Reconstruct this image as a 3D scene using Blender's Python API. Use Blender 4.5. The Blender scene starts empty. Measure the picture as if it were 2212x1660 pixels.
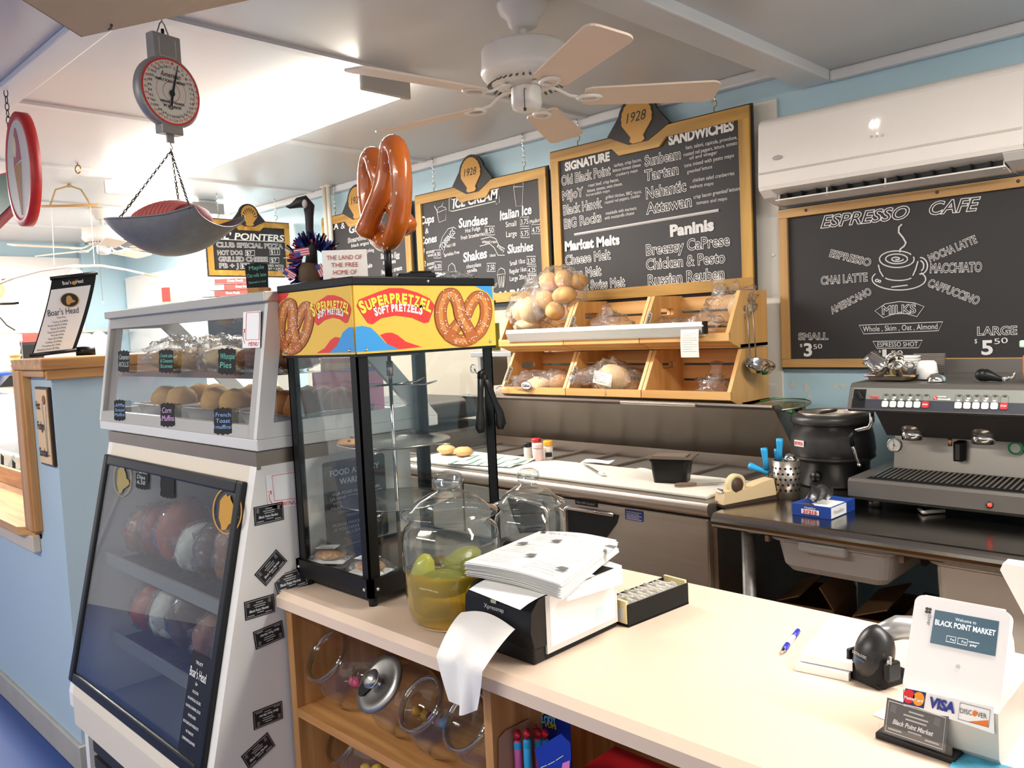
import bpy, bmesh, math, random
from mathutils import Matrix, Vector, noise
PI = math.pi
V = Vector
rnd = random.Random(7)
C = bpy.context.scene.collection
# ---------------------------------------------------------------- camera, world, light, exposure
EYE = V((0, 0, 1.5)); FPX = 1774.42; CX, CY = 1106.0, 830.0
yaw, pitch, roll = -0.777828904, 0.067761024, 0.045812993
_f = V((math.sin(yaw)*math.cos(pitch), math.cos(yaw)*math.cos(pitch), -math.sin(pitch)))
_r0 = V((math.cos(yaw), -math.sin(yaw), 0)); _d0 = _f.cross(_r0)
_r = _r0*math.cos(roll) + _d0*math.sin(roll); _d = -_r0*math.sin(roll) + _d0*math.cos(roll)
cam = bpy.data.objects.new('camera', bpy.data.cameras.new('camera')); C.objects.link(cam)
cam.data.sensor_width = 36; cam.data.lens = FPX/2212*36; cam.data.clip_start = 0.05
R3 = Matrix((_r, -_d, -_f)).transposed()
cam.matrix_world = Matrix.Translation(EYE) @ R3.to_4x4()
bpy.context.scene.camera = cam
sc = bpy.context.scene
sc.view_settings.view_transform = 'Standard'; sc.view_settings.look = 'None'
sc.view_settings.gamma = 1; sc.view_settings.use_curve_mapping = False
sc.view_settings.exposure = 0.28
sc.cycles.transparent_max_bounces = 24; sc.cycles.max_bounces = 10; sc.cycles.sample_clamp_indirect = 6
sc.cycles.caustics_reflective = False; sc.cycles.caustics_refractive = False
w = bpy.data.worlds.new('world'); sc.world = w; w.use_nodes = True
w.node_tree.nodes['Background'].inputs[0].default_value = (1, .965, .93, 1)
w.node_tree.nodes['Background'].inputs[1].default_value = .92
def area(name, loc, size, energy, col=(1, .965, .92), rot=(0, 0, 0)):
    l = bpy.data.lights.new(name, 'AREA'); l.shape = 'RECTANGLE'; l.size, l.size_y = size; l.energy = energy; l.color = col
    o = bpy.data.objects.new(name, l); C.objects.link(o); o.location = loc; o.rotation_euler = rot; return o
TUBES = [  # fluorescent fixtures: x0, x1, y, z of the diffuser, power; the fourth is unseen, added to brighten the far room
    (-5.12, -2.54, 1.97, 2.452, 80), (-0.75, 1.65, 1.62, 2.372, 41), (-6.9, -5.6, 2.72, 2.45, 60), (-8.0, -5.6, 0.9, 2.45, 110), (-3.3, -0.9, -1.0, 2.45, 50)]
for x0, x1, y, z, e in TUBES:
    area('tube_light', ((x0+x1)/2, y, z-.062), (x1-x0-.06, .16), e)
# ---------------------------------------------------------------- pixel rays (2212 x 1660 frame) -> points on real planes
def ray(u, v): return _r*((u-CX)/FPX) + _d*((v-CY)/FPX) + _f
def at_z(u, v, z): d = ray(u, v); return EYE + d*((z-EYE.z)/d.z)
def at_y(u, v, y): d = ray(u, v); return EYE + d*((y-EYE.y)/d.y)
def at_x(u, v, x): d = ray(u, v); return EYE + d*((x-EYE.x)/d.x)
def at_p(u, v, o, n): d = ray(u, v); return EYE + d*((V(o)-EYE).dot(V(n))/d.dot(V(n)))
# ---------------------------------------------------------------- materials
def lin(h):
    if isinstance(h, tuple): return h if len(h) == 4 else (*h, 1)
    h = h.lstrip('#'); c = [int(h[i:i+2], 16)/255 for i in (0, 2, 4)]
    return (*[x/12.92 if x <= .04045 else ((x+.055)/1.055)**2.4 for x in c], 1)
MATS = {}
def mat(name, col, rough=.5, metal=0, var=0, vs=8, bump=0, bs=60, emit=0, coat=0, stretch=None, spec=.5, sss=0):
    if name in MATS: return MATS[name]
    m = bpy.data.materials.new(name); m.use_nodes = True; MATS[name] = m
    nt = m.node_tree; N = nt.nodes; L = nt.links; b = N['Principled BSDF']
    c = lin(col)
    b.inputs['Base Color'].default_value = c; b.inputs['Roughness'].default_value = rough; b.inputs['Metallic'].default_value = metal
    b.inputs['Specular IOR Level'].default_value = spec; b.inputs['Coat Weight'].default_value = coat
    if emit:
        b.inputs['Emission Color'].default_value = c; b.inputs['Emission Strength'].default_value = emit
    if var or bump:
        tc = N.new('ShaderNodeTexCoord'); mp = N.new('ShaderNodeMapping'); L.new(tc.outputs['Object'], mp.inputs[0])
        if stretch: mp.inputs['Scale'].default_value = stretch
    if var:
        nz = N.new('ShaderNodeTexNoise'); nz.inputs['Scale'].default_value = vs; nz.inputs['Detail'].default_value = 5; L.new(mp.outputs[0], nz.inputs[0])
        mx = N.new('ShaderNodeMix'); mx.data_type = 'RGBA'; L.new(nz.outputs[0], mx.inputs[0])
        mx.inputs[6].default_value = tuple(max(0, x*(1-var)) for x in c[:3])+(1,); mx.inputs[7].default_value = tuple(min(1, x*(1+var)) for x in c[:3])+(1,)
        L.new(mx.outputs[2], b.inputs['Base Color'])
    if bump:
        n2 = N.new('ShaderNodeTexNoise'); n2.inputs['Scale'].default_value = bs; n2.inputs['Detail'].default_value = 4; L.new(mp.outputs[0], n2.inputs[0])
        bp = N.new('ShaderNodeBump'); bp.inputs['Strength'].default_value = bump; bp.inputs['Distance'].default_value = .004; L.new(n2.outputs[0], bp.inputs['Height']); L.new(bp.outputs[0], b.inputs['Normal'])
    return m
def wood(name, c1, c2, axis='x', scale=14, rough=.45, ring=0, dist=.6):
    if name in MATS: return MATS[name]
    m = bpy.data.materials.new(name); m.use_nodes = True; MATS[name] = m
    nt = m.node_tree; N = nt.nodes; L = nt.links; b = N['Principled BSDF']; b.inputs['Roughness'].default_value = rough
    tc = N.new('ShaderNodeTexCoord'); mp = N.new('ShaderNodeMapping'); L.new(tc.outputs['Object'], mp.inputs[0])
    s = [scale]*3; s['xyz'.index(axis)] = scale*.07; mp.inputs['Scale'].default_value = s
    nz = N.new('ShaderNodeTexNoise'); nz.inputs['Scale'].default_value = 1.6; nz.inputs['Detail'].default_value = 8; nz.inputs['Distortion'].default_value = dist; L.new(mp.outputs[0], nz.inputs[0])
    src = nz.outputs[0]
    if ring:
        wv = N.new('ShaderNodeTexWave'); wv.wave_type = 'RINGS'; wv.inputs['Scale'].default_value = ring; wv.inputs['Distortion'].default_value = 4; wv.inputs['Detail'].default_value = 2; L.new(mp.outputs[0], wv.inputs[0])
        mm = N.new('ShaderNodeMath'); mm.operation = 'MULTIPLY_ADD'; mm.inputs[1].default_value = .35; L.new(wv.outputs[1], mm.inputs[0]); m3 = N.new('ShaderNodeMath'); m3.operation = 'MULTIPLY'; m3.inputs[1].default_value = .65; L.new(src, m3.inputs[0]); L.new(m3.outputs[0], mm.inputs[2]); src = mm.outputs[0]
    cr = N.new('ShaderNodeValToRGB'); cr.color_ramp.elements[0].position = .3; cr.color_ramp.elements[1].position = .7
    cr.color_ramp.elements[0].color = lin(c1); cr.color_ramp.elements[1].color = lin(c2); L.new(src, cr.inputs[0]); L.new(cr.outputs[0], b.inputs['Base Color'])
    return m
def film(name, tint=(1, 1, 1), refl=.9, rough=.04, haze=0, hazecol='#ffffff', bump=0, bs=25, ior=1.45, fac=1.0):
    """thin clear sheet: transparent + fresnel gloss (+ a little diffuse haze)"""
    if name in MATS: return MATS[name]
    m = bpy.data.materials.new(name); m.use_nodes = True; MATS[name] = m
    nt = m.node_tree; N = nt.nodes; L = nt.links; N.remove(N['Principled BSDF']); out = N['Material Output']
    tr = N.new('ShaderNodeBsdfTransparent'); tr.inputs[0].default_value = (*tint, 1)
    gl = N.new('ShaderNodeBsdfGlossy'); gl.inputs['Roughness'].default_value = rough; gl.inputs[0].default_value = (refl, refl, refl, 1)
    fr = N.new('ShaderNodeLayerWeight'); fr.inputs[0].default_value = .5
    if bump:
        tc = N.new('ShaderNodeTexCoord'); nz = N.new('ShaderNodeTexNoise'); nz.inputs['Scale'].default_value = bs; nz.inputs['Detail'].default_value = 3; nz.inputs['Distortion'].default_value = 1; L.new(tc.outputs['Object'], nz.inputs[0])
        bp = N.new('ShaderNodeBump'); bp.inputs['Strength'].default_value = bump; bp.inputs['Distance'].default_value = .02; L.new(nz.outputs[0], bp.inputs['Height']); L.new(bp.outputs[0], gl.inputs['Normal']); L.new(bp.outputs[0], fr.inputs['Normal'])
    pw = N.new('ShaderNodeMath'); pw.operation = 'POWER'; pw.inputs[1].default_value = 4.5; L.new(fr.outputs['Facing'], pw.inputs[0])
    f0 = ((ior-1)/(ior+1))**2; sk = N.new('ShaderNodeMath'); sk.operation = 'MULTIPLY_ADD'; sk.inputs[1].default_value = 1-f0; sk.inputs[2].default_value = f0; L.new(pw.outputs[0], sk.inputs[0])
    base = tr.outputs[0]
    if haze:
        df = N.new('ShaderNodeBsdfDiffuse'); df.inputs[0].default_value = lin(hazecol); mh = N.new('ShaderNodeMixShader'); mh.inputs[0].default_value = haze
        L.new(tr.outputs[0], mh.inputs[1]); L.new(df.outputs[0], mh.inputs[2]); base = mh.outputs[0]
    ms = N.new('ShaderNodeMixShader')
    mu = N.new('ShaderNodeMath'); mu.operation = 'MULTIPLY'; mu.inputs[1].default_value = fac; mu.use_clamp = True; L.new(sk.outputs[0], mu.inputs[0])
    L.new(mu.outputs[0], ms.inputs[0]); L.new(base, ms.inputs[1]); L.new(gl.outputs[0], ms.inputs[2]); L.new(ms.outputs[0], out.inputs[0])
    return m
# ---------------------------------------------------------------- mesh builder (world coordinates; s.M is the current local frame)
def F(o, ex, ey=None, ez=None):
    ex = V(ex).normalized()
    if ey is None: ey = V(ez).cross(ex)
    ey = V(ey).normalized(); ez = ex.cross(ey).normalized(); ey = ez.cross(ex)
    m = Matrix((ex, ey, ez)).transposed().to_4x4(); m.translation = V(o); return m
I4 = Matrix.Identity(4)
class MB:
    def __init__(s, M=None): s.v = []; s.f = []; s.m = []; s.s = []; s.mats = []; s.M = M or I4
    def mi(s, mt):
        if mt not in s.mats: s.mats.append(mt)
        return s.mats.index(mt)
    def add(s, vs, fs, mt, smooth=False, M=None):
        T = s.M @ M if M is not None else s.M
        o = len(s.v); s.v += [T @ V(p) for p in vs]; k = s.mi(mt)
        for f in fs: s.f.append([i+o for i in f]); s.m.append(k); s.s.append(smooth)
        return s
    def quad(s, a, b, c, d, mt): return s.add([a, b, c, d], [(0, 1, 2, 3)], mt)
    def box(s, c, sz, mt, bev=0, M=None, seg=2):
        if not bev:
            x, y, z = sz[0]/2, sz[1]/2, sz[2]/2
            vs = [(c[0]+i*x, c[1]+j*y, c[2]+k*z) for i in (-1, 1) for j in (-1, 1) for k in (-1, 1)]
            return s.add(vs, [(0, 1, 3, 2), (4, 6, 7, 5), (0, 4, 5, 1), (2, 3, 7, 6), (0, 2, 6, 4), (1, 5, 7, 3)], mt, M=M)
        bm = bmesh.new(); bmesh.ops.create_cube(bm, size=1)
        for q in bm.verts: q.co = V((q.co.x*sz[0], q.co.y*sz[1], q.co.z*sz[2]))
        bmesh.ops.bevel(bm, geom=bm.edges[:], offset=min(bev, min(sz)*.49), segments=seg, affect='EDGES', profile=.5)
        bm.verts.ensure_lookup_table()
        s.add([q.co + V(c) for q in bm.verts], [[q.index for q in f.verts] for f in bm.faces], mt, smooth=seg > 1 and False, M=M); bm.free(); return s
    def bb(s, x0, x1, y0, y1, z0, z1, mt, bev=0, seg=2): return s.box(((x0+x1)/2, (y0+y1)/2, (z0+z1)/2), (abs(x1-x0), abs(y1-y0), abs(z1-z0)), mt, bev, None, seg)
    def tube(s, pts, r, mt, n=8, closed=False, caps=True, flat=1, M=None):
        pts = [V(p) for p in pts]; k = len(pts); rs = r if isinstance(r, (list, tuple)) else [r]*k
        up = None; vs = []
        for i, p in enumerate(pts):
            a = pts[(i-1) % k] if closed or i else p; b = pts[(i+1) % k] if closed or i < k-1 else p
            t = (b-a); t = t.normalized() if t.length > 1e-9 else V((0, 0, 1))
            if up is None:
                up = V((0, 0, 1)) if abs(t.z) < .9 else V((1, 0, 0))
            sd = t.cross(up); sd = sd.normalized() if sd.length > 1e-6 else t.orthogonal().normalized(); up = sd.cross(t).normalized()
            for j in range(n): an = 2*PI*j/n; vs.append(p + sd*(math.cos(an)*rs[i]) + up*(math.sin(an)*rs[i]*flat))
        fs = []
        for i in range(k if closed else k-1):
            for j in range(n):
                a = i*n+j; b = i*n+(j+1) % n; c = ((i+1) % k)*n+(j+1) % n; d = ((i+1) % k)*n+j; fs.append((a, b, c, d))
        if caps and not closed: fs += [list(range(n))[::-1], list(range((k-1)*n, k*n))]
        return s.add(vs, fs, mt, n > 5, M)
    def cyl(s, p0, p1, r, mt, n=20, r1=None, caps=True, M=None): return s.tube([p0, p1], [r, r if r1 is None else r1], mt, n, False, caps, 1, M)
    def lathe(s, prof, mt, n=28, M=None, closed=False):
        vs = []; k = len(prof)
        for r, z in prof:
            for j in range(n): a = 2*PI*j/n; vs.append((r*math.cos(a), r*math.sin(a), z))
        fs = []
        for i in range(k if closed else k-1):
            for j in range(n): fs.append((i*n+j, i*n+(j+1) % n, ((i+1) % k)*n+(j+1) % n, ((i+1) % k)*n+j))
        return s.add(vs, fs, mt, True, M)
    def prism(s, poly, d, mt, M=None, smooth=False):
        """polygon in local xy extruded along local z from 0 to d"""
        k = len(poly); vs = [(x, y, 0) for x, y in poly]+[(x, y, d) for x, y in poly]
        fs = [list(range(k))[::-1], list(range(k, 2*k))]+[(i, (i+1) % k, k+(i+1) % k, k+i) for i in range(k)]
        return s.add(vs, fs, mt, smooth, M)
    def plate(s, outer, holes, d, mt, M=None):
        """flat plate with holes, local xy, thickness d along z"""
        cu = bpy.data.curves.new('t', 'CURVE'); cu.dimensions = '2D'; cu.fill_mode = 'BOTH'; cu.extrude = d/2
        for pl in [outer]+list(holes):
            sp = cu.splines.new('POLY'); sp.points.add(len(pl)-1); sp.use_cyclic_u = True
            for q, p in zip(sp.points, pl): q.co = (p[0], p[1], 0, 1)
        vs, fs = grab(cu); return s.add([(x, y, z+d/2) for x, y, z in vs], fs, mt, False, M)
    def sph(s, c, r, mt, n=16, m=10, M=None, f=None):
        r = (r, r, r) if not isinstance(r, (tuple, list)) else r
        vs = []
        for i in range(m+1):
            a = PI*i/m
            for j in range(n):
                b = 2*PI*j/n; p = V((math.sin(a)*math.cos(b), math.sin(a)*math.sin(b), math.cos(a)))
                k = f(p) if f else 1
                vs.append((c[0]+p.x*r[0]*k, c[1]+p.y*r[1]*k, c[2]+p.z*r[2]*k))
        fs = [(i*n+j, (i+1)*n+j, (i+1)*n+(j+1) % n, i*n+(j+1) % n) for i in range(m) for j in range(n)]
        return s.add(vs, fs, mt, True, M)
    def blob(s, c, r, mt, amp=.15, fr=1.5, seed=0, n=28, m=18, sharp=False, M=None):
        def f(p):
            q = p*fr + V((seed*3.1, seed*1.7, seed*.9)); k = noise.noise(q)+.5*noise.noise(q*2.1)
            if sharp: k = abs(k)*2-.6+.4*noise.noise(q*4.3)
            return 1+amp*k
        return s.sph(c, r, mt, n, m, M, f)
    def grid(s, fn, nu, nv, mt, smooth=True, M=None):
        vs = [fn(i/nu, j/nv) for j in range(nv+1) for i in range(nu+1)]; q = nu+1
        return s.add(vs, [(j*q+i, j*q+i+1, (j+1)*q+i+1, (j+1)*q+i) for j in range(nv) for i in range(nu)], mt, smooth, M)
    def line(s, pts, wd, mt, M=None, h=.0012, closed=False):
        """chalk / ink line: flat-ish tube lying on local z=0"""
        return s.tube([(p[0], p[1], h*.5) for p in pts], wd/2, mt, 4, closed, True, .25, M)
    def text(s, t, p0, p1, h, mt, mode='fill', shear=0, nrm=None, lift=.0008):
        """lettering on a plane: baseline p0-p1, cap height h"""
        vs, fs, x0, x1 = glyphs(t, mode, shear); p0 = V(p0); p1 = V(p1); ex = (p1-p0)
        Lh = ex.length; ex.normalize(); nrm = V(nrm).normalized(); ey = nrm.cross(ex); ey.normalize()
        kx = Lh/max(1e-6, x1-x0); ky = h/CAP
        k = s.M; s.M = I4; s.add([p0 + ex*((x-x0)*kx) + ey*(y*ky) + nrm*(lift+z*.05*ky) for x, y, z in vs], fs, mt); s.M = k; return s
    def build(s, name, parent=None, loc=None, shade=None):
        me = bpy.data.meshes.new(name)
        if parent is not None: inv = RT[parent.name].inverted()
        else:
            if loc is None:
                xs = [p.x for p in s.v]; ys = [p.y for p in s.v]; zs = [p.z for p in s.v]
                loc = V(((min(xs)+max(xs))/2, (min(ys)+max(ys))/2, min(zs)))
            inv = Matrix.Translation(-V(loc))
        me.from_pydata([inv @ p for p in s.v], [], s.f)
        for mt in s.mats: me.materials.append(mt)
        me.polygons.foreach_set('material_index', s.m); me.polygons.foreach_set('use_smooth', s.s); me.update()
        o = bpy.data.objects.new(name, me); C.objects.link(o)
        if parent is not None: o.parent = parent; RT[o.name] = RT[parent.name]
        else: o.location = loc; RT[o.name] = Matrix.Translation(V(loc))
        return o
RT = {}
def grab(cu):
    o = bpy.data.objects.new('t', cu); me = bpy.data.meshes.new_from_object(o)
    vs = [tuple(q.co) for q in me.vertices]; fs = [list(p.vertices) for p in me.polygons]
    bpy.data.objects.remove(o); bpy.data.meshes.remove(me); bpy.data.curves.remove(cu); return vs, fs
_gc = {}
def glyphs(t, mode, shear):
    k = (t, mode, shear)
    if k in _gc: return _gc[k]
    cu = bpy.data.curves.new('t', 'FONT'); cu.body = t; cu.size = 1; cu.shear = shear; cu.resolution_u = 3
    if mode == 'outline': cu.fill_mode = 'NONE'; cu.bevel_depth = .022; cu.bevel_resolution = 0; cu.offset = .02
    elif mode == 'bold': cu.offset = .028
    elif mode == 'fat': cu.offset = .05
    elif mode == 'thin': cu.offset = -.012
    vs, fs = grab(cu)
    xs = [v[0] for v in vs] or [0, 1]
    _gc[k] = (vs, fs, min(xs), max(xs)); return _gc[k]
CAP = 1.0
CAP = max(v[1] for v in glyphs('H', 'fill', 0)[0])
class Px:
    """zoomed-crop pixel -> point on the plane (o, n)"""
    def __init__(s, ox, oy, k, o, n): s.a = (ox, oy, k, V(o), V(n).normalized()); s.n = s.a[4]
    def __call__(s, x, y): ox, oy, k, o, n = s.a; return at_p(ox+x/k, oy+y/k, o, n)
    def text(s, mb, t, x0, y0, x1, y1, h, mt, mode='fill', shear=0):
        p0 = s(x0, y0); p1 = s(x1, y1); pt = s(x0, y0-h); mb.text(t, p0, p1, (pt-p0).length*.98, mt, mode, shear, s.n, .0018)
    def line(s, mb, pts, wd, mt, closed=False):
        pp = [s(*p) + s.n*.001 for p in pts]; k = mb.M; mb.M = I4; mb.tube(pp, wd/2, mt, 4, closed); mb.M = k
    def rect(s, mb, x0, y0, x1, y1, wd, mt): s.line(mb, [(x0, y0+2), (x1, y0), (x1+2, y1), (x0+1, y1+2)], wd, mt, True)
# ---------------------------------------------------------------- things
def tag(o, label, cat, group=None, kind=None):
    o['label'] = label; o['category'] = cat
    if group: o['group'] = group
    if kind: o['kind'] = kind
    return o
def thing(name, label, cat, loc, group=None, rot=0):
    o = bpy.data.objects.new(name, None); o.empty_display_size = .05; C.objects.link(o); o.location = V(loc); o.rotation_euler = (0, 0, rot)
    RT[o.name] = Matrix.Translation(V(loc)) @ Matrix.Rotation(rot, 4, 'Z'); return tag(o, label, cat, group)
def struct(o): o['kind'] = 'structure'; return o
def dup(root, loc, rot=0, label=None, group=None):
    r = root.copy(); C.objects.link(r); r.location = V(loc); r.rotation_euler = (0, 0, rot)
    if label: r['label'] = label
    if group: r['group'] = group
    RT[r.name] = Matrix.Translation(V(loc)) @ Matrix.Rotation(rot, 4, 'Z')
    def kids(a, b):
        for ch in [c for c in a.children]:
            c = ch.copy(); C.objects.link(c); c.parent = b; kids(ch, c)
    kids(root, r); return r
def arc(cx, cy, rx, ry, a0, a1, n=24): return [(cx+rx*math.cos(a0+(a1-a0)*i/n), cy+ry*math.sin(a0+(a1-a0)*i/n)) for i in range(n+1)]
def rrect(x0, y0, x1, y1, r, n=5):
    o = []
    for cx, cy, a in ((x1-r, y0+r, -PI/2), (x1-r, y1-r, 0), (x0+r, y1-r, PI/2), (x0+r, y0+r, PI)): o += arc(cx, cy, r, r, a, a+PI/2, n)
    return o
def chain(mb, p0, p1, mt, ll=.022, wr=.0013, n=None):
    p0 = V(p0); p1 = V(p1); d = p1-p0; k = n or max(2, int(d.length/(ll*.8))); t = d.normalized(); a = t.orthogonal().normalized(); b = t.cross(a)
    st = d.length/k
    for i in range(k):
        c = p0+t*(st*(i+.5)); s = a if i % 2 else b
        mb.tube([c + t*(math.cos(q)*st*.62) + s*(math.sin(q)*st*.3) for q in [2*PI*j/8 for j in range(8)]], wr, mt, 4, True)
def lerp(a, b, t): return a+(b-a)*t
# shared materials
white = mat('white_paint', '#e8e6e2', .45); black = mat('black_plastic', '#0d0d0d', .4, spec=.35); blackm = mat('black_matte', '#121212', .65, spec=.3)
steel = mat('stainless_steel', '#b3a89d', .34, .9, var=.12, vs=3, bump=.05, bs=40, stretch=(1, 18, 18)); steel_d = mat('worn_stainless', '#8c8176', .36, .85, var=.15, vs=4)
chrome = mat('chrome', '#d8d6d2', .1, 1); alu = mat('aluminium_trim', '#c9c7c3', .38, .85); dgrey = mat('dark_grey_metal', '#55524f', .42, .6)
paper = mat('white_paper', '#f3f2ee', .8); paper2 = mat('grey_print', '#b9b8b6', .8); ink = mat('black_ink', '#1c1b1d', .7); chalk = mat('white_chalk', '#dcdad8', .9); board_m = mat('chalkboard', '#262425', .6, var=.18, vs=5)
gold = wood('gold_stained_wood', '#8a6222', '#c99b45', 'x', 10, .5); gold_v = wood('gold_stained_wood_upright', '#8a6222', '#c99b45', 'z', 10, .5); goldp = mat('gold_paint', '#b98a3e', .5, var=.1)
oak = wood('oak', '#a06a38', '#cf9a5e', 'z', 22); oakx = wood('oak_lengthwise', '#a06a38', '#cf9a5e', 'x', 22); oaky = wood('oak_crosswise', '#a06a38', '#cf9a5e', 'y', 22)
pine = wood('pine_x', '#cf9350', '#e6b673', 'x', 9, .5, ring=.8); piney = wood('pine_y', '#cf9350', '#e6b673', 'z', 5, .5, dist=1.5)
blue_wall = mat('light_blue_paint', '#b2d0dd', .5, var=.03, vs=2, bump=.04, bs=120); glass = film('clear_glass', (.97, .98, .98)); jarglass = film('jar_glass', (.93, .965, .96), ior=1.55, fac=1.4, rough=.03, haze=.025, hazecol='#dfe9e7')
wrap = film('clear_wrap', (.97, .97, .97), 1.0, .14, haze=.05, bump=.9, bs=30, ior=1.45, fac=1.2); red = mat('red_print', '#d8362f', .5); yellow = mat('yellow_print', '#f2c32b', .5); bluep = mat('blue_print', '#2b7fc4', .5)
# ================================================================ SETTING
floor_m = mat('blue_floor', '#083c84', .32, var=.12, vs=5, bump=.05, bs=30)
ceil_m = mat('ceiling_paint', '#c6c8ca', .33, var=.03, vs=2, bump=.03, bs=90); trim_m = mat('ceiling_trim_paint', '#d2d4d6', .35); panel_w = mat('white_wall_panel', '#eeece8', .3)
BEAM0, BEAM1 = -1.47, -1.345
m = MB(); m.bb(-9, 3, -6, 1.0, -.06, 0, floor_m); m.bb(-9, 3, 1.0, 6, -.06, 0, mat('brown_tile', '#7d6a5a', .5, var=.1, vs=6)); struct(m.build('floor'))
m = MB(); m.bb(-9, BEAM0, -3, 6, 2.5, 2.56, ceil_m); m.bb(BEAM1, 3, -3, 3.3, 2.425, 2.56, ceil_m); struct(m.build('ceiling'))
m = MB(); m.bb(-9, 3, 3.2, 3.3, 0, 2.56, blue_wall)
for u, v, r in ((1712, 832, .011), (1742, 838, .014), (1748, 858, .008), (1806, 833, .010), (1822, 836, .012)):
    c_ = at_y(u, v, 3.1995); m.M = F(c_, (1, 0, 0), (0, 0, 1)); m.prism([(r*(1+.4*math.sin(3*a+u))*math.cos(a), r*1.2*(1+.3*math.cos(2*a+v))*math.sin(a)) for a in [i*PI/7 for i in range(14)]], .0008, mat('chipped_plaster', '#c9ccc8', .8)); m.M = I4
struct(m.build('wall_back'))
m = MB(); m.bb(-8.65, -8.53, -3, 3.2, 0, 2.5, blue_wall); m.bb(-8.53, -8.50, -3, 2.8, 0, 2.36, panel_w); m.bb(-8.53, -8.45, 2.8, 3.2, 0, 2.5, blue_wall); struct(m.build('wall_left'))
m = MB()
for y in (-1.5, -.3, .9, 2.1): m.bb(-8.5, -8.49, y-.012, y+.012, 0, 2.36, white)
struct(m.build('trim_1'))
m = MB(); m.bb(BEAM0, BEAM1, -3, 3.2, 2.388, 2.56, trim_m, .006); struct(m.build('trim_2'))      # ceiling beam
for i, x in enumerate((-2.54, -3.74, -4.94, -6.14, -7.34)):
    m = MB(); m.bb(x-.02, x+.02, -3, 3.2, 2.488, 2.5, trim_m); struct(m.build('trim_%d' % (3+i)))
m = MB(); m.bb(-8.5, BEAM0, .93, 1.035, 2.478, 2.5, trim_m, .004); struct(m.build('trim_8'))
m = MB(); m.bb(-8.5, BEAM0, 3.155, 3.2, 2.455, 2.5, trim_m, .008); m.bb(BEAM1, 3, 3.16, 3.2, 2.385, 2.425, trim_m, .008); struct(m.build('trim_9'))
p = at_y(1660, 240, 3.19); m = MB(); m.bb(-1.70, -1.572, 3.185, 3.2, 0, 2.375, mat('cream_panel', '#d9d5cb', .5), .003)
for z in (.4, 1.1, 1.75, 2.25): m.sph((-1.6, 3.184, z), .008, white, 8, 6)
struct(m.build('trim_10'))
m = MB(); m.bb(-8.4, -5.9, 3.17, 3.2, 0, 2.14, panel_w); m.bb(-8.4, -5.9, 3.165, 3.2, 2.14, 2.165, white); struct(m.build('trim_11'))
m = MB(); m.bb(-8.65, 3, -6.1, -6, 0, 1.0, blue_wall); struct(m.build('wall_street_side'))
m = MB(); m.bb(-5.2, -2.86, 3.188, 3.2, .86, 1.62, mat('beige_panel', '#bdb2a0', .5)); struct(m.build('trim_13'))
# stub wall with the serving opening
bw2 = mat('blue_grey_paint', '#acc0ca', .5, var=.03, vs=2, bump=.03, bs=120)
m = MB(); m.bb(-3.36, -3.10, .9, 1.45, 0, 1.43, bw2); m.bb(-8.5, -3.36, .9, 1.0, 0, .80, bw2); m.bb(-3.12, -3.10, .92, 3.1, 0, 1.43, bw2) if False else None; struct(m.build('wall_front'))
m = MB(); m.bb(-8.5, -3.10, .885, .9, 0, .10, mat('grey_baseboard', '#a9a59c', .5, var=.15, vs=12), .003); m.bb(-3.10, -3.085, .885, 1.45, 0, .10, mat('grey_baseboard', '#a9a59c'), .003); struct(m.build('baseboard_front'))
m = MB(); m.bb(-3.43, -3.075, .865, 1.50, 1.43, 1.47, oaky, .005); m.bb(-3.415, -3.10, .875, .9, 1.405, 1.43, oakx, .004); m.bb(-3.1, -3.085, .88, 1.46, 1.395, 1.432, oaky, .004)
m.bb(-3.43, -3.345, .865, 1.46, .835, 1.43, oak, .006); m.bb(-3.352, -3.335, .872, .9, .835, 1.43, oak, .003); struct(m.build('trim_12'))
t = thing('serving_shelf', 'oak serving shelf with a clipped corner in the opening of the blue wall', 'shelf', (-4.6, .9, .81))
m = MB(); q = .845; m.prism([(-6.5, .845), (-3.46, .845), (-3.39, .885), (-3.38, 1.12), (-6.5, 1.12)], .03, oakx, Matrix.Translation((0, 0, q-.03))); m.build('shelf_board', t)
m = MB(); m.bb(-6.5, -3.43, 1.10, 1.12, q, q+.085, oakx, .003); m.build('backstop', t)
m = MB(); m.bb(-6.5, -3.38, .872, .9, .75, q-.03, mat('beige_paint', '#c9b8a4', .5), .004); m.build('apron', t)
# enamel sign on the stub wall
t = thing('wall_sign', 'small framed hot fudge sundae sign on the blue wall under the oak trim', 'sign', (-3.2, .9, 1.09))
a = at_y(76, 836, .89); b = at_y(118, 1010, .89); x0, x1, z0, z1 = a.x, b.x, b.z, a.z
tanp = mat('tan_enamel', '#d8b283', .4, var=.06)
m = MB(); m.bb(x0, x1, .888, .9, z0, z1, mat('dark_bronze', '#3a2a1c', .4, .5), .003); m.build('frame', t)
m = MB(); m.bb(x0+.008, x1-.008, .885, .889, z0+.008, z1-.008, tanp); m.build('face', t)
m = MB(); w_ = x1-x0
for s_, fz in (('Hot', .72), ('Fudge', .46), ('Sundae', .12)): m.text(s_, (x0+.012, .884, z0+(z1-z0)*fz), (x0+.012+w_*(.30 if s_ == 'Hot' else .5 if s_ == 'Fudge' else .62), .884, z0+(z1-z0)*fz), (z1-z0)*.1, ink, 'bold', 0, (0, -1, 0))
xg = x0+w_*.72
m.M = F((xg, .884, z0+(z1-z0)*.5), (1, 0, 0), (0, 0, 1))
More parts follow.
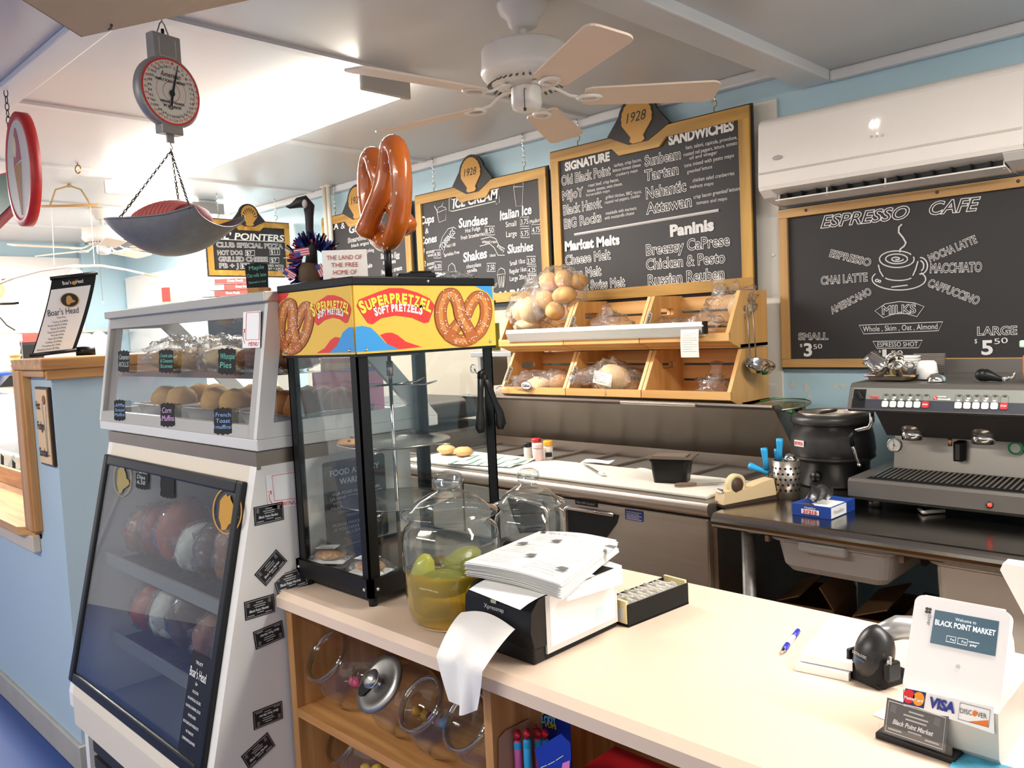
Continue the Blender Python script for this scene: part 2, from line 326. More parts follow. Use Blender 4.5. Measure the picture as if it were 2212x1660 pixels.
m.line([(-.02, .08), (-.008, -.02), (-.004, -.09), (-.02, -.1), (.02, -.1), (.004, -.09), (.008, -.02), (.02, .08)], .003, ink, closed=True); m.sph((0, .095, 0), (.018, .016, .002), mat('sepia_print', '#8a5a3a', .6), 10, 6); m.build('lettering', t)
# ================================================================ CEILING LIGHTS
diff = mat('lit_diffuser', '#fff6e6', .5, emit=12)
for i, (x0, x1, y, z, e) in enumerate(TUBES):
    t = thing('fluorescent_light', ['long fluorescent ceiling light between the hanging scale and the fan', 'fluorescent ceiling light above the counter beyond the beam', 'short fluorescent ceiling light behind the small hanging menu board', 'fluorescent ceiling light of the far deli room', 'fluorescent ceiling light over the customer area behind the camera'][i], 'light', ((x0+x1)/2, y, z))
    c = 2.5 if i != 1 else 2.425
    m = MB(); m.bb(x0, x1, y-.07, y+.07, z+.012, c, white, .01); m.build('housing', t)
    m = MB(); m.M = F((x0+.02, y, z), (0, 1, 0), (0, 0, 1)); m.prism([(-.10, .02), (-.11, -.012), (-.085, -.042), (.085, -.042), (.11, -.012), (.10, .02)], x1-x0-.04, diff); m.build('diffuser', t)
    for x in (x0, x1): m = MB(); m.bb(x-.01, x+.01, y-.115, y+.115, z-.048, z+.03, mat('fixture_end', '#b9b6b0', .4), .006); m.build('end_cap', t)
# ================================================================ CEILING FANS
fanw = mat('fan_white', '#e9e4dc', .35); blade_m = mat('fan_blade', '#e2cdb8', .5, var=.05, vs=6)
def fan(x, y, ztop, label, a0, rb, drop=0):
    t = thing('ceiling_fan', label, 'ceiling fan', (x, y, ztop-.33), 'ceiling fans')
    m = MB(Matrix.Translation((x, y, ztop)))
    m.lathe([(0, 0), (.078, 0), (.08, -.012), (.072, -.035), (.05, -.055), (.045, -.075), (.03, -.085), (0, -.085)], fanw, 28); m.build('canopy', t)
    m = MB(Matrix.Translation((x, y, ztop))); m.cyl((0, 0, -.07), (0, 0, -.14), .0125, fanw, 14); m.build('downrod', t)
    m = MB(Matrix.Translation((x, y, ztop)))
    m.lathe([(.012, -.12), (.05, -.125), (.125, -.14), (.133, -.15), (.135, -.2), (.138, -.215), (.134, -.225), (.125, -.235), (.095, -.255), (.05, -.262), (.05, -.25), (0, -.25)], fanw, 36)
    for k in range(36):
        a = 2*PI*k/36; m.box((0, 0, 0), (.032, .006, .003), mat('vent_slot', '#5b554d', .7), M=Matrix.Rotation(a, 4, 'Z') @ Matrix.Translation((.108, 0, -.2465)) @ Matrix.Rotation(.58, 4, 'Y') @ Matrix.Translation((0, 0, -.002)))
    m.build('motor_housing', t)
    m = MB(Matrix.Translation((x, y, ztop))); m.lathe([(.045, -.258), (.046, -.262), (.048, -.31), (.044, -.325), (.03, -.332), (0, -.334)], fanw, 24); m.build('switch_housing', t)
    m = MB(Matrix.Translation((x, y, ztop)))
    m.tube([(.03, -.035, -.275), (.034, -.045, -.28), (.034, -.046, -.335)] if not drop else [(.03, -.035, -.275), (.045, -.05, -.285), (.045, -.05, -.25-drop)], .0015, dgrey, 5); m.sph((.034, -.046, -.34) if not drop else (.045, -.05, -.26-drop), .006, dgrey if not drop else fanw, 8, 6); m.build('pull_chain', t)
    for k in range(5):
        a = math.radians(a0+72*k); R = Matrix.Translation((x, y, ztop-.262)) @ Matrix.Rotation(a, 4, 'Z')
        m = MB(R); m.tube([(.05, 0, .005), (.10, 0, -.008), (.135, 0, -.028), (.17, 0, -.034)], [.009, .008, .008, .01], fanw, 8, flat=.6)
        m.lathe([(.02, -.004), (.028, -.006), (.034, 0), (.028, .006), (.02, .004)], fanw, 18, Matrix.Translation((.195, 0, -.036)) @ Matrix.Diagonal((1.25, 1, 1, 1)), True); m.build('blade_iron', t)
        L_ = rb-.18; pl = [(.18, -.045), (.2, -.054)]+[(rb-.04, -.066)]+arc(rb-.03, -.036, .03, .03, -PI/2, 0, 4)+arc(rb-.03, .036, .03, .03, 0, PI/2, 4)+[(.2, .054), (.18, .045)]
        m = MB(R @ Matrix.Translation((0, 0, -.034)) @ Matrix.Rotation(math.radians(-11), 4, 'X')); m.prism(pl, .006, blade_m); m.build('blade', t)
    return t
fan(-1.76, 1.908, 2.5, 'white five-blade ceiling fan near the ceiling beam', 46, .595)
fan(-6.29, 2.24, 2.5, 'cream ceiling fan far back behind the hanging scale', 60, .62, .42)
# ================================================================ PREP TABLE
PX0, PX1, PF = -3.05, -1.372, 2.30
t = thing('prep_table', 'stainless sandwich prep table with raised hood and white cutting board', 'prep table', ((PX0+PX1)/2, 2.7, 0))
m = MB(); m.bb(PX0, PX1, PF, 3.1, .12, .868, steel, .004); m.bb(PX0+.02, PX1-.02, PF+.03, 3.05, .06, .12, black); m.build('body', t)
m = MB(); m.M = F((PX0, 0, 0), (0, 1, 0), (0, 0, 1)); e = []
e = [(2.30, .868), (2.262, .872)]+arc(2.268, .897, .024, .024, -2.2, -4.1, 8)+[(2.285, .917), (2.62, .917), (2.62, .868)]
m.prism(e, PX1-PX0, steel); m.build('front_rail', t)
m = MB(); cut = mat('cutting_board_plastic', '#e6e0d2', .55, var=.09, vs=9); m.bb(PX0+.1, PX1-.035, 2.30, 2.60, .917, .93, cut, .004); m.build('cutting_board', t)
m = MB(); m.bb(PX0, PX1, 2.62, 3.05, .868, .905, steel); m.bb(PX0, PX1, 2.93, 2.95, .9, .955, steel)
for i in range(9): x = PX0+.06+i*.184; m.bb(x-.008, x+.008, 2.63, 2.93, .9, .918, steel)
m.bb(PX0, PX1, 2.615, 2.64, .9, .919, steel); m.build('pan_rail', t)
for i in range(8):
    x = PX0+.152+i*.184
    if x > PX1-.05: break
    m = MB(); m.bb(x-.08, x+.08, 2.65, 2.92, .9055, .908, mat('pan_inside', '#8d8880', .35, .6)); m.build('food_pan', t)
m = MB(); zt, yt = 1.162, 2.75
A = V((PX0, 2.955, .93)); lid_o = [(2.955, .93), (yt, zt), (yt-.02, zt+.01), (yt-.02, zt+.022), (yt+.02, zt+.022), (3.07, 1.06), (3.09, .93)]
m.M = F((PX0, 0, 0), (0, 1, 0), (0, 0, 1)); hood_m = mat('hood_stainless', '#9a9188', .3, .95, var=.15, vs=4, bump=.03, bs=10)
m.prism([(2.955, .93), (yt, zt), (yt-.02, zt+.012), (yt-.018, zt+.02), (yt+.01, zt+.018), (2.975, .93)], PX1-PX0-.02, hood_m); m.M = I4
for x in (PX0, PX1-.03):
    m.M = F((x, 0, 0), (0, 1, 0), (0, 0, 1)); m.prism([(2.955, .925), (yt-.012, zt+.018), (yt+.03, zt+.018), (3.08, 1.02), (3.09, .925)], .012, hood_m)
m.build('hood', t)
m = MB(); m.bb(-2.06, -1.7, yt-.03, yt-.015, zt+.004, zt+.018, steel, .004); m.build('hood_handle', t)
for i, (x0, x1) in enumerate(((-3.0, -2.56), (-2.55, -2.04), (-2.02, -1.385))):
    d = MB(); d.bb(x0, x1, PF-.03, PF, .16, .862, steel, .005); dr = d.build('door', t)
    if i:
        hx0, hx1 = ((x1-.25, x1-.04) if i == 1 else (x0+.045, x0+.28)); y = PF-.031
        k = MB(); k.M = F((0, y, 0), (1, 0, 0), (0, 0, 1))
        pl = [(hx0, .83), (hx1, .83), (hx1-.01, .80), (hx1-.06, .74), (hx0+.05, .66), (hx0, .65)] if i == 2 else [(hx0, .83), (hx1, .81), (hx1, .64), (hx0+.08, .66), (hx0+.03, .75)]
        k.prism(pl, .002, black); k.build('pull_recess', dr)
        k = MB(); k.tube([V((x, y-.004, z)) for x, z in (((hx1-.02, .83), (hx0, .83), (hx0-.012, .82), (hx0-.016, .7)) if i == 2 else ((hx0+.03, .835), (hx1-.02, .83), (hx1+.004, .80), (hx1+.006, .66)))], .008, chrome, 8); k.build('pull_trim', dr)
m = MB(); a = at_y(1243, 1078, PF-.032); m.bb(a.x, a.x+.1, PF-.034, PF-.03, a.z-.02, a.z, black); m.text('New NSF Standard', (a.x+.008, PF-.035, a.z-.014), (a.x+.092, PF-.035, a.z-.014), .008, paper2, 'fill', .2, (0, -1, 0)); m.build('rating_plate', t)
m = MB(); a = at_y(1350, 1100, PF-.032); m.bb(a.x, a.x+.075, PF-.0325, PF-.03, a.z-.036, a.z, mat('navy_label', '#23368a', .5))
for i in range(5): m.bb(a.x+.006, a.x+.069-.01*(i % 2), PF-.0332, PF-.0326, a.z-.009-.006*i, a.z-.0065-.006*i, paper2)
m.build('dealer_label', t)
for x in (PX0+.08, PX1-.08):
    for y in (2.4, 3.0): m = MB(); m.cyl((x, y, 0), (x, y, .07), .02, steel); m.build('foot', t)
# ================================================================ WORK TABLE
WX0, WX1, WF = -1.335, 1.2, 2.20
wt = mat('work_table_steel', '#9a958e', .2, 1, var=.1, vs=5, bump=.03, bs=25)
t = thing('work_table', 'stainless work table with rounded edge carrying the espresso machine', 'table', (-.2, 2.7, 0))
m = MB(); m.M = F((WX0, 0, 0), (0, 1, 0), (0, 0, 1)); e = [(3.18, .90), (2.235, .90)]+arc(2.228, .876, .024, .024, PI/2, PI*1.5, 8)+[(2.26, .86), (3.18, .86)]; m.prism(e, WX1-WX0, wt); m.build('tabletop', t)
for x in (-1.262, 1.05):
    for y in (2.30, 3.1): m = MB(); m.cyl((x, y, 0), (x, y, .86), .021, mat('galvanised_leg', '#8e8b86', .45, .8, var=.3, vs=60), 18); m.build('leg', t)
m = MB(); m.bb(WX0+.08, WX1-.08, 2.3, 3.1, .30, .32, wt); m.build('undershelf', t)
for i, (x0, x1) in enumerate(((-1.165, -.815), (-.72, -.22))):
    deep = (.112, .33)[i]; gm = (mat('grey_tub_plastic', '#b5b2ae', .45), mat('beige_bin_plastic', '#c7bcae', .45))[i]
    tt = thing('slide_tub', ['shallow grey plastic tub hung under the work table edge', 'deep beige plastic bin hung under the work table edge'][i], 'tub', ((x0+x1)/2, 2.5, .85-deep))
    m = MB(); ys0, ys1, zt = 2.262, 2.80, .850
    def ring(ins, z, r):
        return [V((x, y, z)) for x, y in rrect(x0+ins, ys0+ins, x1-ins, ys1-ins, r, 5)]
    rings = [ring(-.012, zt, .05), ring(-.012, zt-.014, .05), ring(.004, zt-.016, .045), ring(.018, zt-deep+.02, .04), ring(.035, zt-deep, .03)]
    n = len(rings[0]); vs = [p for r_ in rings for p in r_]; fs = [(a*n+j, a*n+(j+1) % n, (a+1)*n+(j+1) % n, (a+1)*n+j) for a in range(4) for j in range(n)]+[[4*n+j for j in range(n)]]
    m.add(vs, fs, gm, False); m.build('tub_body', tt)
    m = MB(); xc = (x0+x1)/2 if i else x0+.165; m.bb(xc-.07, xc+.07, ys0-.03, ys0, zt-.034, zt-.002, gm, .008); m.build('grip', tt)
    for x in (x0-.02, x1+.02): m = MB(); m.bb(x-.006, x+.006, ys0+.01, ys1, zt-.03, .862, black if i else steel); m.build('slide_rail', tt)
# cardboard cartons on the undershelf
card = mat('cardboard', '#8a6844', .8, var=.08, vs=6)
for k, (cx_, cy_, sx, sy, sz, rz, lab) in enumerate(((-1.19, 2.62, .18, .26, .24, .12, 'open cardboard carton with lifted flap beside the steel table leg'), (-.90, 2.62, .24, .30, .25, .1, 'cardboard carton with folded flaps under the grey tub'), (-.60, 2.64, .26, .3, .18, -.12, 'cardboard carton between the grey tub and the beige bin'))):
    c = V((cx_, cy_, .322)); t = thing('cardboard_box', lab, 'box', c, 'cardboard cartons under the work table', rz)
    R = RT[t.name]; m = MB(R)
    for dx, dy, wx, wy in ((-sx/2, 0, .005, sy), (sx/2, 0, .005, sy), (0, -sy/2, sx, .005), (0, sy/2, sx, .005)): m.box((dx, dy, sz/2), (wx, wy, sz), card)
    m.box((0, 0, .004), (sx, sy, .006), card); m.build('carton_body', t)
    for sgn, an in ((-1, .35), (1, (1.0 if k == 0 else .1))):
        m = MB(R @ Matrix.Translation((sgn*sx/2, 0, sz)) @ Matrix.Rotation(sgn*an, 4, 'Y')); m.box((-sgn*sx*.22, 0, .002), (sx*.44, sy, .004), card); m.build('flap', t)
# ================================================================ COUNTER
GX0, GX1, GY0, GY1, GZ = -1.705, 1.1, .925, 1.53, .92
lam = mat('beige_laminate', '#e2c9b2', .42, var=.015, vs=90); lamf = lam
t = thing('serving_counter', 'beige laminate counter top holding the pretzel case and payment terminal', 'counter', ((GX0+GX1)/2, 1.2, .88))
m = MB(); m.M = F((GX0, 0, 0), (0, 1, 0), (0, 0, 1)); m.prism([(GY0, .885), (GY0, GZ-.012), (GY0+.014, GZ), (GY1, GZ), (GY1, .885)], GX1-GX0, lam); m.build('worktop', t)
t = thing('counter_cabinet', 'open oak shelf unit under the beige counter top', 'cabinet', (-.8, 1.2, 0))
m = MB(); m.bb(GX0+.005, GX0+.03, .945, 1.5, 0, .885, oak); m.build('side_panel', t)
m = MB(); m.bb(-1.038, -1.018, .945, 1.45, 0, .885, oak); m.build('divider', t)
m = MB(); xq = at_y(1246, 1590, 1.2).x; m.bb(xq-.012, xq+.012, 1.15, 1.45, 0, .885, oak); m.bb(xq+.012, .9, 1.28, 1.30, 0, .885, oakx); m.bb(xq+.012, .9, 1.0, 1.28, .58, .60, oakx); m.build('inner_partition', t)
m = MB(); m.bb(GX0+.03, -.8, 1.45, 1.47, 0, .885, oak); m.build('back_panel', t)
m = MB(); m.bb(GX0+.03, -1.04, .945, 1.45, .625, .645, oakx); m.build('shelf', t)
m = MB(); m.bb(GX0+.03, -1.04, .945, 1.45, .30, .32, oakx); m.build('shelf', t)
m = MB(); m.bb(-1.018, xq-.012, .95, 1.45, .60, .62, oakx); m.bb(-1.04, .9, .96, 1.5, .08, .12, oakx); m.build('bottom_shelf', t)
# ================================================================ HANGING MENU BOARDS
def scallop(cx, cz, rx, rz, lobes=13):
    pts = []
    for i in range(lobes*6+1):
        a = -0.35 + (PI+.7)*i/(lobes*6); k = 1+.045*abs(math.sin(lobes*PI*i/(lobes*6)))
        pts.append((cx+rx*k*math.cos(a), cz+rz*k*math.sin(a)))
    return pts + [(cx-rx*.42, cz-rz*.95), (cx-rx*.52, cz-rz*1.15), (cx-rx*.3, cz-rz*1.28), (cx+rx*.3, cz-rz*1.28), (cx+rx*.52, cz-rz*1.15), (cx+rx*.42, cz-rz*.95)]
def menu_board(label, o, ex, W, H, crest_u, cr, year=True, bw=.05):
    """o: lower-left corner of the front face, ex: direction to the right, face normal = ex x up"""
    fr = F(o, ex, (0, 0, 1)); t = thing('menu_board', label, 'menu board', fr @ V((W/2, 0, 0)), 'menu boards hung from the ceiling')
    m = MB(fr); m.prism([(0, 0), (W, 0), (W, H), (0, H)], .012, board_m, Matrix.Translation((0, 0, -.02))); m.build('chalkboard', t)
    g = .008
    m = MB(fr); m.prism([(g, H-g-bw), (W-g, H-g-bw), (W-g, H-g), (g, H-g)], .012, gold, Matrix.Translation((0, 0, -.008)))
    m.prism([(crest_u-cr*1.7, H-g-bw), (crest_u-cr*1.25, H-g-bw*1.75), (crest_u+cr*1.25, H-g-bw*1.75), (crest_u+cr*1.7, H-g-bw)], .0125, gold, Matrix.Translation((0, 0, -.008))); m.build('top_rail', t)
    m = MB(fr); m.prism([(g, g), (W-g, g), (W-g, g+bw), (g, g+bw)], .012, gold, Matrix.Translation((0, 0, -.008))); m.build('bottom_rail', t)
    for a in (g, W-g-bw): m = MB(fr); m.prism([(a, g+bw), (a+bw, g+bw), (a+bw, H-g-bw), (a, H-g-bw)], .012, gold_v, Matrix.Translation((0, 0, -.008))); m.build('side_rail', t)
    # crest
    zc = H+cr*.55; m = MB(fr); bell = [(crest_u-cr*1.95, H-.002)]
    bell += [(crest_u+cr*1.22*math.cos(a)*(1 if abs(math.cos(a)) < .98 else 1.02), zc+cr*1.25*math.sin(a)) for a in [PI-.25-i*(PI-.5)/20 for i in range(21)]] + [(crest_u+cr*1.95, H-.002), (crest_u+cr*.6, H-g-bw*1.0), (crest_u-cr*.6, H-g-bw*1.0)]
    m.prism(bell, .016, board_m, Matrix.Translation((0, 0, -.009))); cb = m.build('crest_backing', t)
    m = MB(fr); sh = scallop(crest_u, zc+cr*.05, cr*.92, cr*.98)
    m.prism(sh, .006, goldp, Matrix.Translation((0, 0, .007)))
    if year: m.text('1928', fr @ V((crest_u-cr*.62, zc-cr*.12, .0135)), fr @ V((crest_u+cr*.62, zc+cr*.0-cr*.12, .0135)), cr*.48, board_m, 'fill', .25, fr.to_3x3() @ V((0, 0, 1)))
    else:
        for i in range(9):
            a = .25+(PI-.5)*i/8
            m.prism([(crest_u+cr*.28*math.cos(a+d)*q/.28, zc-cr*.35+cr*q*math.sin(a+d)*1.25) for q, d in ((.42, .0), (.86, -.075), (.92, 0), (.86, .075))], .001, board_m, Matrix.Translation((0, 0, .0131)))
    m.build('shell_crest', cb)
    # hooks and chains
    for u in (W*.16, W*.84):
        p = fr @ V((u, H, -.012)); top = V((p.x, p.y, 2.498))
        m = MB(); m.tube([p + V((0, 0, .002)), p+V((0, 0, .02))]+[p+V((0, 0, .034))+fr.to_3x3() @ V((.014*math.sin(a), -.0+.014*math.cos(a)*-1, 0)) for a in [i*.5 for i in range(9)]], .0022, mat('brass', '#a5813f', .3, 1), 6); m.build('hook', t)
        m = MB(); chain(m, p+V((0, 0, .045)), top-V((0, 0, .03)), chrome, .016, .0011); chain(m, p+V((.006, 0, .045)), top-V((0, 0, .03)), chrome, .016, .0011); m.cyl(top-V((0, 0, .03)), top, .004, chrome, 8); m.build('chain', t)
    return t, fr
BY = 3.13
def wall_board(label, tl, tr, br, cu_px, cr, bw=.05):
    a = at_y(*tl, BY); b = at_y(*tr, BY); c = at_y(*br, BY); zt = (a.z+b.z)/2
    W = b.x-a.x; H = zt-c.z; q = at_y(*cu_px, BY)
    return menu_board(label, (a.x, BY, c.z), (1, 0, 0), W, H, q.x-a.x, cr, True, bw)
CH = chalk
t, fr = wall_board('black chalkboard headed signature sandwiches in a gold frame with shell crest', (1186, 331), (1622, 218), (1630, 629), (1378, 265), .088)
X_ = Px(1180, 200, 3.608, (0, BY-.0085, 0), (0, -1, 0)); X_.a = (1180, 200, 3.608, V((0, BY+.0075, 0)), V((0, -1, 0)))
m = MB()
for s_, a, b, c, d, h in (('SIGNATURE', 148, 612, 498, 528, 62), ('SANDWICHES', 955, 410, 1465, 290, 78), ('Market Melts', 148, 1235, 575, 1180, 70), ('Paninis', 968, 1122, 1310, 1070, 85)): X_.text(m, s_, a, b, c, d, h, CH, 'fat')
for s_, a, b, c, d, h in (('Old Black Point', 120, 725, 505, 640, 72), ('MiJoY', 128, 840, 295, 805, 68), ('Black Hawk', 135, 955, 440, 893, 72), ('BiG Rocks', 143, 1062, 435, 1003, 72), ('Sunbeam', 770, 575, 1052, 515, 80), ('Tartan', 768, 690, 1035, 635, 82), ('Nehantic', 780, 830, 1095, 765, 86), ('Attawan', 780, 950, 1138, 885, 86), ('Cheese Melt', 150, 1345, 505, 1298, 72), ('Tuna Melt', 155, 1455, 433, 1425, 72), ('Ham & Swiss Melt', 165, 1550, 618, 1510, 68), ('Breezey CaPrese', 780, 1270, 1435, 1190, 82), ('Chicken & Pesto', 780, 1382, 1398, 1325, 80), ('Russian Reuben', 795, 1505, 1392, 1450, 82)): X_.text(m, s_, a, b, c, d, h, CH, 'outline')
for s_, a, b, c, d, h in (('turkey, crisp bacon,', 530, 583, 745, 535, 28), ('lettuce tomato cheese', 520, 622, 738, 575, 26), ('cranberry mayo', 545, 655, 715, 617, 24), ('roast beef, crisp bacon,', 330, 738, 568, 690, 26), ('lettuce, tomato, swiss cheese,', 322, 780, 595, 722, 26), ('horseradish mayo', 315, 812, 497, 775, 24), ('grilled chicken, BBQ sauce,', 465, 830, 745, 782, 26), ('roasted red peppers, cheddar', 458, 870, 735, 815, 26), ('meatballs with marinera', 467, 955, 705, 912, 26), ('with mozzarella cheese', 457, 993, 688, 950, 26), ('ham, salami, capicola, provolone,', 1090, 445, 1490, 362, 30), ('roasted red peppers, lettuce, tomato', 1072, 500, 1490, 405, 30), ('oil and vinegar', 1118, 525, 1335, 478, 28), ('tuna mixed with pesto mayo', 1078, 585, 1465, 503, 30), ('greenleaf lettuce', 1100, 632, 1295, 590, 28), ('chicken salad cranberries', 1143, 700, 1468, 642, 30), ('walnuts mayo', 1120, 750, 1305, 720, 28), ('crisp bacon greenleaf lettuce', 1150, 830, 1515, 760, 30), ('tomato and mayo', 1172, 875, 1412, 838, 28)): X_.text(m, s_, a, b, c, d, h, CH, 'fill')
X_.line(m, [(222, 1108), (1345, 918)], .012, CH); m.build('lettering', t)
t, fr = wall_board('black chalkboard headed ice cream in a gold frame with shell crest', (895, 437), (1180, 340), (1192, 648), (1019, 365), .082)
X_ = Px(870, 300, 4.37, (0, BY+.0075, 0), (0, -1, 0)); m = MB()
X_.text(m, 'ICE CREAM', 475, 660, 905, 560, 85, CH, 'bold', .2)
X_.line(m, [(440, 560), (470, 575), (910, 470), (915, 600), (885, 620), (880, 590), (470, 685), (440, 680)], .005, CH, True)
for s_, a, b, c, d, h in (('Cups', 170, 810, 300, 785, 70), ('&', 215, 898, 248, 890, 50), ('Cones', 172, 1003, 325, 970, 70), ('Sundaes', 530, 840, 805, 805, 85), ('Shakes', 575, 1165, 800, 1120, 85), ('Italian Ice', 920, 770, 1220, 705, 85), ('Slushies', 992, 1083, 1235, 1055, 80), ('MARKET', 855, 1548, 1290, 1480, 90), ('1', 195, 1092, 212, 1090, 55), ('2', 200, 1207, 222, 1203, 52)): X_.text(m, s_, a, b, c, d, h, CH, 'bold' if len(s_) > 1 else 'fill', .12)
for s_, a, b, c, d, h in (('Hot Fudge', 595, 890, 735, 860, 40), ('Fresh Strawberries', 553, 955, 775, 912, 38), ('whipped cream', 750, 985, 890, 985, 28), ('& cherry', 890, 1020, 955, 1075, 28), ('16oz', 825, 1118, 880, 1108, 28), ('chocolate', 605, 1225, 742, 1203, 38), ('vanilla', 610, 1265, 705, 1252, 34), ('Small', 975, 835, 1075, 822, 50), ('Medium', 1205, 805, 1310, 778, 38), ('Large', 980, 930, 1080, 917, 55), ('Small 10oz', 1015, 1200, 1160, 1172, 44), ('Regular 16oz', 1012, 1275, 1172, 1248, 44), ('Large 20oz', 1015, 1345, 1172, 1320, 44), ('scoop', 225, 1087, 297, 1072, 34), ('kiddie', 240, 1115, 292, 1105, 22), ('scoop', 232, 1200, 298, 1185, 34), ('regular', 247, 1230, 298, 1216, 22), ('Add 1.00', 415, 1030, 500, 1010, 30), ('Sprinkles Free', 392, 1115, 537, 1083, 32), ('TOPPINGS', 372, 1060, 500, 890, 62), ('4.50', 304, 1115, 355, 1105, 40), ('6.20', 308, 1228, 362, 1220, 40), ('8.50', 785, 900, 862, 885, 50), ('7.50', 805, 1245, 870, 1236, 50), ('3.75', 1117, 812, 1188, 802, 50), ('5.75', 1121, 922, 1192, 912, 48), ('4.75', 1226, 890, 1297, 880, 52), ('3.50', 1180, 1178, 1252, 1168, 46), ('4.25', 1187, 1265, 1256, 1258, 44), ('5.00', 1190, 1338, 1262, 1330, 44)): X_.text(m, s_, a, b, c, d, h, CH, 'fill')
for r_ in ((298, 1050, 360, 1125), (302, 1160, 368, 1238), (778, 825, 870, 908), (797, 1175, 877, 1252), (1110, 738, 1193, 825), (1115, 848, 1198, 932), (1220, 808, 1302, 896), (1173, 1110, 1258, 1184), (1180, 1202, 1262, 1274), (1182, 1288, 1270, 1352)): X_.rect(m, *r_, .004, CH)
X_.line(m, [(345, 1040), (375, 930), (430, 850), (480, 835), (505, 850)], .004, CH); X_.line(m, [(380, 1085), (415, 980), (450, 930), (495, 940)], .004, CH)
X_.line(m, [(740, 950), (830, 925), (880, 945), (910, 1010), (965, 1040)], .004, CH); X_.line(m, [(730, 1015), (820, 990), (865, 1030), (900, 1100), (965, 1100)], .004, CH)
X_.line(m, [(325, 700), (345, 790), (408, 765), (412, 665), (325, 700), (335, 650), (365, 640), (385, 600), (375, 640), (405, 650), (412, 665)], .004, CH); X_.line(m, [(300, 635), (330, 690)], .006, CH)
X_.line(m, [(1048, 455), (1072, 640), (1130, 630), (1138, 450), (1048, 455), (1055, 420), (1085, 395), (1070, 360), (1105, 345), (1100, 380), (1140, 420), (1138, 450)], .004, CH); X_.line(m, [(1120, 400), (1140, 325)], .005, CH)
X_.line(m, [(895, 1285), (915, 1405), (955, 1400), (970, 1275), (895, 1285), (905, 1240), (930, 1220), (960, 1235), (970, 1275)], .004, CH)
for a, b in (((915, 1300), (925, 1395)), ((935, 1298), (938, 1395)), ((955, 1292), (948, 1395))): X_.line(m, [a, b], .005, CH)
X_.line(m, [(848, 1420), (860, 1390), (895, 1360), (885, 1390), (848, 1420)], .004, CH); X_.line(m, [(430, 1250), (435, 1200), (465, 1175), (492, 1200), (498, 1240)], .004, CH); m.build('lettering', t)
t, fr = wall_board('black chalkboard headed pizza and grill partly hidden behind the pretzel figure', (694, 478), (884, 420), (897, 655), (772, 425), .088)
X_ = Px(690, 380, 6.918, (0, BY+.0075, 0), (0, -1, 0)); m = MB()
for s_, a, b, c, d, h, k in (('PIZZA', 35, 850, 288, 790, 100, 'bold'), ('&', 325, 795, 385, 785, 90, 'fill'), ('GRILL', 450, 865, 760, 775, 110, 'bold'), ('Boardwalk Burger', 430, 1005, 1000, 880, 70, 'outline'), ('black angus beef', 480, 1070, 870, 1000, 50, 'fill'), ('with everything', 560, 1165, 820, 1130, 50, 'fill'), ('Sausage Egg', 920, 1240, 1205, 1215, 75, 'outline'), ('n Cheese', 955, 1325, 1145, 1300, 60, 'outline'), ('Melts', 695, 1385, 795, 1360, 55, 'outline'), ('Bagels & cream', 930, 1475, 1240, 1400, 60, 'outline')): X_.text(m, s_, a, b, c, d, h, CH, k, .1)
m.build('lettering', t)
LX = -5.3; a = at_x(451, 600, LX); b = at_x(633, 600, LX); c = at_x(628, 482, LX)
t, fr = menu_board('small hanging chalkboard of kids meals below a gold scallop crest', (LX, a.y, b.z), (0, 1, 0), b.y-a.y, c.z-b.z, (b.y-a.y)*.5, .062, False, .036)
X_ = Px(420, 420, 6.917, (LX-.0075, 0, 0), (1, 0, 0)); m = MB()
X_.text(m, "LIL' POINTERS", 300, 660, 1345, 702, 95, CH, 'bold', .15); X_.line(m, [(300, 668), (1362, 715)], .005, CH)
for s_, a, b, c, d, h in (('CLUB SPECIAL PIZZA', 328, 787, 1325, 812, 72), ('HOT DOG', 345, 905, 720, 905, 65), ('GRILLED CHEESE', 360, 1002, 1098, 1006, 70), ('PB + J', 372, 1100, 660, 1102, 70)): X_.text(m, s_, a, b, c, d, h, CH, 'outline')
for s_, a, b, c, d, h in (('ALL SERVED WITH', 920, 1080, 1328, 1088, 36), ('GOLDFISH + JUICE', 930, 1125, 1328, 1130, 34), ('BOX', 1250, 1166, 1340, 1168, 32), ('$7', 775, 902, 855, 905, 52), ('$11', 1140, 885, 1245, 888, 52), ('$7', 1145, 1012, 1225, 1014, 52), ('$7', 698, 1095, 785, 1097, 52)): X_.text(m, s_, a, b, c, d, h, CH, 'fill')
for r_ in ((760, 838, 897, 915), (1125, 820, 1272, 902), (1125, 948, 1260, 1025), (685, 1030, 815, 1110)): X_.rect(m, *r_, .004, CH)
m.build('lettering', t)
# espresso board on the wall
EY = 3.175; a = at_y(1682, 453, EY); b = at_y(1690, 797, EY); x0, x1, z0, z1 = a.x, -.62, b.z, a.z
t = thing('espresso_board', 'large chalkboard headed espresso cafe under the air conditioner', 'menu board', ((x0+x1)/2, 3.19, z0))
m = MB(); m.bb(x0, x1, EY, 3.197, z0, z1, board_m); m.build('chalkboard', t)
bw = .04; tanw = wood('tan_frame_wood', '#a9804a', '#c79c63', 'x', 8); tanv = wood('tan_frame_wood_upright', '#a9804a', '#c79c63', 'z', 8)
for nm, q in (('top_rail', (x0+.004, x1, z1-bw, z1-.004)), ('bottom_rail', (x0+.004, x1, z0+.006, z0+bw))):
    m = MB(); m.bb(q[0], q[1], EY-.014, EY, q[2], q[3], tanw, .002)
    if nm == 'top_rail':
        for xx in (.12, .6, .85): m.sph((x0+xx, EY-.014, z1-.02), .006, dgrey, 8, 6)
    m.build(nm, t)
m = MB(); m.bb(x0+.004, x0+bw, EY-.014, EY, z0+bw, z1-bw, tanv, .002); m.build('side_rail', t)
m = MB(); m.bb(x1-bw, x1, EY-.014, EY, z0+bw, z1-bw, tanv, .002); m.build('side_rail', t)
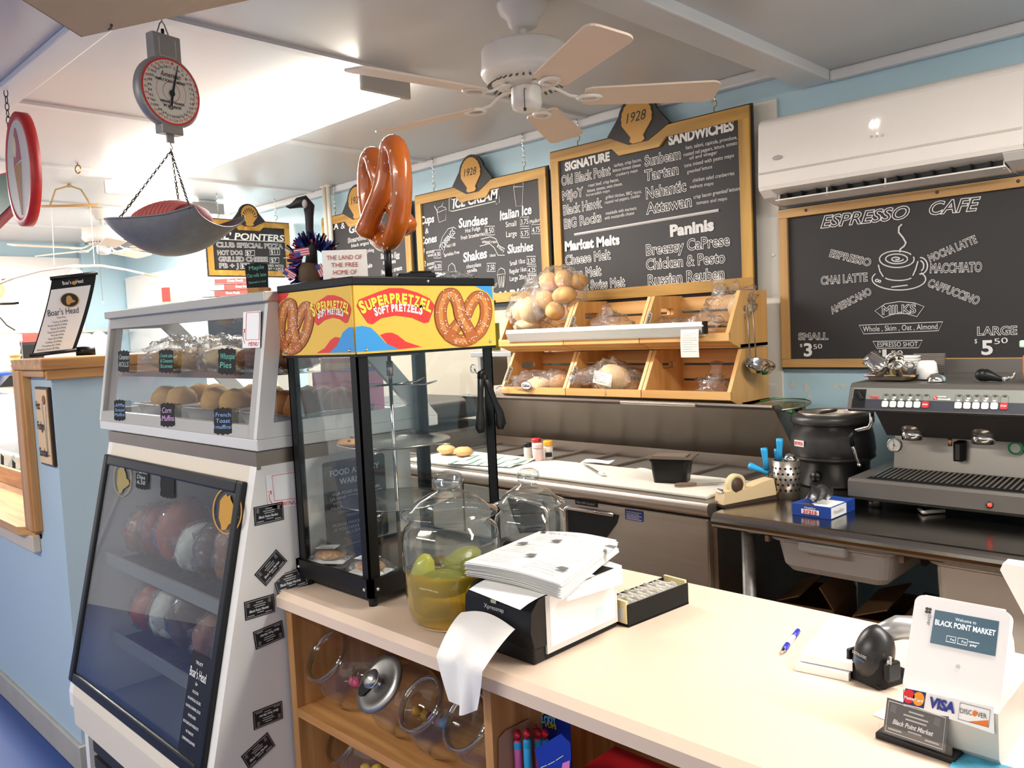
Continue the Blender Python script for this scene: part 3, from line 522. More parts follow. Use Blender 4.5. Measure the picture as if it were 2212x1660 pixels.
X_ = Px(1660, 400, 4.007, (0, EY-.0005, 0), (0, -1, 0)); m = MB()
for s_, a, b, c, d, h, sh in (('ESPRESSO', 450, 372, 1225, 285, 100, .3), ('CAFE', 1390, 258, 1840, 215, 108, .3), ('ESPRESSO', 525, 618, 880, 705, 62, 0), ('CHAI LATTE', 455, 862, 860, 830, 68, 0), ('AMERICANO', 552, 1118, 900, 940, 60, 0), ('MOCHA LATTE', 1400, 668, 1812, 495, 66, 0), ('MACCHIATO', 1398, 760, 1848, 748, 78, 0), ('CAPPUCCINO', 1372, 872, 1810, 1038, 66, 0), ('MILKS', 985, 1120, 1280, 1105, 72, 0), ('SMALL', 260, 1340, 520, 1337, 58, 0), ('LARGE', 1808, 1300, 2155, 1292, 70, 0)): X_.text(m, s_, a, b, c, d, h, CH, 'outline', sh)
for s_, a, b, c, d, h, k in (('Whole , Skim , Oat , Almond', 820, 1270, 1465, 1247, 46, 'fill'), ('ESPRESSO SHOT', 945, 1402, 1295, 1396, 40, 'fill'), ('1', 988, 1485, 1025, 1484, 58, 'fat'), ('.50', 1040, 1482, 1165, 1475, 45, 'fill'), ('3', 308, 1480, 380, 1480, 108, 'bold'), ('50', 392, 1420, 468, 1414, 40, 'fill'), ('$', 274, 1402, 296, 1402, 26, 'fill'), ('5', 1845, 1467, 1945, 1465, 120, 'bold'), ('50', 1958, 1378, 2075, 1366, 48, 'fill'), ('$', 1785, 1370, 1808, 1370, 38, 'fill'), ('$', 955, 1450, 975, 1450, 22, 'fill')): X_.text(m, s_, a, b, c, d, h, CH, k)
X_.line(m, [(922, 1090), (1010, 1030), (1130, 1010), (1260, 1020), (1348, 1052), (1285, 1140), (1200, 1115), (1120, 1112), (1060, 1125), (995, 1150)], .003, CH, True)
X_.line(m, [(785, 1215), (1510, 1185), (1472, 1262), (825, 1290)], .003, CH, True); X_.line(m, [(905, 1355), (1333, 1345), (1300, 1410), (940, 1415)], .003, CH, True)
X_.line(m, [(1157, 340), (1130, 365), (1128, 410), (1165, 455), (1190, 500), (1175, 530), (1142, 555), (1138, 582)], .006, CH)
el = lambda cx, cy, rx, ry, a0, a1, n=26: [(cx+rx*math.cos(a0+(a1-a0)*i/n), cy+ry*math.sin(a0+(a1-a0)*i/n)) for i in range(n+1)]
for q in (el(1112, 643, 150, 72, -.3, PI+1.2), el(1112, 643, 150, 72, PI+.1, 2*PI-.6), el(1110, 640, 95, 42, 0, 2*PI), [(1110+60*(1-i/26)*math.cos(i*.4), 640+26*(1-i/26)*math.sin(i*.4)) for i in range(24)], [(952, 690), (965, 745), (995, 795)], [(1295, 660), (1275, 730), (1250, 785)], el(1125, 795, 118, 32, .3, PI-.3), el(1315, 700, 62, 72, -1.6, 1.7), el(1310, 700, 35, 45, -1.4, 1.2), el(1130, 815, 232, 95, -.6, PI+.5), [(1065, 885), (1205, 868)], el(940, 828, 14, 10, 0, 2*PI, 10), el(963, 834, 11, 9, 0, 2*PI, 10)): X_.line(m, q, .0045, CH)
m.build('lettering', t)
# ================================================================ AIR CONDITIONER
acw = mat('ac_white', '#e9e3dd', .3, var=.02, vs=30); AX0, AX1 = -1.557, -.665
t = thing('air_conditioner', 'white wall mounted air conditioner showing 68 above the espresso board', 'air conditioner', (-1.1, 3.1, 1.93))
m = MB(); m.M = F((AX0, 0, 0), (0, 1, 0), (0, 0, 1)); prof = [(3.2, 2.262), (3.06, 2.262)]+arc(3.055, 2.225, .04, .037, PI/2, PI-.1, 5)+[(2.993, 2.10), (2.99, 2.055), (2.992, 2.035), (3.0, 2.02)]+[(3.075, 1.962), (3.1, 1.945), (3.13, 1.94), (3.2, 1.938)]
prof = [(3.2, 2.262), (3.06, 2.262)]+arc(3.05, 2.222, .05, .04, PI/2, PI-.15, 5)+[(2.992, 2.10), (2.988, 2.0), (2.994, 1.985), (3.02, 1.978), (3.055, 1.97)]
low = [(3.055, 1.97), (3.10, 1.945), (3.13, 1.94), (3.2, 1.938)]
m.prism(prof+[(3.2, 1.97)], AX1-AX0, acw); m.M = I4
for xa, xb in ((AX0, AX0+.045), (AX1-.06, AX1)):
    m.M = F((xa, 0, 0), (0, 1, 0), (0, 0, 1)); m.prism([(2.99, 2.0), (3.0, 1.982), (3.03, 1.96)]+low[1:]+[(3.2, 2.0)], xb-xa, acw)
m.build('casing', t)
m = MB(); m.M = F((AX0+.045, 0, 0), (0, 1, 0), (0, 0, 1)); L_ = AX1-AX0-.105
m.prism([(3.11, 1.95), (3.13, 1.938), (3.2, 1.936), (3.2, 1.95)], L_, acw); m.build('bottom_tray', t)
m = MB(); m.bb(AX0+.045, AX1-.06, 3.06, 3.19, 1.951, 1.9695, black)
for i in range(13): x = AX0+.09+i*.058; m.bb(x, x+.005, 3.03, 3.08, 1.952, 1.969, blackm)
m.build('air_outlet', t)
m = MB(); m.M = F((AX0+.045, 0, 0), (0, 1, 0), (0, 0, 1)); m.prism([(3.035, 1.945), (3.10, 1.932), (3.101, 1.936), (3.036, 1.95)], L_, acw); m.M = I4
for x in (AX0+.05, AX0+.24, AX0+.45, AX1-.07): m.bb(x, x+.004, 3.05, 3.07, 1.94, 1.97, acw)
m.build('louvre', t)
m = MB(); m.bb(AX0+.004, AX1-.004, 2.9875, 2.99, 2.046, 2.053, mat('silver_stripe', '#b7b2ac', .3, .5)); m.build('trim_stripe', t)
X_ = Px(1620, 120, 3.7365, (0, 2.990, 0), (0, -1, 0)); lit = mat('lit_segment', '#ffffff', .5, emit=1.1); m = MB()
X_.text(m, '68', 960, 588, 1040, 575, 65, lit, 'bold', .12); m.sph(X_(1026, 628), .003, lit, 8, 6); m.build('display', t)
m = MB()
for x in (982, 1026, 1070): X_.line(m, el(x, 655-(x-982)*.1, 8, 8, 0, 2*PI, 10), .0015, mat('grey_icon', '#a9a39c', .5), True)
m.build('status_icons', t)
m = MB(); q = X_(222, 825); m.M = F(q+V((0, -.001, 0)), (1, 0, 0), (0, 0, 1)); m.prism(arc(0, 0, .019, .0085, 0, 2*PI, 24)[:-1], .002, mat('badge_grey', '#a6a19b', .4)); m.M = I4; m.text('Carrier', q+V((-.012, -.0035, -.003)), q+V((.012, -.0035, -.003)), .006, white, 'fill', .3, (0, -1, 0)); m.build('badge', t)
# ================================================================ BREAD CRATES
tagw = mat('label_card', '#eeeae2', .6); bread = mat('bread_crust', '#d8a868', .6, var=.22, vs=14, bump=.15, bs=30); bread2 = mat('pale_bread', '#e3c391', .6, var=.18, vs=12, bump=.15, bs=30); crust = mat('toasted_crust', '#b8854a', .6, var=.3, vs=22, bump=.3, bs=50)
CW = .4167; CX0 = -2.85; YB = 3.12
crate_at = {}
names = [['white', 'wheat', ''], ['rolls', 'marble rye', 'bagels']]
labs = [['pine bread crate labelled white, bottom row left', 'pine bread crate labelled wheat, bottom row middle', 'pine bread crate at the bottom right with side hand hole'], ['pine bread crate full of bagged rolls, top row left', 'pine bread crate labelled marble rye, top row middle', 'pine bread crate labelled bagels, top row right']]
for row in (0, 1):
    for col in range(3):
        x0 = CX0+CW*col+.002; x1 = x0+CW-.004; z0 = 1.157+.228*row; t = thing('bread_crate', labs[row][col], 'crate', ((x0+x1)/2, 2.95, z0), 'pine bread crates'); crate_at[row, col] = (x0, x1, z0)
        zt = z0+.222; prof = [(2.90, z0), (2.815, z0+.03), (2.815, z0+.06), (2.91, zt), (YB, zt), (YB, z0)]
        slot = [(3.0+a*.5, z0+.155+b) for a, b in rrect(-.10, -.014, .10, .014, .0135, 4)][::-1]
        for x in (x0, x1-.016): m = MB(F((x, 0, 0), (0, 1, 0), (0, 0, 1))); m.plate(prof, [slot], .016, piney); m.build('side_panel', t)
        m = MB(); m.bb(x0, x1, 2.90, YB, z0, z0+.012, pine); m.build('bottom_board', t)
        m = MB(F((x0, 0, 0), (0, 1, 0), (0, 0, 1))); m.prism([(2.8115, z0+.030), (2.8115, z0+.061), (2.829, z0+.061), (2.829, z0+.034)], x1-x0, pine); m.prism([(2.8115, z0+.0285), (2.898, z0-.0015), (2.908, z0+.010), (2.829, z0+.034)], x1-x0, pine); m.build('front_lip', t)
        for za in (z0+.02, z0+.088, z0+.156): m = MB(); m.bb(x0+.016, x1-.016, YB-.012, YB, za, za+.058, pine); m.build('back_slat', t)
        for s_, off in (((names[row][col].upper(), 0),) if names[row][col] and names[row][col] != 'rolls' else ()) + ((('RYE', .035),) if names[row][col] == 'marble rye' else ()):
            o = V((x0+.0166, 2.845+off*.9, z0+.075-off*.3)); d = V((0, .095, .16)).normalized(); n = V((1, 0, 0)); ex = d; L_ = (.085, .05)[off > 0]
            m = MB(); up = n.cross(ex); m.add([o, o+ex*L_, o+ex*L_+up*.028, o+up*.028], [(0, 1, 2, 3)], tagw); m.text(s_, o+ex*.008+up*.008, o+ex*(L_-.008)+up*.008, .013, ink, 'bold', 0, n, .0005); m.build('name_label', t)
def bread_bag(label, c, items, film_r, seed, mt=bread, tail=None, name='bread_bag', group='bagged bread in the crates', amp=.16):
    t = thing(name, label, 'bread', V(c)-V((0, 0, film_r[2])), group)
    for i, (dx, dy, dz, rx, ry, rz) in enumerate(items):
        m = MB(); m.blob((c[0]+dx, c[1]+dy, c[2]+dz), (rx, ry, rz), mt, .07, 1.6, seed+i, 20, 14); m.build('bread_piece', t)
    m = MB(); m.blob(c, film_r, wrap, amp, 2.2, seed, 36, 24, True)
    if tail:
        for a, b, r in tail: m.tube([lerp(V(a), V(b), q/6)+V((rnd.uniform(-.01, .01), rnd.uniform(-.01, .01), 0)) for q in range(7)], [r*(.5+.5*abs(math.sin(q*1.3+seed))) for q in range(7)], wrap, 9)
    m.build('clear_bag', t); return t
x0, x1, z0 = crate_at[1, 0]
p = at_y(1200, 640, 2.93)
bread_bag('bag of round golden rolls heaped on the top left crate', (p.x, 2.95, p.z), [(-.02, -.04, .07, .045, .05, .045), (.06, -.02, .075, .045, .05, .045), (.10, .03, .06, .045, .05, .04), (.08, -.05, 0, .065, .05, .04), (-.03, -.06, -.02, .05, .05, .05), (.03, -.06, -.07, .045, .05, .045), (.11, 0, -.06, .045, .05, .045), (-.06, .03, .03, .05, .05, .05)], (.155, .12, .145), 3, bread, [((p.x-.06, 2.86, p.z+.03), (p.x-.02, 2.84, p.z-.1), .03)], amp=.1)
p = at_y(1140, 668, 2.88)
bread_bag('bagged pale loaf leaning at the left end of the top crates', (p.x, 2.90, p.z-.01), [(-.035, 0, 0, .055, .075, .06), (.03, -.01, .005, .06, .08, .07), (-.01, -.02, -.07, .07, .06, .035)], (.125, .11, .115), 11, bread2, [((p.x+.02, 2.86, p.z+.08), (p.x+.05, 2.88, p.z+.14), .035)])
x0, x1, z0 = crate_at[1, 1]; p = at_y(1310, 690, 2.93)
bread_bag('pointed clear bag with rye slices in the marble rye crate', (p.x, 2.96, z0+.085), [(0, 0, -.02, .09, .06, .05)], (.12, .08, .085), 21, bread2, [((p.x, 2.93, z0+.12), (p.x+.01, 2.93, z0+.19), .03)])
x0, x1, z0 = crate_at[1, 2]; p = at_y(1445, 690, 2.95)
bread_bag('low bag of bagels at the front of the bagel crate', (p.x, 2.95, z0+.07), [(-.06, 0, -.01, .05, .05, .03), (.05, 0, -.01, .05, .05, .03)], (.13, .09, .065), 31, crust)
p = at_y(1575, 655, 2.95)
bread_bag('tall crumpled clear bag standing over the right end of the crates', (p.x-.01, 2.97, p.z-.015), [(.03, .04, .0, .055, .05, .06)], (.10, .075, .085), 41, bread2, [((p.x-.03, 2.93, p.z+.03), (p.x-.05, 2.94, p.z+.12), .028), ((p.x-.05, 2.90, p.z-.03), (p.x-.16, 2.86, p.z-.11), .04), ((p.x-.02, 2.90, p.z-.05), (p.x-.07, 2.87, p.z-.13), .03)], amp=.3)
x0, x1, z0 = crate_at[0, 0]; p = at_y(1150, 825, 2.86)
t = bread_bag('bagged white bread with an oval red label in the white crate', (p.x, 2.88, z0+.075), [(.02, 0, -.015, .07, .06, .045)], (.125, .085, .065), 51, bread2, [((p.x-.09, 2.85, z0+.06), (p.x-.17, 2.80, z0+.03), .035)])
q = V((p.x+.01, 2.805, z0+.07)); m = MB(F(q, (1, 0, 0), (0, 0, 1))); m.prism(arc(0, 0, .034, .02, 0, 2*PI, 22)[:-1], .001, mat('maroon_print', '#7c2a22', .5)); m.prism(arc(0, 0, .031, .0175, 0, 2*PI, 22)[:-1], .0014, tagw); m.M = I4; m.text('Calise', q+V((-.024, -.0016, -.006)), q+V((.024, -.0016, -.006)), .012, ink, 'bold', .2, (0, -1, 0)); m.build('oval_label', t)
p = at_y(1195, 825, 2.9); bread_bag('second bag of white bread beside the oval labelled one', (p.x+.01, 2.92, z0+.075), [(.02, 0, -.01, .06, .06, .05)], (.10, .08, .07), 57, crust)
x0, x1, z0 = crate_at[0, 1]; p = at_y(1320, 805, 2.88)
t = bread_bag('bagged loaf with a white paper label in the wheat crate', (p.x, 2.89, z0+.10), [(0, 0, 0, .085, .06, .065)], (.11, .085, .09), 61, bread2, [((p.x-.05, 2.85, z0+.13), (p.x-.19, 2.84, z0+.09), .045)])
m = MB(F((p.x-.05, 2.812, z0+.09), (.98, 0, -.2), (.1, 0, 1))); m.prism([(0, 0), (.10, 0), (.10, .055), (0, .055)], .001, tagw)
for i in range(4): m.prism([(.01, .01+i*.01), (.07, .01+i*.01), (.07, .013+i*.01), (.01, .013+i*.01)], .0014, paper2)
m.build('paper_label', t)
p = at_y(1366, 830, 2.9); bread_bag('small open bag with a bread end at the right of the wheat crate', (p.x-.02, 2.93, z0+.075), [(0, 0, -.02, .045, .05, .04)], (.075, .07, .075), 71, crust)
x0, x1, z0 = crate_at[0, 2]; p = at_y(1535, 815, 2.95)
bread_bag('almost empty crumpled bag in the bottom right crate', (p.x, 2.97, z0+.06), [], (.075, .05, .055), 81, bread2, [((p.x, 2.95, z0+.07), (p.x+.03, 2.97, z0+.16), .03), ((p.x-.03, 2.93, z0+.03), (p.x-.13, 2.93, z0+.03), .025)], name='empty_bag', group='bagged bread in the crates', amp=.35)
# order rail with ticket
t = thing('ticket_rail', 'long aluminium order rail along the front of the top crates', 'rail', (-2.23, 2.78, 1.44))
ra = at_y(1090, 728, 2.80); rb_ = at_y(1520, 712, 2.80)
m = MB(); m.M = F((-2.77, 0, 0), (0, 1, 0), (0, 0, 1)); m.prism([(2.813, 1.445), (2.80, 1.44), (2.785, 1.475), (2.79, 1.492), (2.812, 1.492)], 1.075, alu); m.build('rail_body', t)
m = MB(); m.bb(-2.775, -1.70, 2.803, 2.812, 1.436, 1.462, mat('white_tape', '#f1efea', .5)); m.build('tape_strip', t)
m = MB(); m.bb(-1.703, -1.69, 2.786, 2.813, 1.444, 1.494, black, .003); m.build('end_cap', t)
a = at_y(1472, 712, 2.795); b = at_y(1513, 772, 2.795)
m = MB(); m.grid(lambda u, v: (a.x+(b.x-a.x)*u, 2.79-.004*math.sin(v*3)-.003*v, a.z+(b.z-a.z)*v), 4, 10, tagw)
for i in range(9): z = a.z+(b.z-a.z)*(.15+.08*i); m.bb(a.x+.008, b.x-.008-.02*(i % 3 == 1), 2.7835, 2.7838, z, z+.0012, paper2)
tag(m.build('order_ticket'), 'white paper order ticket hanging from the order rail', 'ticket')
# ladles
for i, (u0, v0, u1, v1, lab) in enumerate(((1612, 660, 1611, 782, 'steel ladle hanging at the right end of the crates, nearer the crate front'), (1624, 640, 1634, 785, 'steel ladle hanging at the right end of the crates, closest to the chalkboard'))):
    y = 2.93+.03*i; a = at_y(u0, v0, y); b = at_y(u1, v1, y); a.x = max(a.x, -1.585); t = thing('ladle', lab, 'ladle', b, 'ladles hung on the crates')
    top = V((a.x, y, a.z)); bot = V((max(b.x, -1.58), y, b.z))
    m = MB(); m.tube([top + V((-.012, 0, -.02)), top+V((-.008, 0, 0)), top+V((0, 0, -.004)), lerp(top, bot, .5), bot], [.003, .003, .004, .004, .005], steel, 8, flat=.6); m.build('handle', t)
    R = Matrix.Translation(bot+V((.035, -.012, -.008))) @ Matrix.Rotation(.42, 4, 'Y') @ Matrix.Rotation(.35, 4, 'X')
    m = MB(R); m.lathe([(.0, -.034), (.02, -.032), (.036, -.02), (.044, 0), (.046, .002), (.042, 0), (.034, -.018), (.018, -.029), (0, -.031)], chrome, 24); m.build('bowl', t)
# ================================================================ THINGS ON THE PREP TABLE
def bottle(label, u, v, z, r, h, body, capc, cap_h, name='squeeze_bottle', group='condiment bottles on the prep table'):
    c = at_z(u, v, z); t = thing(name, label, 'bottle', c, group)
    m = MB(Matrix.Translation(c)); m.lathe([(0, 0), (r*.95, 0), (r, .005), (r, h*.85), (r*.9, h), (0, h)], body, 20); m.build('body', t)
    m = MB(Matrix.Translation(c)); m.lathe([(r*1.02, h), (r*1.02, h+cap_h*.75), (r*.9, h+cap_h), (0, h+cap_h)], capc, 20); m.build('cap', t); return t, c
bw_ = mat('bottle_plastic', '#e3ddd4', .35)
bottle('bottle with a red cap at the left of the hood', 1160, 985, .93, .021, .062, bw_, mat('red_cap', '#c1272d', .4), .016)
bottle('bottle with a black cap behind the red capped one', 1141, 990, .93, .018, .05, bw_, black, .018)
bottle('pink tinted bottle with a pale cap at the left of the hood', 1163, 995, .93, .022, .055, mat('pink_bottle', '#e0c3bd', .4), mat('pale_pink_cap', '#e2c2b8', .4), .018)
t, c = bottle('mustard bottle with a yellow cap and black label', 1185, 992, .93, .021, .06, bw_, mat('yellow_cap', '#efa51f', .4), .02)
m = MB(); m.M = F(c+V((.017, -.0165, .022)), (.7, .7, 0), (0, 0, 1)); m.prism(rrect(-.014, -.01, .014, .01, .004), .001, black); m.M = I4; m.text('M', c+V((.012, -.0205, .017)), c+V((.019, -.0135, .017)), .009, chalk, 'fill', .2, (.7, -.7, 0)); m.build('label', t)
c = at_z(1452, 1040, .93); t = thing('food_container', 'black deep plastic container with steel lid on the cutting board', 'container', c, rot=.35)
R = RT[t.name]; m = MB(R); rr = [[V((x, y, z)) for x, y in rrect(-a, -b, a, b, .015, 4)] for a, b, z in ((.058, .042, 0), (.068, .05, .075), (.072, .054, .078), (.072, .054, .088))]; n = len(rr[0])
m.add([p for q in rr for p in q], [(i*n+j, i*n+(j+1) % n, (i+1)*n+(j+1) % n, (i+1)*n+j) for i in range(3) for j in range(n)]+[list(range(n))[::-1]], black); m.build('pan_body', t)
m = MB(R); m.box((0, 0, .0905), (.172, .13, .004), steel_d, .0015); m.box((0, 0, .0935), (.12, .08, .004), steel, .0015); m.build('lid', t)
c = at_z(1290, 1030, .93)
def knife(label, a, b, hl, hcol, blw, group='knives on the cutting board', z=.931):
    a = V(at_z(*a, z)); b = V(at_z(*b, z)); t = thing('knife', label, 'knife', a, group); d = (b-a).normalized(); s = V((0, 0, 1)).cross(d)
    m = MB(); m.M = F(a, d, s); m.tube([(0, 0, .007), (hl*.2, 0, .008), (hl*.8, 0, .007), (hl, 0, .006)], [.007, .0095, .0085, .006], hcol, 8, flat=.75); m.build('handle', t)
    L_ = (b-a).length; m = MB(F(a, d, s)); m.prism([(hl, -blw*.5), (L_*.85, -blw*.5), (L_, blw*.4), (hl, blw*.5)], .002, steel, Matrix.Translation((0, 0, .004))); m.build('blade', t)
knife('knife with a white handle lying on the cutting board', (1304, 1030), (1262, 1006), .055, mat('white_handle', '#e8e4da', .45), .012)
knife('small knife with a worn brown handle at the board right end', (1458, 1053), (1568, 1046), .075, mat('worn_wood_handle', '#7b5f4c', .7, var=.15, vs=20), .009)
for u, v, lab, a in ((1283, 1000, 'loose paper slip lying on the pan rail near the bottles', .3), (1385, 1022, 'loose paper slip lying behind the cutting board near the container', -.2)):
    c = at_z(u, v, .922); m = MB(Matrix.Translation((c.x, c.y+.02, .919)) @ Matrix.Rotation(a, 4, 'Z')); m.grid(lambda p, q: ((p-.5)*.13, (q-.5)*.08, .002+.006*abs(math.sin(p*3+q))), 8, 6, paper); tag(m.build('paper_slip'), lab, 'paper', 'paper slips on the prep table')
# towel, bread halves and grill at the left end
towel = mat('green_striped_towel', '#dfe4dc', .9, var=.1, vs=30, bump=.3, bs=200)
a = at_z(1010, 1000, .935); m = MB(Matrix.Translation((a.x+.06, 2.42, .931)) @ Matrix.Rotation(.2, 4, 'Z')); m.grid(lambda u, v: ((u-.5)*.34, (v-.5)*.22, .004+.004*math.sin(u*14)*math.sin(v*9)), 24, 14, towel)
for i in range(5): m.grid(lambda u, v, i=i: ((i/5-.4)*.34+u*.012, (v-.5)*.22, .0046+.004*math.sin((i/5+.1)*14)*math.sin(v*9)+.002), 2, 14, mat('faded_green_stripe', '#8fb79c', .9))
tag(m.build('kitchen_towel'), 'white and green kitchen towel spread at the left end of the cutting board', 'towel')
t = thing('side_table', 'steel side table carrying the sandwich grill left of the prep table', 'table', (-3.6, 2.65, 0)); m = MB(); m.bb(-4.15, -3.07, 2.30, 3.15, .86, .90, steel, .004); m.build('tabletop', t)
for x in (-4.1, -3.12):
    for y in (2.34, 3.1): m = MB(); m.cyl((x, y, 0), (x, y, .86), .02, steel, 12); m.build('leg', t)
m = MB(); m.bb(-4.1, -3.1, 2.33, 3.1, .3, .32, steel); m.build('undershelf', t)
a = at_z(960, 985, .93)
t = thing('sandwich_grill', 'black and steel sandwich grill seen through the pretzel case', 'grill', (-3.45, 2.75, .90))
m = MB(); m.bb(-3.9, -3.10, 2.52, 3.08, .90, 1.0, steel, .006); m.build('base', t)
m = MB(); m.bb(-3.88, -3.12, 2.512, 2.52, .912, .985, mat('control_black', '#2a2623', .5)); m.build('control_panel', t)
for x, cc in ((-3.72, chrome), (-3.52, chrome), (-3.3, chrome)):
    m = MB(); m.cyl((x, 2.512, .95), (x, 2.50, .95), .018, black, 18); m.cyl((x, 2.5115, .95), (x, 2.511, .95), .024, chrome, 18); m.build('knob', t)
m = MB(); m.bb(-3.63, -3.615, 2.506, 2.512, .94, .965, mat('red_rocker', '#a03020', .4)); m.build('rocker_switch', t)
m = MB(); m.bb(-3.86, -3.14, 2.56, 3.05, 1.0, 1.012, blackm); m.build('lower_plate', t)
m = MB(); m.bb(-3.86, -3.14, 2.6, 3.06, 1.06, 1.14, dgrey, .015); m.bb(-3.86, -3.14, 2.6, 3.06, 1.05, 1.06, blackm); m.build('upper_plate', t)
m = MB(); m.tube([(-3.8, 2.62, 1.1), (-3.8, 2.55, 1.12), (-3.2, 2.55, 1.12), (-3.2, 2.62, 1.1)], .01, chrome, 8); m.build('handle', t)
for u, v, lab in ((952, 990, 'toasted bread half on the board below the grill knobs'), (918, 985, 'toasted bread half farther left below the grill knobs')):
    c = at_z(u, v, .945); c.y = 2.46; m = MB(); m.blob((c.x, c.y, .955), (.055, .035, .022), bread, .1, 1.5, u, 20, 12); o = m.build('bread_half'); tag(o, lab, 'bread', 'toasted bread halves')
c = at_y(1076, 700, 2.98); t = thing('oil_bottle', 'slim glass bottle of green olive oil with black pourer', 'bottle', (c.x, 2.98, 1.39))
t.location = (c.x-.02, 2.97, 1.385); RT[t.name] = Matrix.Translation(t.location); bx = V(t.location)
m = MB(); m.bb(CX0-.30, CX0-.005, 2.9, 3.15, 1.36, 1.385, alu, .003); m.bb(CX0-.3, CX0-.28, 2.95, 3.15, 1.2, 1.36, alu); tag(m.build('wall_shelf'), 'small metal wall shelf left of the bread crates under the oil bottle', 'shelf')
m = MB(Matrix.Translation(bx)); m.lathe([(0, .001), (.028, .001), (.03, .01), (.03, .15), (.026, .175), (.013, .2), (.011, .235), (.013, .238), (.013, .245)], glass, 22); m.build('glass_body', t)
m = MB(Matrix.Translation(bx)); m.lathe([(0, .004), (.0275, .004), (.0275, .145), (0, .145)], film('green_oil', (.42, .40, .06), haze=.15, hazecol='#5a5a10'), 22); m.build('oil', t)
m = MB(Matrix.Translation(bx)); m.lathe([(.0125, .24), (.014, .245), (.014, .26), (.006, .265), (0, .265)], black, 14); m.tube([(0, 0, .26), (.002, 0, .285), (.008, 0, .31)], [.004, .003, .002], chrome, 8); m.build('pourer', t)
# ================================================================ THINGS ON THE WORK TABLE
TZ = .90
tan = mat('tape_dispenser_beige', '#d9bf94', .45, bump=.05, bs=200)
a = at_z(1562, 1098, TZ); b = at_z(1680, 1078, TZ); d = (b-a).normalized(); L_ = (b-a).length
t = thing('tape_dispenser', 'beige desk tape dispenser with brown base on the steel table', 'tape dispenser', (a+b)/2); s = V((0, 0, 1)).cross(d); fr = F(a, d, s)
wd = .05
m = MB(fr @ Matrix.Translation((0, wd, 0)) @ Matrix.Rotation(PI/2, 4, 'X')); m.prism([(0, 0), (L_, 0), (L_, .014), (0, .008)], wd, mat('brown_base', '#3b2a1f', .6)); m.build('base', t)
m = MB(fr @ Matrix.Translation((0, wd-.003, 0)) @ Matrix.Rotation(PI/2, 4, 'X')); m.prism([(.004, .008), (.012, .048), (.04, .05), (.055, .036), (.085, .044), (L_*.72, .062), (L_-.012, .068), (L_, .014)], wd-.006, tan); m.build('housing', t)
tape_m = mat('masking_tape', '#dcc99b', .6); R = fr @ Matrix.Translation((.073, wd/2+.01, .062)) @ Matrix.Rotation(PI/2, 4, 'X')
m = MB(R); m.lathe([(.024, 0), (.036, 0), (.036, .02), (.024, .02)], tape_m, 26, None, True); tr = m.build('tape_roll', t)
m = MB(R); m.lathe([(0, -.001), (.024, -.001), (.024, .021), (0, .021)], mat('brown_core', '#4a3526', .6), 22); m.build('core', tr)
m = MB(fr); m.bb(.008, .012, .012, wd-.012, .045, .056, chrome); m.build('cutter', t)
# utensil holder
c = at_z(1686, 1080, TZ); c = V((c.x, c.y+.045, TZ)); hc = c; t = thing('utensil_holder', 'perforated steel utensil holder with blue handles', 'holder', c)
rh, hh = .043, .125
m = MB(Matrix.Translation(c)); m.lathe([(0, .001), (rh, .001), (rh, hh), (rh-.002, hh), (rh-.002, .004)], steel, 30); m.build('cylinder', t)
m = MB(Matrix.Translation(c))
for r in range(5):
    for k in range(16):
        a_ = 2*PI*(k+.5*(r % 2))/16; p = V((math.cos(a_)*(rh+.0004), math.sin(a_)*(rh+.0004), .03+r*.018)); m.add([p+V((-math.sin(a_)*.0042*math.cos(q), math.cos(a_)*.0042*math.cos(q), .0042*math.sin(q))) for q in [i*PI/4 for i in range(8)]], [list(range(8))], black)
m.build('perforation', t)
bl = mat('blue_handle', '#2aa3dc', .4)
for (u0, v0, u1, v1, lab) in ((1684, 1040, 1684, 948, 'blue handled utensil standing upright, tallest in the steel holder'), (1660, 1045, 1650, 968, 'blue handled utensil at the left back of the steel holder'), (1678, 1030, 1619, 1006, 'blue handled utensil lying out sideways over the holder rim'), (1676, 1025, 1673, 972, 'blue handled utensil tucked behind the upright one')):
    a = at_y(u0, v0, c.y); b = at_y(u1, v1, c.y); d = (a-b).normalized(); tt = thing('utensil', lab, 'utensil', b, 'blue handled utensils in the holder')
    if 'behind' in lab: a.y += .02; b.y += .02
    L_ = .072; m = MB(); m.tube([b, b+d*.01, b+d*.04, b+d*L_], [.011, .0115, .009, .0095], bl, 10); m.build('handle', tt)
    e_ = b+d*(L_+.05) if 'sideways' not in lab else b+d*(L_+.02)
    m = MB(); m.tube([b+d*L_, e_], .004, steel, 8); m.build('shank', tt)
p = at_y(1707, 993, c.y); t = thing('food_scoop', 'shiny round metal scoop leaning out of the utensil holder', 'scoop', p)
m = MB(); m.sph(p, .021, chrome, 22, 14); m.build('bowl', t); m = MB(); m.tube([p+V((-.01, 0, -.005)), p+V((-.05, 0, -.02))], .004, chrome, 8); m.build('shank', t)
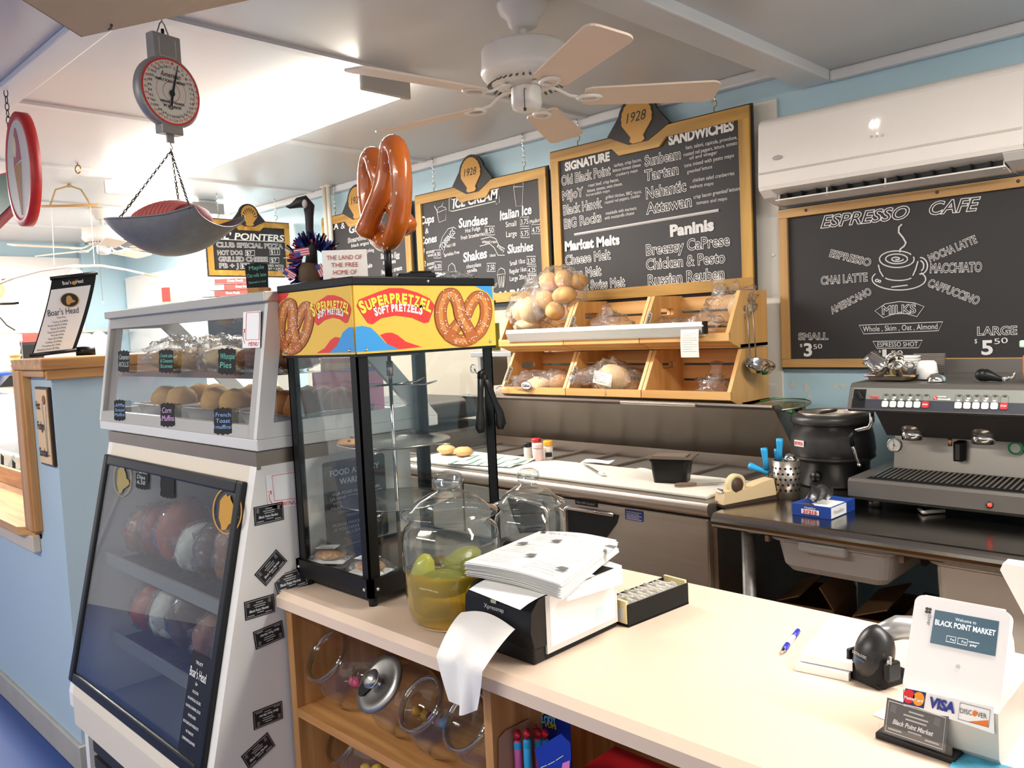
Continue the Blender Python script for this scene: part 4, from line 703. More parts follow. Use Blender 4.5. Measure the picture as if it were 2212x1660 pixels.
# soup kettle
kc = V((-1.222, 2.84, TZ)); kb = mat('kettle_black', '#3c3b3b', .38, .3); t = thing('soup_kettle', 'dark round soup kettle with its glass lid open', 'kettle', kc)
m = MB(Matrix.Translation(kc)); m.lathe([(0, .001), (.118, .001), (.12, .01), (.122, .085), (.13, .092)], kb, 40); m.build('base', t)
m = MB(Matrix.Translation(kc)); m.lathe([(.13, .092), (.138, .1), (.142, .13), (.138, .17), (.128, .215), (.133, .217), (.139, .222), (.139, .24), (.128, .25), (.112, .253), (.108, .246), (.1, .24), (.1, .06), (0, .06)], kb, 44); m.lathe([(.135, .096), (.141, .1), (.141, .106)], mat('kettle_band', '#5a5856', .4, .4), 40); m.build('body', t)
m = MB(Matrix.Translation(kc)); m.lathe([(.107, .249), (.113, .256), (.099, .258), (.096, .25), (.096, .1)], steel, 36); m.build('insert_rim', t)
lc = at_y(1692, 873, 2.93); m = MB(Matrix.Translation((lc.x, 2.90, lc.z)) @ Matrix.Rotation(.10, 4, 'X') @ Matrix.Rotation(-.03, 4, 'Y')); m.lathe([(0, .012), (.06, .009), (.108, .002), (.113, 0), (.113, -.003), (.106, -.002), (.06, .005), (0, .008)], film('lid_glass', (.9, .9, .86), haze=.12, hazecol='#8a8678'), 34); m.lathe([(.111, -.004), (.115, 0), (.111, .003)], steel, 34)
lid = m.build('glass_lid', t); m = MB(); hp = V((lc.x+.085, 2.88, lc.z-.012)); m.tube([hp, hp+V((.02, 0, -.02)), V((kc.x-.02, kc.y+.1, kc.z+.25))], .006, dgrey, 8); m.cyl(hp+V((.0, -.012, 0)), hp+V((0, .012, 0)), .011, black, 12); m.build('lid_hinge', t)
a = at_y(1717, 950, 2.735); m = MB(); nn = V((-.35, -.94, 0)).normalized(); ex = V((.94, -.35, 0)).normalized(); o = kc+V((-.062, -.128, .155)); m.M = F(o, ex, (0, 0, 1)); m.prism([(-.022, -.011), (.022, -.011), (.022, .011), (-.022, .011)], .0012, tagw); m.M = I4; m.text('BEEF SPECIAL', o-ex*.019-V((0, 0, .005))+nn*.0015, o+ex*.019-V((0, 0, .005))+nn*.0015, .011, red, 'bold', 0, nn); m.build('soup_label', t)
m = MB(); o = kc+V((.0, -.128, .045)); m.cyl(o, o+V((0, -.02, 0)), .018, black, 18); m.build('thermostat_knob', t)
# glove carton on its steel box
gb = at_y(1676, 900, 3.02); t = thing('steel_box', 'plain stainless box behind the prep table hood end', 'box', (-1.42, 3.02, .90)); m = MB(); m.bb(-1.52, -1.39, 3.0, 3.12, .905, 1.085, steel_d, .004); m.build('casing', t)
grn = mat('glove_box_green', '#1f7a34', .5); t = thing('glove_box', 'green carton of disposable vinyl gloves beside the soup kettle', 'box', (-1.42, 3.04, 1.115))
m = MB(); gx0, gx1, gy = at_y(1641, 880, 2.985).x, at_y(1712, 880, 2.985).x, 2.985; m.bb(gx0, gx1, gy, 3.1, 1.086, 1.172, grn, .002); m.build('carton', t)
m = MB(); y = gy-.001
for s_, x_, z_, wd_, h_, md in (('DISPOSABLE', gx0+.05, 1.149, .04, .006, 'fill'), ('VINYL GLOVES', gx0+.05, 1.13, .085, .013, 'bold')): m.text(s_, (x_, y, z_), (x_+wd_, y, z_), h_, paper, md, 0, (0, -1, 0))
for i in range(3): m.bb(gx0+.05, gx0+.13-.015*i, y-.0005, y, 1.117-.008*i, 1.1195-.008*i, mat('pale_green_print', '#9ccda6', .5))
m.M = F((gx0+.028, y, 1.147), (1, 0, 0), (0, 0, 1)); m.prism(arc(0, 0, .013, .013, 0, 2*PI, 16)[:-1], .0006, mat('pale_green_print', '#9ccda6', .5)); m.build('print', t)
m = MB(); m.bb(gx0+.04, gx1-.03, 3.0, 3.08, 1.172, 1.175, mat('pale_green_print', '#9ccda6', .5)); m.build('opening', t)
# foil box
navy = mat('box_navy', '#1d4190', .45); a = at_z(1711, 1112, TZ); b = at_z(1795, 1124, TZ); e = at_z(1858, 1100, TZ); d = (b-a).normalized(); fr = F(a, d, V((0, 0, 1)).cross(d)); L_ = (b-a).length; hz = .036; dp = .16
t = thing('foil_box', 'blue and white food film carton numbered 21215 on the steel table', 'box', (a+b)/2)
m = MB(fr); m.bb(0, L_, 0, dp, 0, hz, navy, .001); m.build('carton', t)
m = MB(fr); m.bb(L_, L_+.0008, .002, dp*.62, .003, hz-.002, paper); m.bb(L_*.45, L_-.003, .004, dp*.6, hz, hz+.0008, paper); m.build('white_panel', t)
m = MB(fr); n3 = fr.to_3x3(); P3 = lambda x, y, z: fr @ V((x, y, z)); m.M = fr; m.bb(L_*.25, L_*.7, -.0008, 0, .008, .022, paper); m.M = I4
fn = n3 @ V((0, -1, 0)); m.text('21215', P3(L_*.29, -.001, .0105), P3(L_*.66, -.001, .0105), .0095, red, 'fat', 0, fn); m.text('Medallion', P3(L_*.33, -.001, .0245), P3(L_*.62, -.001, .0245), .006, paper, 'fill', .3, fn); m.text('Medallion', P3(L_+.001, .015, .013), P3(L_+.001, .08, .013), .012, paper2, 'fill', .3, n3 @ V((1, 0, 0))); m.build('print', t)
m = MB(fr); m.prism([(L_*.3+q[0], q[1]) for q in arc(L_*.1, .0, .022, .016, 0, PI, 12)], .0008, mat('carton_inside', '#5a4030', .8), Matrix.Translation((0, .0, hz))); m.build('tear_notch', t)
m = MB(fr); m.grid(lambda u, v: (L_*.28+.065*u+.01*math.sin(v*5), .01+.07*v+.01*u, hz+.012+.035*math.sin(v*2.2)+.006*math.sin(u*9+v*4)), 10, 12, mat('dark_film', '#2b2b2d', .22, bump=.4, bs=40), True); m.build('film_sheet', t)
# ================================================================ ESPRESSO MACHINE
em = mat('espresso_grey', '#6f6b66', .42, .55, bump=.05, bs=300); em_l = mat('espresso_panel_grey', '#7c8079', .5); em_d = mat('espresso_navy', '#2a2d38', .5); body_s = mat('espresso_steel', '#9b958d', .33, .9, var=.06)
MX0, MX1, MY = -1.03, -.29, 2.50
t = thing('espresso_machine', 'wide grey two group espresso machine with push buttons', 'espresso machine', ((MX0+MX1)/2, 2.75, TZ)); P = lambda m, pr, x0=MX0, x1=MX1, mt=em: m.prism(pr, x1-x0, mt, F((x0, 0, 0), (0, 1, 0), (0, 0, 1)))
m = MB(); P(m, [(3.0, .928), (MY+.01, .928), (MY, .938), (MY, .984), (MY+.008, .992), (3.0, .992)]); m.build('base', t)
m = MB(); P(m, [(MY+.02, .9925), (2.73, .9925), (2.73, .994), (MY+.02, .994)], MX0+.05, MX1-.03, blackm)
for i in range(44): x = MX0+.06+i*.0148; m.bb(x, x+.0062, MY+.03, 2.72, .994, .9975, body_s, M=None) if False else m.add([(x, MY+.03, .9975), (x+.0062, MY+.03, .9975), (x-.012+.0062, 2.72, .9975), (x-.012, 2.72, .9975)], [(0, 1, 2, 3)], body_s)
m.build('drip_grate', t)
m = MB(); P(m, [(2.73, .992), (2.76, 1.2), (3.0, 1.2), (3.0, .992)], MX0+.055, MX1-.02, body_s); m.build('splash_back', t)
m = MB(); P(m, [(MY+.02, 1.198), (MY+.01, 1.202), (MY+.005, 1.206), (MY+.03, 1.271), (MY+.045, 1.283), (3.0, 1.286), (3.0, 1.198)], MX0, MX1, em); m.build('hood', t)
m = MB(); P(m, [(MY+.03, 1.198), (2.62, 1.115), (2.74, 1.112), (2.76, 1.198)], MX0+.075, MX1-.03, mat('espresso_dark', '#3b3735', .5)); m.build('group_cover', t)
def hp(x, k, d=.0012):   # point on the sloped button panel, k 0..1 up
    return V((x, MY+.005+.025*k-d, 1.206+.065*k))
pn = V((0, -.067, .025)).normalized(); pn = V((0, -.937, .349))
m = MB(); m.add([hp(MX0+.012, .04), hp(MX1, .04), hp(MX1, .48), hp(MX0+.012, .48)], [(0, 1, 2, 3)], em_d); m.add([hp(MX0+.012, .48), hp(MX1, .48), hp(MX1, .98), hp(MX0+.012, .98)], [(0, 1, 2, 3)], em_l); m.build('button_panel', t)
btn = mat('ivory_button', '#d9d8cb', .4); stp = mat('stop_red', '#e8232f', .4); EX = Px(1800, 780, 5.369, hp(MX0, .5, .002), pn)
for g, xs in enumerate(((602, 693, 786, 879, 973, 1069), (1450, 1552, 1656, 1761, 1868, 1980))):
    for i, u in enumerate(xs):
        v = (502 if g == 0 else 518)+(u-xs[0])*.018; o = EX(u, v); fr = F(o, (1, 0, 0), V((0, .349, .937)))
        m = MB(fr); m.prism(rrect(-.009, -.0095, .009, .0095, .0045), .003, stp if i == 5 else btn)
        if i == 5: m.M = I4; m.text('STOP', fr @ V((-.007, -.002, .0035)), fr @ V((.007, -.002, .0035)), .004, paper, 'bold', 0, pn)
        b_ = m.build('push_button', t)
        m = MB(fr); pl = rrect(-.0096, -.0105, .0096, .032, .008); m.tube([V((a_, b, .0006)) for a_, b in pl], .0004, mat('panel_line', '#4d4f4c', .5), 4, True)
        m.prism(rrect(-.004, .0265, .004, .0295, .0012), .001, mat('dark_red_led', '#4a1512', .4))
        if i < 5:
            for k in range(1 + (i in (1, 3))): m.prism([(-.004+k*.003, .0125+k*.006), (.002+k*.003, .0125+k*.006), (.0035+k*.003, .0165+k*.006), (-.005+k*.003, .0165+k*.006)], .0008, paper)
        m.build('button_surround', b_)
m = MB(); EX.text(m, 'Premier', 430, 432, 533, 436, 26, stp, 'fat'); m.build('model_print', t)
m = MB(); o = EX(1180, 432); m.M = F(o, (1, 0, 0), V((0, .349, .937))); m.prism([(-.0045, -.0045), (.0045, -.0045), (.0045, .0045), (-.0045, .0045)], .0008, stp); m.line([(-.003, .003), (.003, -.003)], .0012, paper, h=.002); m.M = I4; EX.text(m, 'nuova', 1212, 422, 1310, 425, 18, paper, 'bold'); EX.text(m, 'simonelli', 1212, 452, 1360, 458, 20, paper, 'bold'); m.build('maker_print', t)
m = MB(); m.add([hp(MX0+.014, .08, .0018), hp(MX0+.052, .08, .0018), hp(MX0+.052, .92, .0018), hp(MX0+.014, .92, .0018)], [(0, 1, 2, 3)], black); m.M = F(EX(310, 400), (.5, 0, -.87), pn.cross(V((.5, 0, -.87)))); m.box((0, 0, .004), (.03, .012, .008), black, .002); m.build('steam_lever', t)
for u in (1330, 1885):
    c = at_p(1600+u/3.61, 760+690/3.61, (0, 2.60, 1.12), (0, -1, 0)); m = MB(); m.cyl((c.x, 2.61, 1.138), (c.x, 2.61, 1.108), .033, chrome, 26, .03); m.cyl((c.x, 2.61, 1.175), (c.x, 2.61, 1.138), .03, body_s, 26, .034); m.build('group_head', t)
c = at_p(1933, 961, (0, 2.74, 1.07), (0, -1, 0)); m = MB(F((c.x, 2.735, c.z), (1, 0, 0), (0, 0, 1))); m.lathe([(0, .0), (.022, 0), (.022, .004), (.02, .005), (.0195, .003), (0, .003)], chrome, 26); m.prism(arc(0, 0, .019, .019, 0, 2*PI, 24)[:-1], .0036, tagw); m.line([(-.002, .015), (.001, 0), (-.003, -.016)], .0012, ink, Matrix.Translation((0, 0, .0038))); m.sph((0, 0, .004), .0025, ink, 8, 5); m.build('pressure_gauge', t)
c = at_p(2073, 982, (0, 2.72, 1.05), (0, -1, 0)); m = MB(); m.bb(c.x-.013, c.x+.013, 2.70, 2.75, c.z-.02, c.z+.04, blackm, .003); m.bb(c.x-.006, c.x+.006, 2.698, 2.7, c.z-.014, c.z+.034, dgrey); m.build('water_spout', t)
c = at_p(2052, 958, (0, 2.68, 1.09), (0, -1, 0)); m = MB(); m.cyl((c.x, 2.68, c.z-.008), (c.x, 2.68, c.z+.02), .006, mat('copper', '#c98f70', .3, 1), 12); m.build('nozzle', t)
c = at_p(2195, 968, (0, 2.735, 1.06), (0, -1, 0)); m = MB(F((c.x, 2.728, c.z), (1, 0, 0), (0, 0, 1))); m.prism(arc(0, 0, .021, .021, 0, 2*PI, 28)[:-1], .001, paper); m.lathe([(.0135, .0012), (.0205, .0012)], mat('sticker_green', '#3fae6c', .5), 28); m.build('round_sticker', t)
c = at_p(2138, 1091, (0, MY, .95), (0, -1, 0)); m = MB(); m.cyl((c.x, MY, c.z), (c.x, MY-.004, c.z), .0095, black, 20); m.build('switch', t); m = MB(); m.sph((c.x+.001, MY-.004, c.z), .0062, mat('lit_red', '#ff3a30', .3, emit=1.2), 12, 8); m.build('power_light', t)
w_ = [at_p(u, v, (0, 2.62, 1), (0, -1, 0)) for u, v in ((1883, 880), (1883, 912), (1878, 924), (1850, 930), (1838, 945), (1842, 965), (1856, 1005))]
m = MB(); m.tube(w_, [.007, .007, .007, .006, .006, .005, .005], chrome, 10); m.tube(w_[3:6], .0075, black, 10); m.sph(w_[-1], .0065, chrome, 10, 8); m.build('steam_wand', t)
for x in (MX0+.06, MX1-.06):
    for y in (2.56, 2.95): m = MB(); m.cyl((x, y, TZ+.001), (x, y, .93), .02, dgrey, 16); m.build('foot', t)
m = MB(); m.bb(MX0+.03, MX1, 2.985, 2.993, 1.286, 1.33, em); m.build('cup_rail', t)
m = MB(); q = [at_z(u, v, TZ+.008) for u, v in ((1985, 1100), (1995, 1108), (2010, 1106), (2040, 1104))]; m.tube(q, .006, mat('clear_hose', '#b5b0a6', .3), 8); m.build('drain_hose', t)
# things on top of the machine
HZ = 1.287
a = at_y(1852, 822, 2.58); tr = at_y(1975, 818, 2.58); t = thing('serving_tray', 'small steel tray holding two pitchers on the espresso machine', 'tray', ((a.x+tr.x)/2, 2.64, HZ)); tc = V(((a.x+tr.x)/2, 2.645, HZ))
m = MB(Matrix.Translation(tc)); rr = [[V((x, y, z)) for x, y in rrect(-p, -q, p, q, .02, 4)] for p, q, z in ((.058, .05, .001), (.064, .056, .012), (.075, .066, .016))]; n = len(rr[0]); m.add([p for q in rr for p in q], [list(range(n))]+[(i*n+j, i*n+(j+1) % n, (i+1)*n+(j+1) % n, (i+1)*n+j) for i in range(2) for j in range(n)], steel); m.build('tray_body', t)
for i, (u, v, ax, lab) in enumerate(((1895, 800, (-.75, .2, .6), 'steel milk pitcher tipped left on the tray, handle outward'), (1937, 799, (.15, -.85, .5), 'steel milk pitcher with its open mouth facing forward on the tray'))):
    c = at_y(u, v, 2.60+.04*(1-i)); c = V((c.x, 2.60+.045*(1-i), HZ+.034+.012)); axv = V(ax).normalized(); R = F(c, axv.orthogonal(), ez=axv) if False else Matrix.Translation(c) @ axv.to_track_quat('Z', 'Y').to_matrix().to_4x4()
    t = thing('milk_pitcher', lab, 'pitcher', c-V((0, 0, .03)), 'steel pitchers on the espresso machine')
    m = MB(R); m.lathe([(0, -.035), (.026, -.035), (.03, -.028), (.031, -.005), (.026, .02), (.029, .035), (.0275, .035), (.0245, .02), (.029, -.005), (.028, -.026), (0, -.032)], chrome, 26); m.build('jug_body', t)
    m = MB(R); m.tube([(.026, 0, .026), (.046, 0, .02), (.05, 0, 0), (.042, 0, -.018), (.03, 0, -.02)], .003, chrome, 8); m.build('handle', t)
for i, (u, cc, lab) in enumerate(((1880, '#e7b6bd', 'pink sweetener packet on the steel tray'), (1925, '#e6cf86', 'yellow sugar packet on the steel tray'), (1965, '#b88c55', 'brown sugar packet at the right of the steel tray'))):
    c = at_y(u, 815, 2.60); m = MB(Matrix.Translation((c.x, 2.594, HZ+.0145)) @ Matrix.Rotation(.1*i, 4, 'Z')); m.box((0, 0, 0), (.035, .012, .006), mat('packet_%d' % i, cc, .6), .002); tag(m.build('sugar_packet'), lab, 'packet', 'sweetener packets on the tray')
c = at_y(1960, 800, 2.74)
bowl0 = None
for i in range(5):
    lab = ['lowest white bowl of the stack on the espresso machine', 'second white bowl from the bottom of the stack', 'middle white bowl of the stack on the espresso machine', 'second white bowl from the top of the stack', 'topmost white bowl of the stack on the espresso machine'][i]
    loc = (c.x-.004, 2.72, HZ+.0005+.009*i)
    if bowl0 is None: m = MB(Matrix.Translation(loc)); m.lathe([(0, 0), (.028, 0), (.042, .026), (.049, .03), (.049, .033), (.041, .03), (.026, .004), (0, .004)], white, 30); bowl0 = tag(m.build('bowl', None, V(loc)), lab, 'bowl', 'white bowls stacked on the machine')
    else: dup(bowl0, loc, 0, lab)
c = at_y(1998, 822, 2.66); m = MB(Matrix.Translation((c.x, 2.68, HZ))); m.lathe([(.030, 0), (.033, .002), (.026, .05), (.02, .056), (0, .057)], mat('translucent_white_cup', '#e9e7e2', .4), 26); tag(m.build('foam_cup'), 'white cup turned upside down beside the bowl stack', 'cup')
c = at_y(2018, 825, 2.58); m = MB(Matrix.Translation((c.x, 2.60, HZ))); m.lathe([(.026, 0), (.026, .004), (.024, .012), (.015, .021), (0, .024)], chrome, 26); tag(m.build('metal_cup'), 'low shiny metal cup lying face down at the machine front edge', 'cup')
a = at_y(1985, 822, 2.9); m = MB(); m.M = Matrix.Translation((a.x+.03, 2.9, HZ)) @ Matrix.Rotation(-.18, 4, 'X')
m.box((0, 0, .034), (.10, .006, .068), dgrey, .001)
for i in range(10): m.box((0, -.004, .005+i*.0066), (.094, .003, .0022), steel_d)
tag(m.build('grate_panel'), 'ribbed grey metal panel leaning behind the white cups', 'panel')
c = at_y(2122, 805, 2.58); t = thing('portafilter', 'portafilter with black ball handle on the espresso machine', 'portafilter', (c.x, 2.6, HZ))
m = MB(); y = 2.6; m.tube([(c.x-.008, y, HZ+.019), (c.x+.004, y, HZ+.0185), (c.x+.02, y, HZ+.015), (c.x+.045, y, HZ+.006)], [.012, .0185, .013, .006], black, 16); m.sph((c.x-.006, y, HZ+.019), .018, black, 18, 12); m.build('handle', t)
m = MB(); m.cyl((c.x+.05, y, HZ+.001), (c.x+.05, y, HZ+.016), .007, chrome, 12); m.tube([(c.x+.052, y, HZ+.008), (c.x+.07, y, HZ+.014), (c.x+.077, y, HZ+.03)], [.006, .006, .002], chrome, 8); m.build('lever_tip', t)
c = at_y(2210, 790, 2.6); t = thing('spray_bottle', 'orange bottle with green nozzle at the right edge of the espresso machine', 'bottle', (c.x+.02, 2.62, HZ)); m = MB(Matrix.Translation((c.x+.025, 2.62, HZ))); m.lathe([(0, 0), (.028, 0), (.03, .01), (.03, .07), (.02, .085), (0, .085)], mat('orange_plastic', '#d9774a', .4), 24); m.build('body', t)
m = MB(Matrix.Translation((c.x+.025, 2.62, HZ+.085))); m.box((-.012, 0, .02), (.05, .02, .02), mat('mint_plastic', '#b9dcc4', .4), .004); m.cyl((0, 0, 0), (0, 0, .02), .01, mat('mint_plastic', '#b9dcc4', .4)); m.build('trigger_nozzle', t)
# ================================================================ PRETZEL CASE
def ribbon(px, mb, pts, hw, mt, lift=.0012, closed=False, climb=0):
    k = len(pts); vs = []
    for i, p in enumerate(pts):
        a = pts[i-1] if i or closed else p; b = pts[(i+1) % k] if i < k-1 or closed else p
        dx, dy = b[0]-a[0], b[1]-a[1]; l = math.hypot(dx, dy) or 1; nx, ny = -dy/l*hw, dx/l*hw
        vs += [px(p[0]+nx, p[1]+ny)+px.n*(lift+climb*i), px(p[0]-nx, p[1]-ny)+px.n*(lift+climb*i)]
    fs = [(2*i, 2*i+1, (2*i+3) % (2*k), (2*i+2) % (2*k)) for i in range(k if closed else k-1)]
    mb.add(vs, fs, mt)
def poly(px, mb, pts, mt, lift=.0006):
    cu = bpy.data.curves.new('t', 'CURVE'); cu.dimensions = '2D'; cu.fill_mode = 'BOTH'; sp = cu.splines.new('POLY'); sp.points.add(len(pts)-1); sp.use_cyclic_u = True
    for q, p in zip(sp.points, pts): q.co = (p[0]*.001, p[1]*.001, 0, 1)
    vs, fs = grab(cu); k = mb.M; mb.M = I4; mb.add([px(x*1000, y*1000)+px.n*lift for x, y, z in vs], fs, mt); mb.M = k
def crom(cp, n=6):
    o = []
    for i in range(len(cp)-1):
        p0, p1, p2, p3 = [V(cp[max(0, min(len(cp)-1, i+k))]) for k in (-1, 0, 1, 2)]
        for j in range(n):
            t = j/n; o.append(.5*((2*p1)+(p2-p0)*t+(2*p0-5*p1+4*p2-p3)*t*t+(3*p1-p0-3*p2+p3)*t**3))
    return o+[V(cp[-1])]
half = [(-.5, -.72, .16), (-.18, -.32, .1), (.1, .0, .05), (.26, .42, 0), (.52, .76, 0), (.86, .66, 0), (1.0, .15, 0), (.84, -.42, 0), (.42, -.78, 0), (0, -.88, 0)]
PRETZ = crom(half+[(-x, y, -z if i < 3 else 0) for i, (x, y, z) in list(enumerate(half))[:-1][::-1]], 6)
brown = mat('pretzel_print', '#b5632c', .45); brown2 = mat('pretzel_print_dark', '#7c3a18', .45); brown3 = mat('pretzel_print_light', '#d08a45', .45)
def arc_text(px, mb, t, a, apex, b, h, mt, mode='fat', k=1.0):
    a, apex, b = V((*a, 0)), V((*apex, 0)), V((*b, 0)); ws = [1.0 if c not in 'IJ' else .55 for c in t]; ws = [w*(.5 if c == ' ' else 1) for w, c in zip(ws, t)]; T = sum(ws); s = 0
    pt = lambda u: a*(1-u)**2+2*u*(1-u)*(2*apex-(a+b)/2)+b*u*u
    for c, w in zip(t, ws):
        u0, u1 = (s+.04*w)/T, (s+.96*w)/T; s += w
        if c != ' ':
            p0, p1 = pt(u0), pt(u1); d = (p1-p0).normalized(); up = V((d.y, -d.x, 0)) if d.x > 0 else V((-d.y, d.x, 0))
            hh = h*(1.25 if t.index(c) == 0 else 1); mb.text(c, px(p0.x, p0.y), px(p1.x, p1.y), (px(p0.x+up.x*hh, p0.y+up.y*hh)-px(p0.x, p0.y)).length, mt, mode, 0, px.n, .0018)
KX0, KX1, KY0, KY1, KZ = -1.713, -1.42, .987, 1.392, .92
t = pc = thing('pretzel_case', 'black and glass pretzel warming case with yellow header panels', 'display case', ((KX0+KX1)/2, (KY0+KY1)/2, KZ))
blk = mat('case_black', '#0b0a0b', .36, bump=.05, bs=300, spec=.35)
for x in (KX0+.02, KX1-.02):
    for y in (KY0+.02, KY1-.02): m = MB(); m.lathe([(0, 0), (.009, 0), (.011, .024), (0, .024)], black, 16, Matrix.Translation((x, y, KZ))); m.build('rubber_foot', t)
m = MB()
for a in ((KX0, KX1, KY0, KY0+.012), (KX0, KX1, KY1-.012, KY1), (KX0, KX0+.012, KY0, KY1), (KX1-.012, KX1, KY0, KY1)): m.bb(*a, KZ+.023, KZ+.062, blk)
m.build('base_frame', t)
m = MB(); m.bb(KX0+.01, KX1-.01, KY0+.01, KY1-.01, KZ+.045, KZ+.05, mat('case_floor', '#4a4846', .2, .7)); m.build('floor_plate', t)
for x, sx in ((KX0+.008, 1), (KX1-.008, -1)):
    for y, sy in ((KY0+.006, 1), (KY1-.006, -1)):
        m = MB(); m.bb(x, x+sx*.004, y, y+sy*.028, KZ+.05, 1.466, blk); m.bb(x, x+sx*.024, y, y+sy*.004, KZ+.05, 1.466, blk); m.build('corner_post', t)
zb, zt = 1.461, 1.607
yel = mat('sign_yellow', '#efc14c', .35); yel2 = yel
m = MB(); m.bb(KX0-.004, KX1+.004, KY0-.003, KY1+.003, zt-.004, 1.622, blk, .003); m.bb(KX0, KX1, KY0, KY1, zb-.006, zb+.001, blk); m.build('roof', t)
m = MB(); m.bb(KX1-.003, KX1+.001, KY0+.002, KY1, zb, zt-.004, yel); hr = m.build('header_panel', t)
m = MB(); m.bb(KX0, KX1-.003, KY0-.001, KY0+.003, zb, zt-.004, yel); hl = m.build('header_panel', t)
m = MB(); m.bb(KX0, KX0+.003, KY0+.004, KY1, zb, zt-.004, yel); m.bb(KX0, KX1, KY1-.003, KY1, zb, zt-.004, yel); m.build('header_panel', t)
sred = mat('sign_red', '#e23a34', .35); sblue = mat('sign_blue', '#3d9bdc', .35); swhite = mat('sign_white', '#f6f3ea', .4); sye = mat('sign_letter_yellow', '#ffe24a', .35)
X_ = Px(560, 560, 3.95, (KX1+.001, 0, 0), (1, 0, 0)); m = MB()
poly(X_, m, [(830, 400), (850, 345), (1000, 285), (1105, 248), (1215, 248), (1345, 285), (1450, 335), (1497, 395), (1478, 450), (1445, 540), (1405, 547), (1300, 500), (1160, 482), (1040, 505), (965, 557), (925, 545), (880, 480)], sred, .0009)
arc_text(X_, m, 'SUPERPRETZEL', (872, 468), (1160, 372), (1462, 455), 76, sye); arc_text(X_, m, 'SOFT PRETZELS', (985, 487), (1180, 444), (1388, 474), 58, swhite)
poly(X_, m, [(818, 578), (880, 570), (950, 585), (1005, 635), (1080, 720), (1195, 772), (826, 795)], sblue, .0006); poly(X_, m, [(1030, 648), (1080, 630), (1130, 628), (1180, 650), (1250, 705), (1385, 750), (1195, 770), (1100, 735)], sred, .0005); poly(X_, m, [(1812, 198), (1984, 204), (1992, 350), (1950, 290), (1880, 250), (1835, 228)], sblue, .0006)
def pretz_print(px, mb, cx, cy, sx, sy, hw, rot, clip=None):
    cr, sr = math.cos(rot), math.sin(rot); pts = []
    for p in PRETZ:
        x, y = p.x*sx, -p.y*sy; pts.append((cx+x*cr-y*sr, cy+x*sr+y*cr))
    if clip: pts = [(x, min(y, clip)) for x, y in pts]
    for w_, mt, l in ((hw, brown2, .0010), (hw*.88, brown, .0011), (hw*.35, brown3, .0012)): ribbon(px, mb, pts, w_, mt, l, False, .00001)
    for e in (pts[0], pts[-1]): poly(px, mb, [(e[0]+hw*1.1*math.cos(a), e[1]+hw*1.1*math.sin(a)) for a in [i*PI/8 for i in range(16)]], brown, .0024)
    r2 = random.Random(5)
    for i in range(150):
        p = pts[r2.randrange(4, len(pts)-4)]; x, y = p[0]+r2.uniform(-.75, .75)*hw, p[1]+r2.uniform(-.75, .75)*hw; q = hw*.085
        mb.add([px(x-q, y-q)+px.n*.0031, px(x+q, y-q*.4)+px.n*.0031, px(x+q, y+q)+px.n*.0031, px(x-q, y+q*.6)+px.n*.0031], [(0, 1, 2, 3)], swhite)
pretz_print(X_, m, 1735, 490, 195, 235, 52, .1, 732)
m.build('header_print', hr)
X_ = Px(560, 560, 3.95, (0, KY0-.001, 0), (0, -1, 0)); m = MB()
poly(X_, m, [(440, 470), (446, 405), (520, 350), (585, 308), (645, 308), (705, 330), (765, 375), (785, 425), (775, 480), (755, 540), (735, 548), (690, 515), (630, 500), (560, 520), (505, 565), (490, 560)], sred, .0009)
arc_text(X_, m, 'SUPERPRETZEL', (466, 494), (612, 420), (768, 472), 62, sye); arc_text(X_, m, 'SOFT PRETZELS', (508, 508), (620, 470), (722, 490), 44, swhite)
poly(X_, m, [(600, 800), (665, 740), (715, 625), (765, 582), (803, 580), (818, 795)], sblue, .0007); poly(X_, m, [(490, 803), (560, 760), (610, 690), (650, 664), (690, 672), (668, 735), (600, 800)], sred, .0006); poly(X_, m, [(126, 300), (255, 282), (232, 330), (190, 358), (152, 400), (134, 460)], sred, .0006)
pretz_print(X_, m, 300, 570, 118, 240, 42, .2, 812)
m.build('header_print', hl)
for p, n in ((V((KX1+.001, KY0+.025, zb+.008)), (1, 0, 0)), (V((KX1+.001, KY1-.02, zb+.01)), (1, 0, 0)), (V((KX1-.02, KY0-.001, zb+.008)), (0, -1, 0)), (V((KX0+.02, KY0-.001, zb+.008)), (0, -1, 0)), (V((KX1+.003, KY0+.2, zt+.006)), (1, 0, 0)), (V((KX1, KY0+.02, KZ+.04)), (1, 0, 0)), (V((KX1-.02, KY0, KZ+.04)), (0, -1, 0)), (V((KX0+.012, KY0, KZ+.045)), (0, -1, 0))): m = MB(); m.sph(p, .0042, chrome, 10, 8); m.build('screw', t)
for nm, q in (('front', (KX0+.012, KX1-.012, KY0+.0125, KY0+.0135)), ('back', (KX0+.012, KX1-.012, KY1-.0135, KY1-.0125)), ('left', (KX0+.0125, KX0+.0135, KY0+.012, KY1-.012)), ('right', (KX1-.0135, KX1-.0125, KY0+.012, KY1-.012))): m = MB(); m.bb(*q, KZ+.055, zb, glass); m.build('glass_pane', t)
AXX, AYY = -1.578, 1.19
m = MB(); m.cyl((AXX, AYY, KZ+.05), (AXX, AYY, zb-.01), .0045, chrome, 12); m.cyl((AXX, AYY, 1.40), (AXX, AYY, 1.435), .008, steel, 14); m.cyl((AXX, AYY, zb-.012), (AXX, AYY, zb-.006), .07, dgrey, 24); m.build('spindle', t)
for zz in (at_y(868, 832, AYY).z,):
    for k in range(4): a = .25+k*PI/2; d = V((math.cos(a), math.sin(a), 0)); m = MB(); m.tube([V((AXX, AYY, zz))+d*.008, V((AXX, AYY, zz))+d*.1, V((AXX, AYY, zz+.008))+d*.135], .0022, chrome, 6); m.build('wire_arm', t)
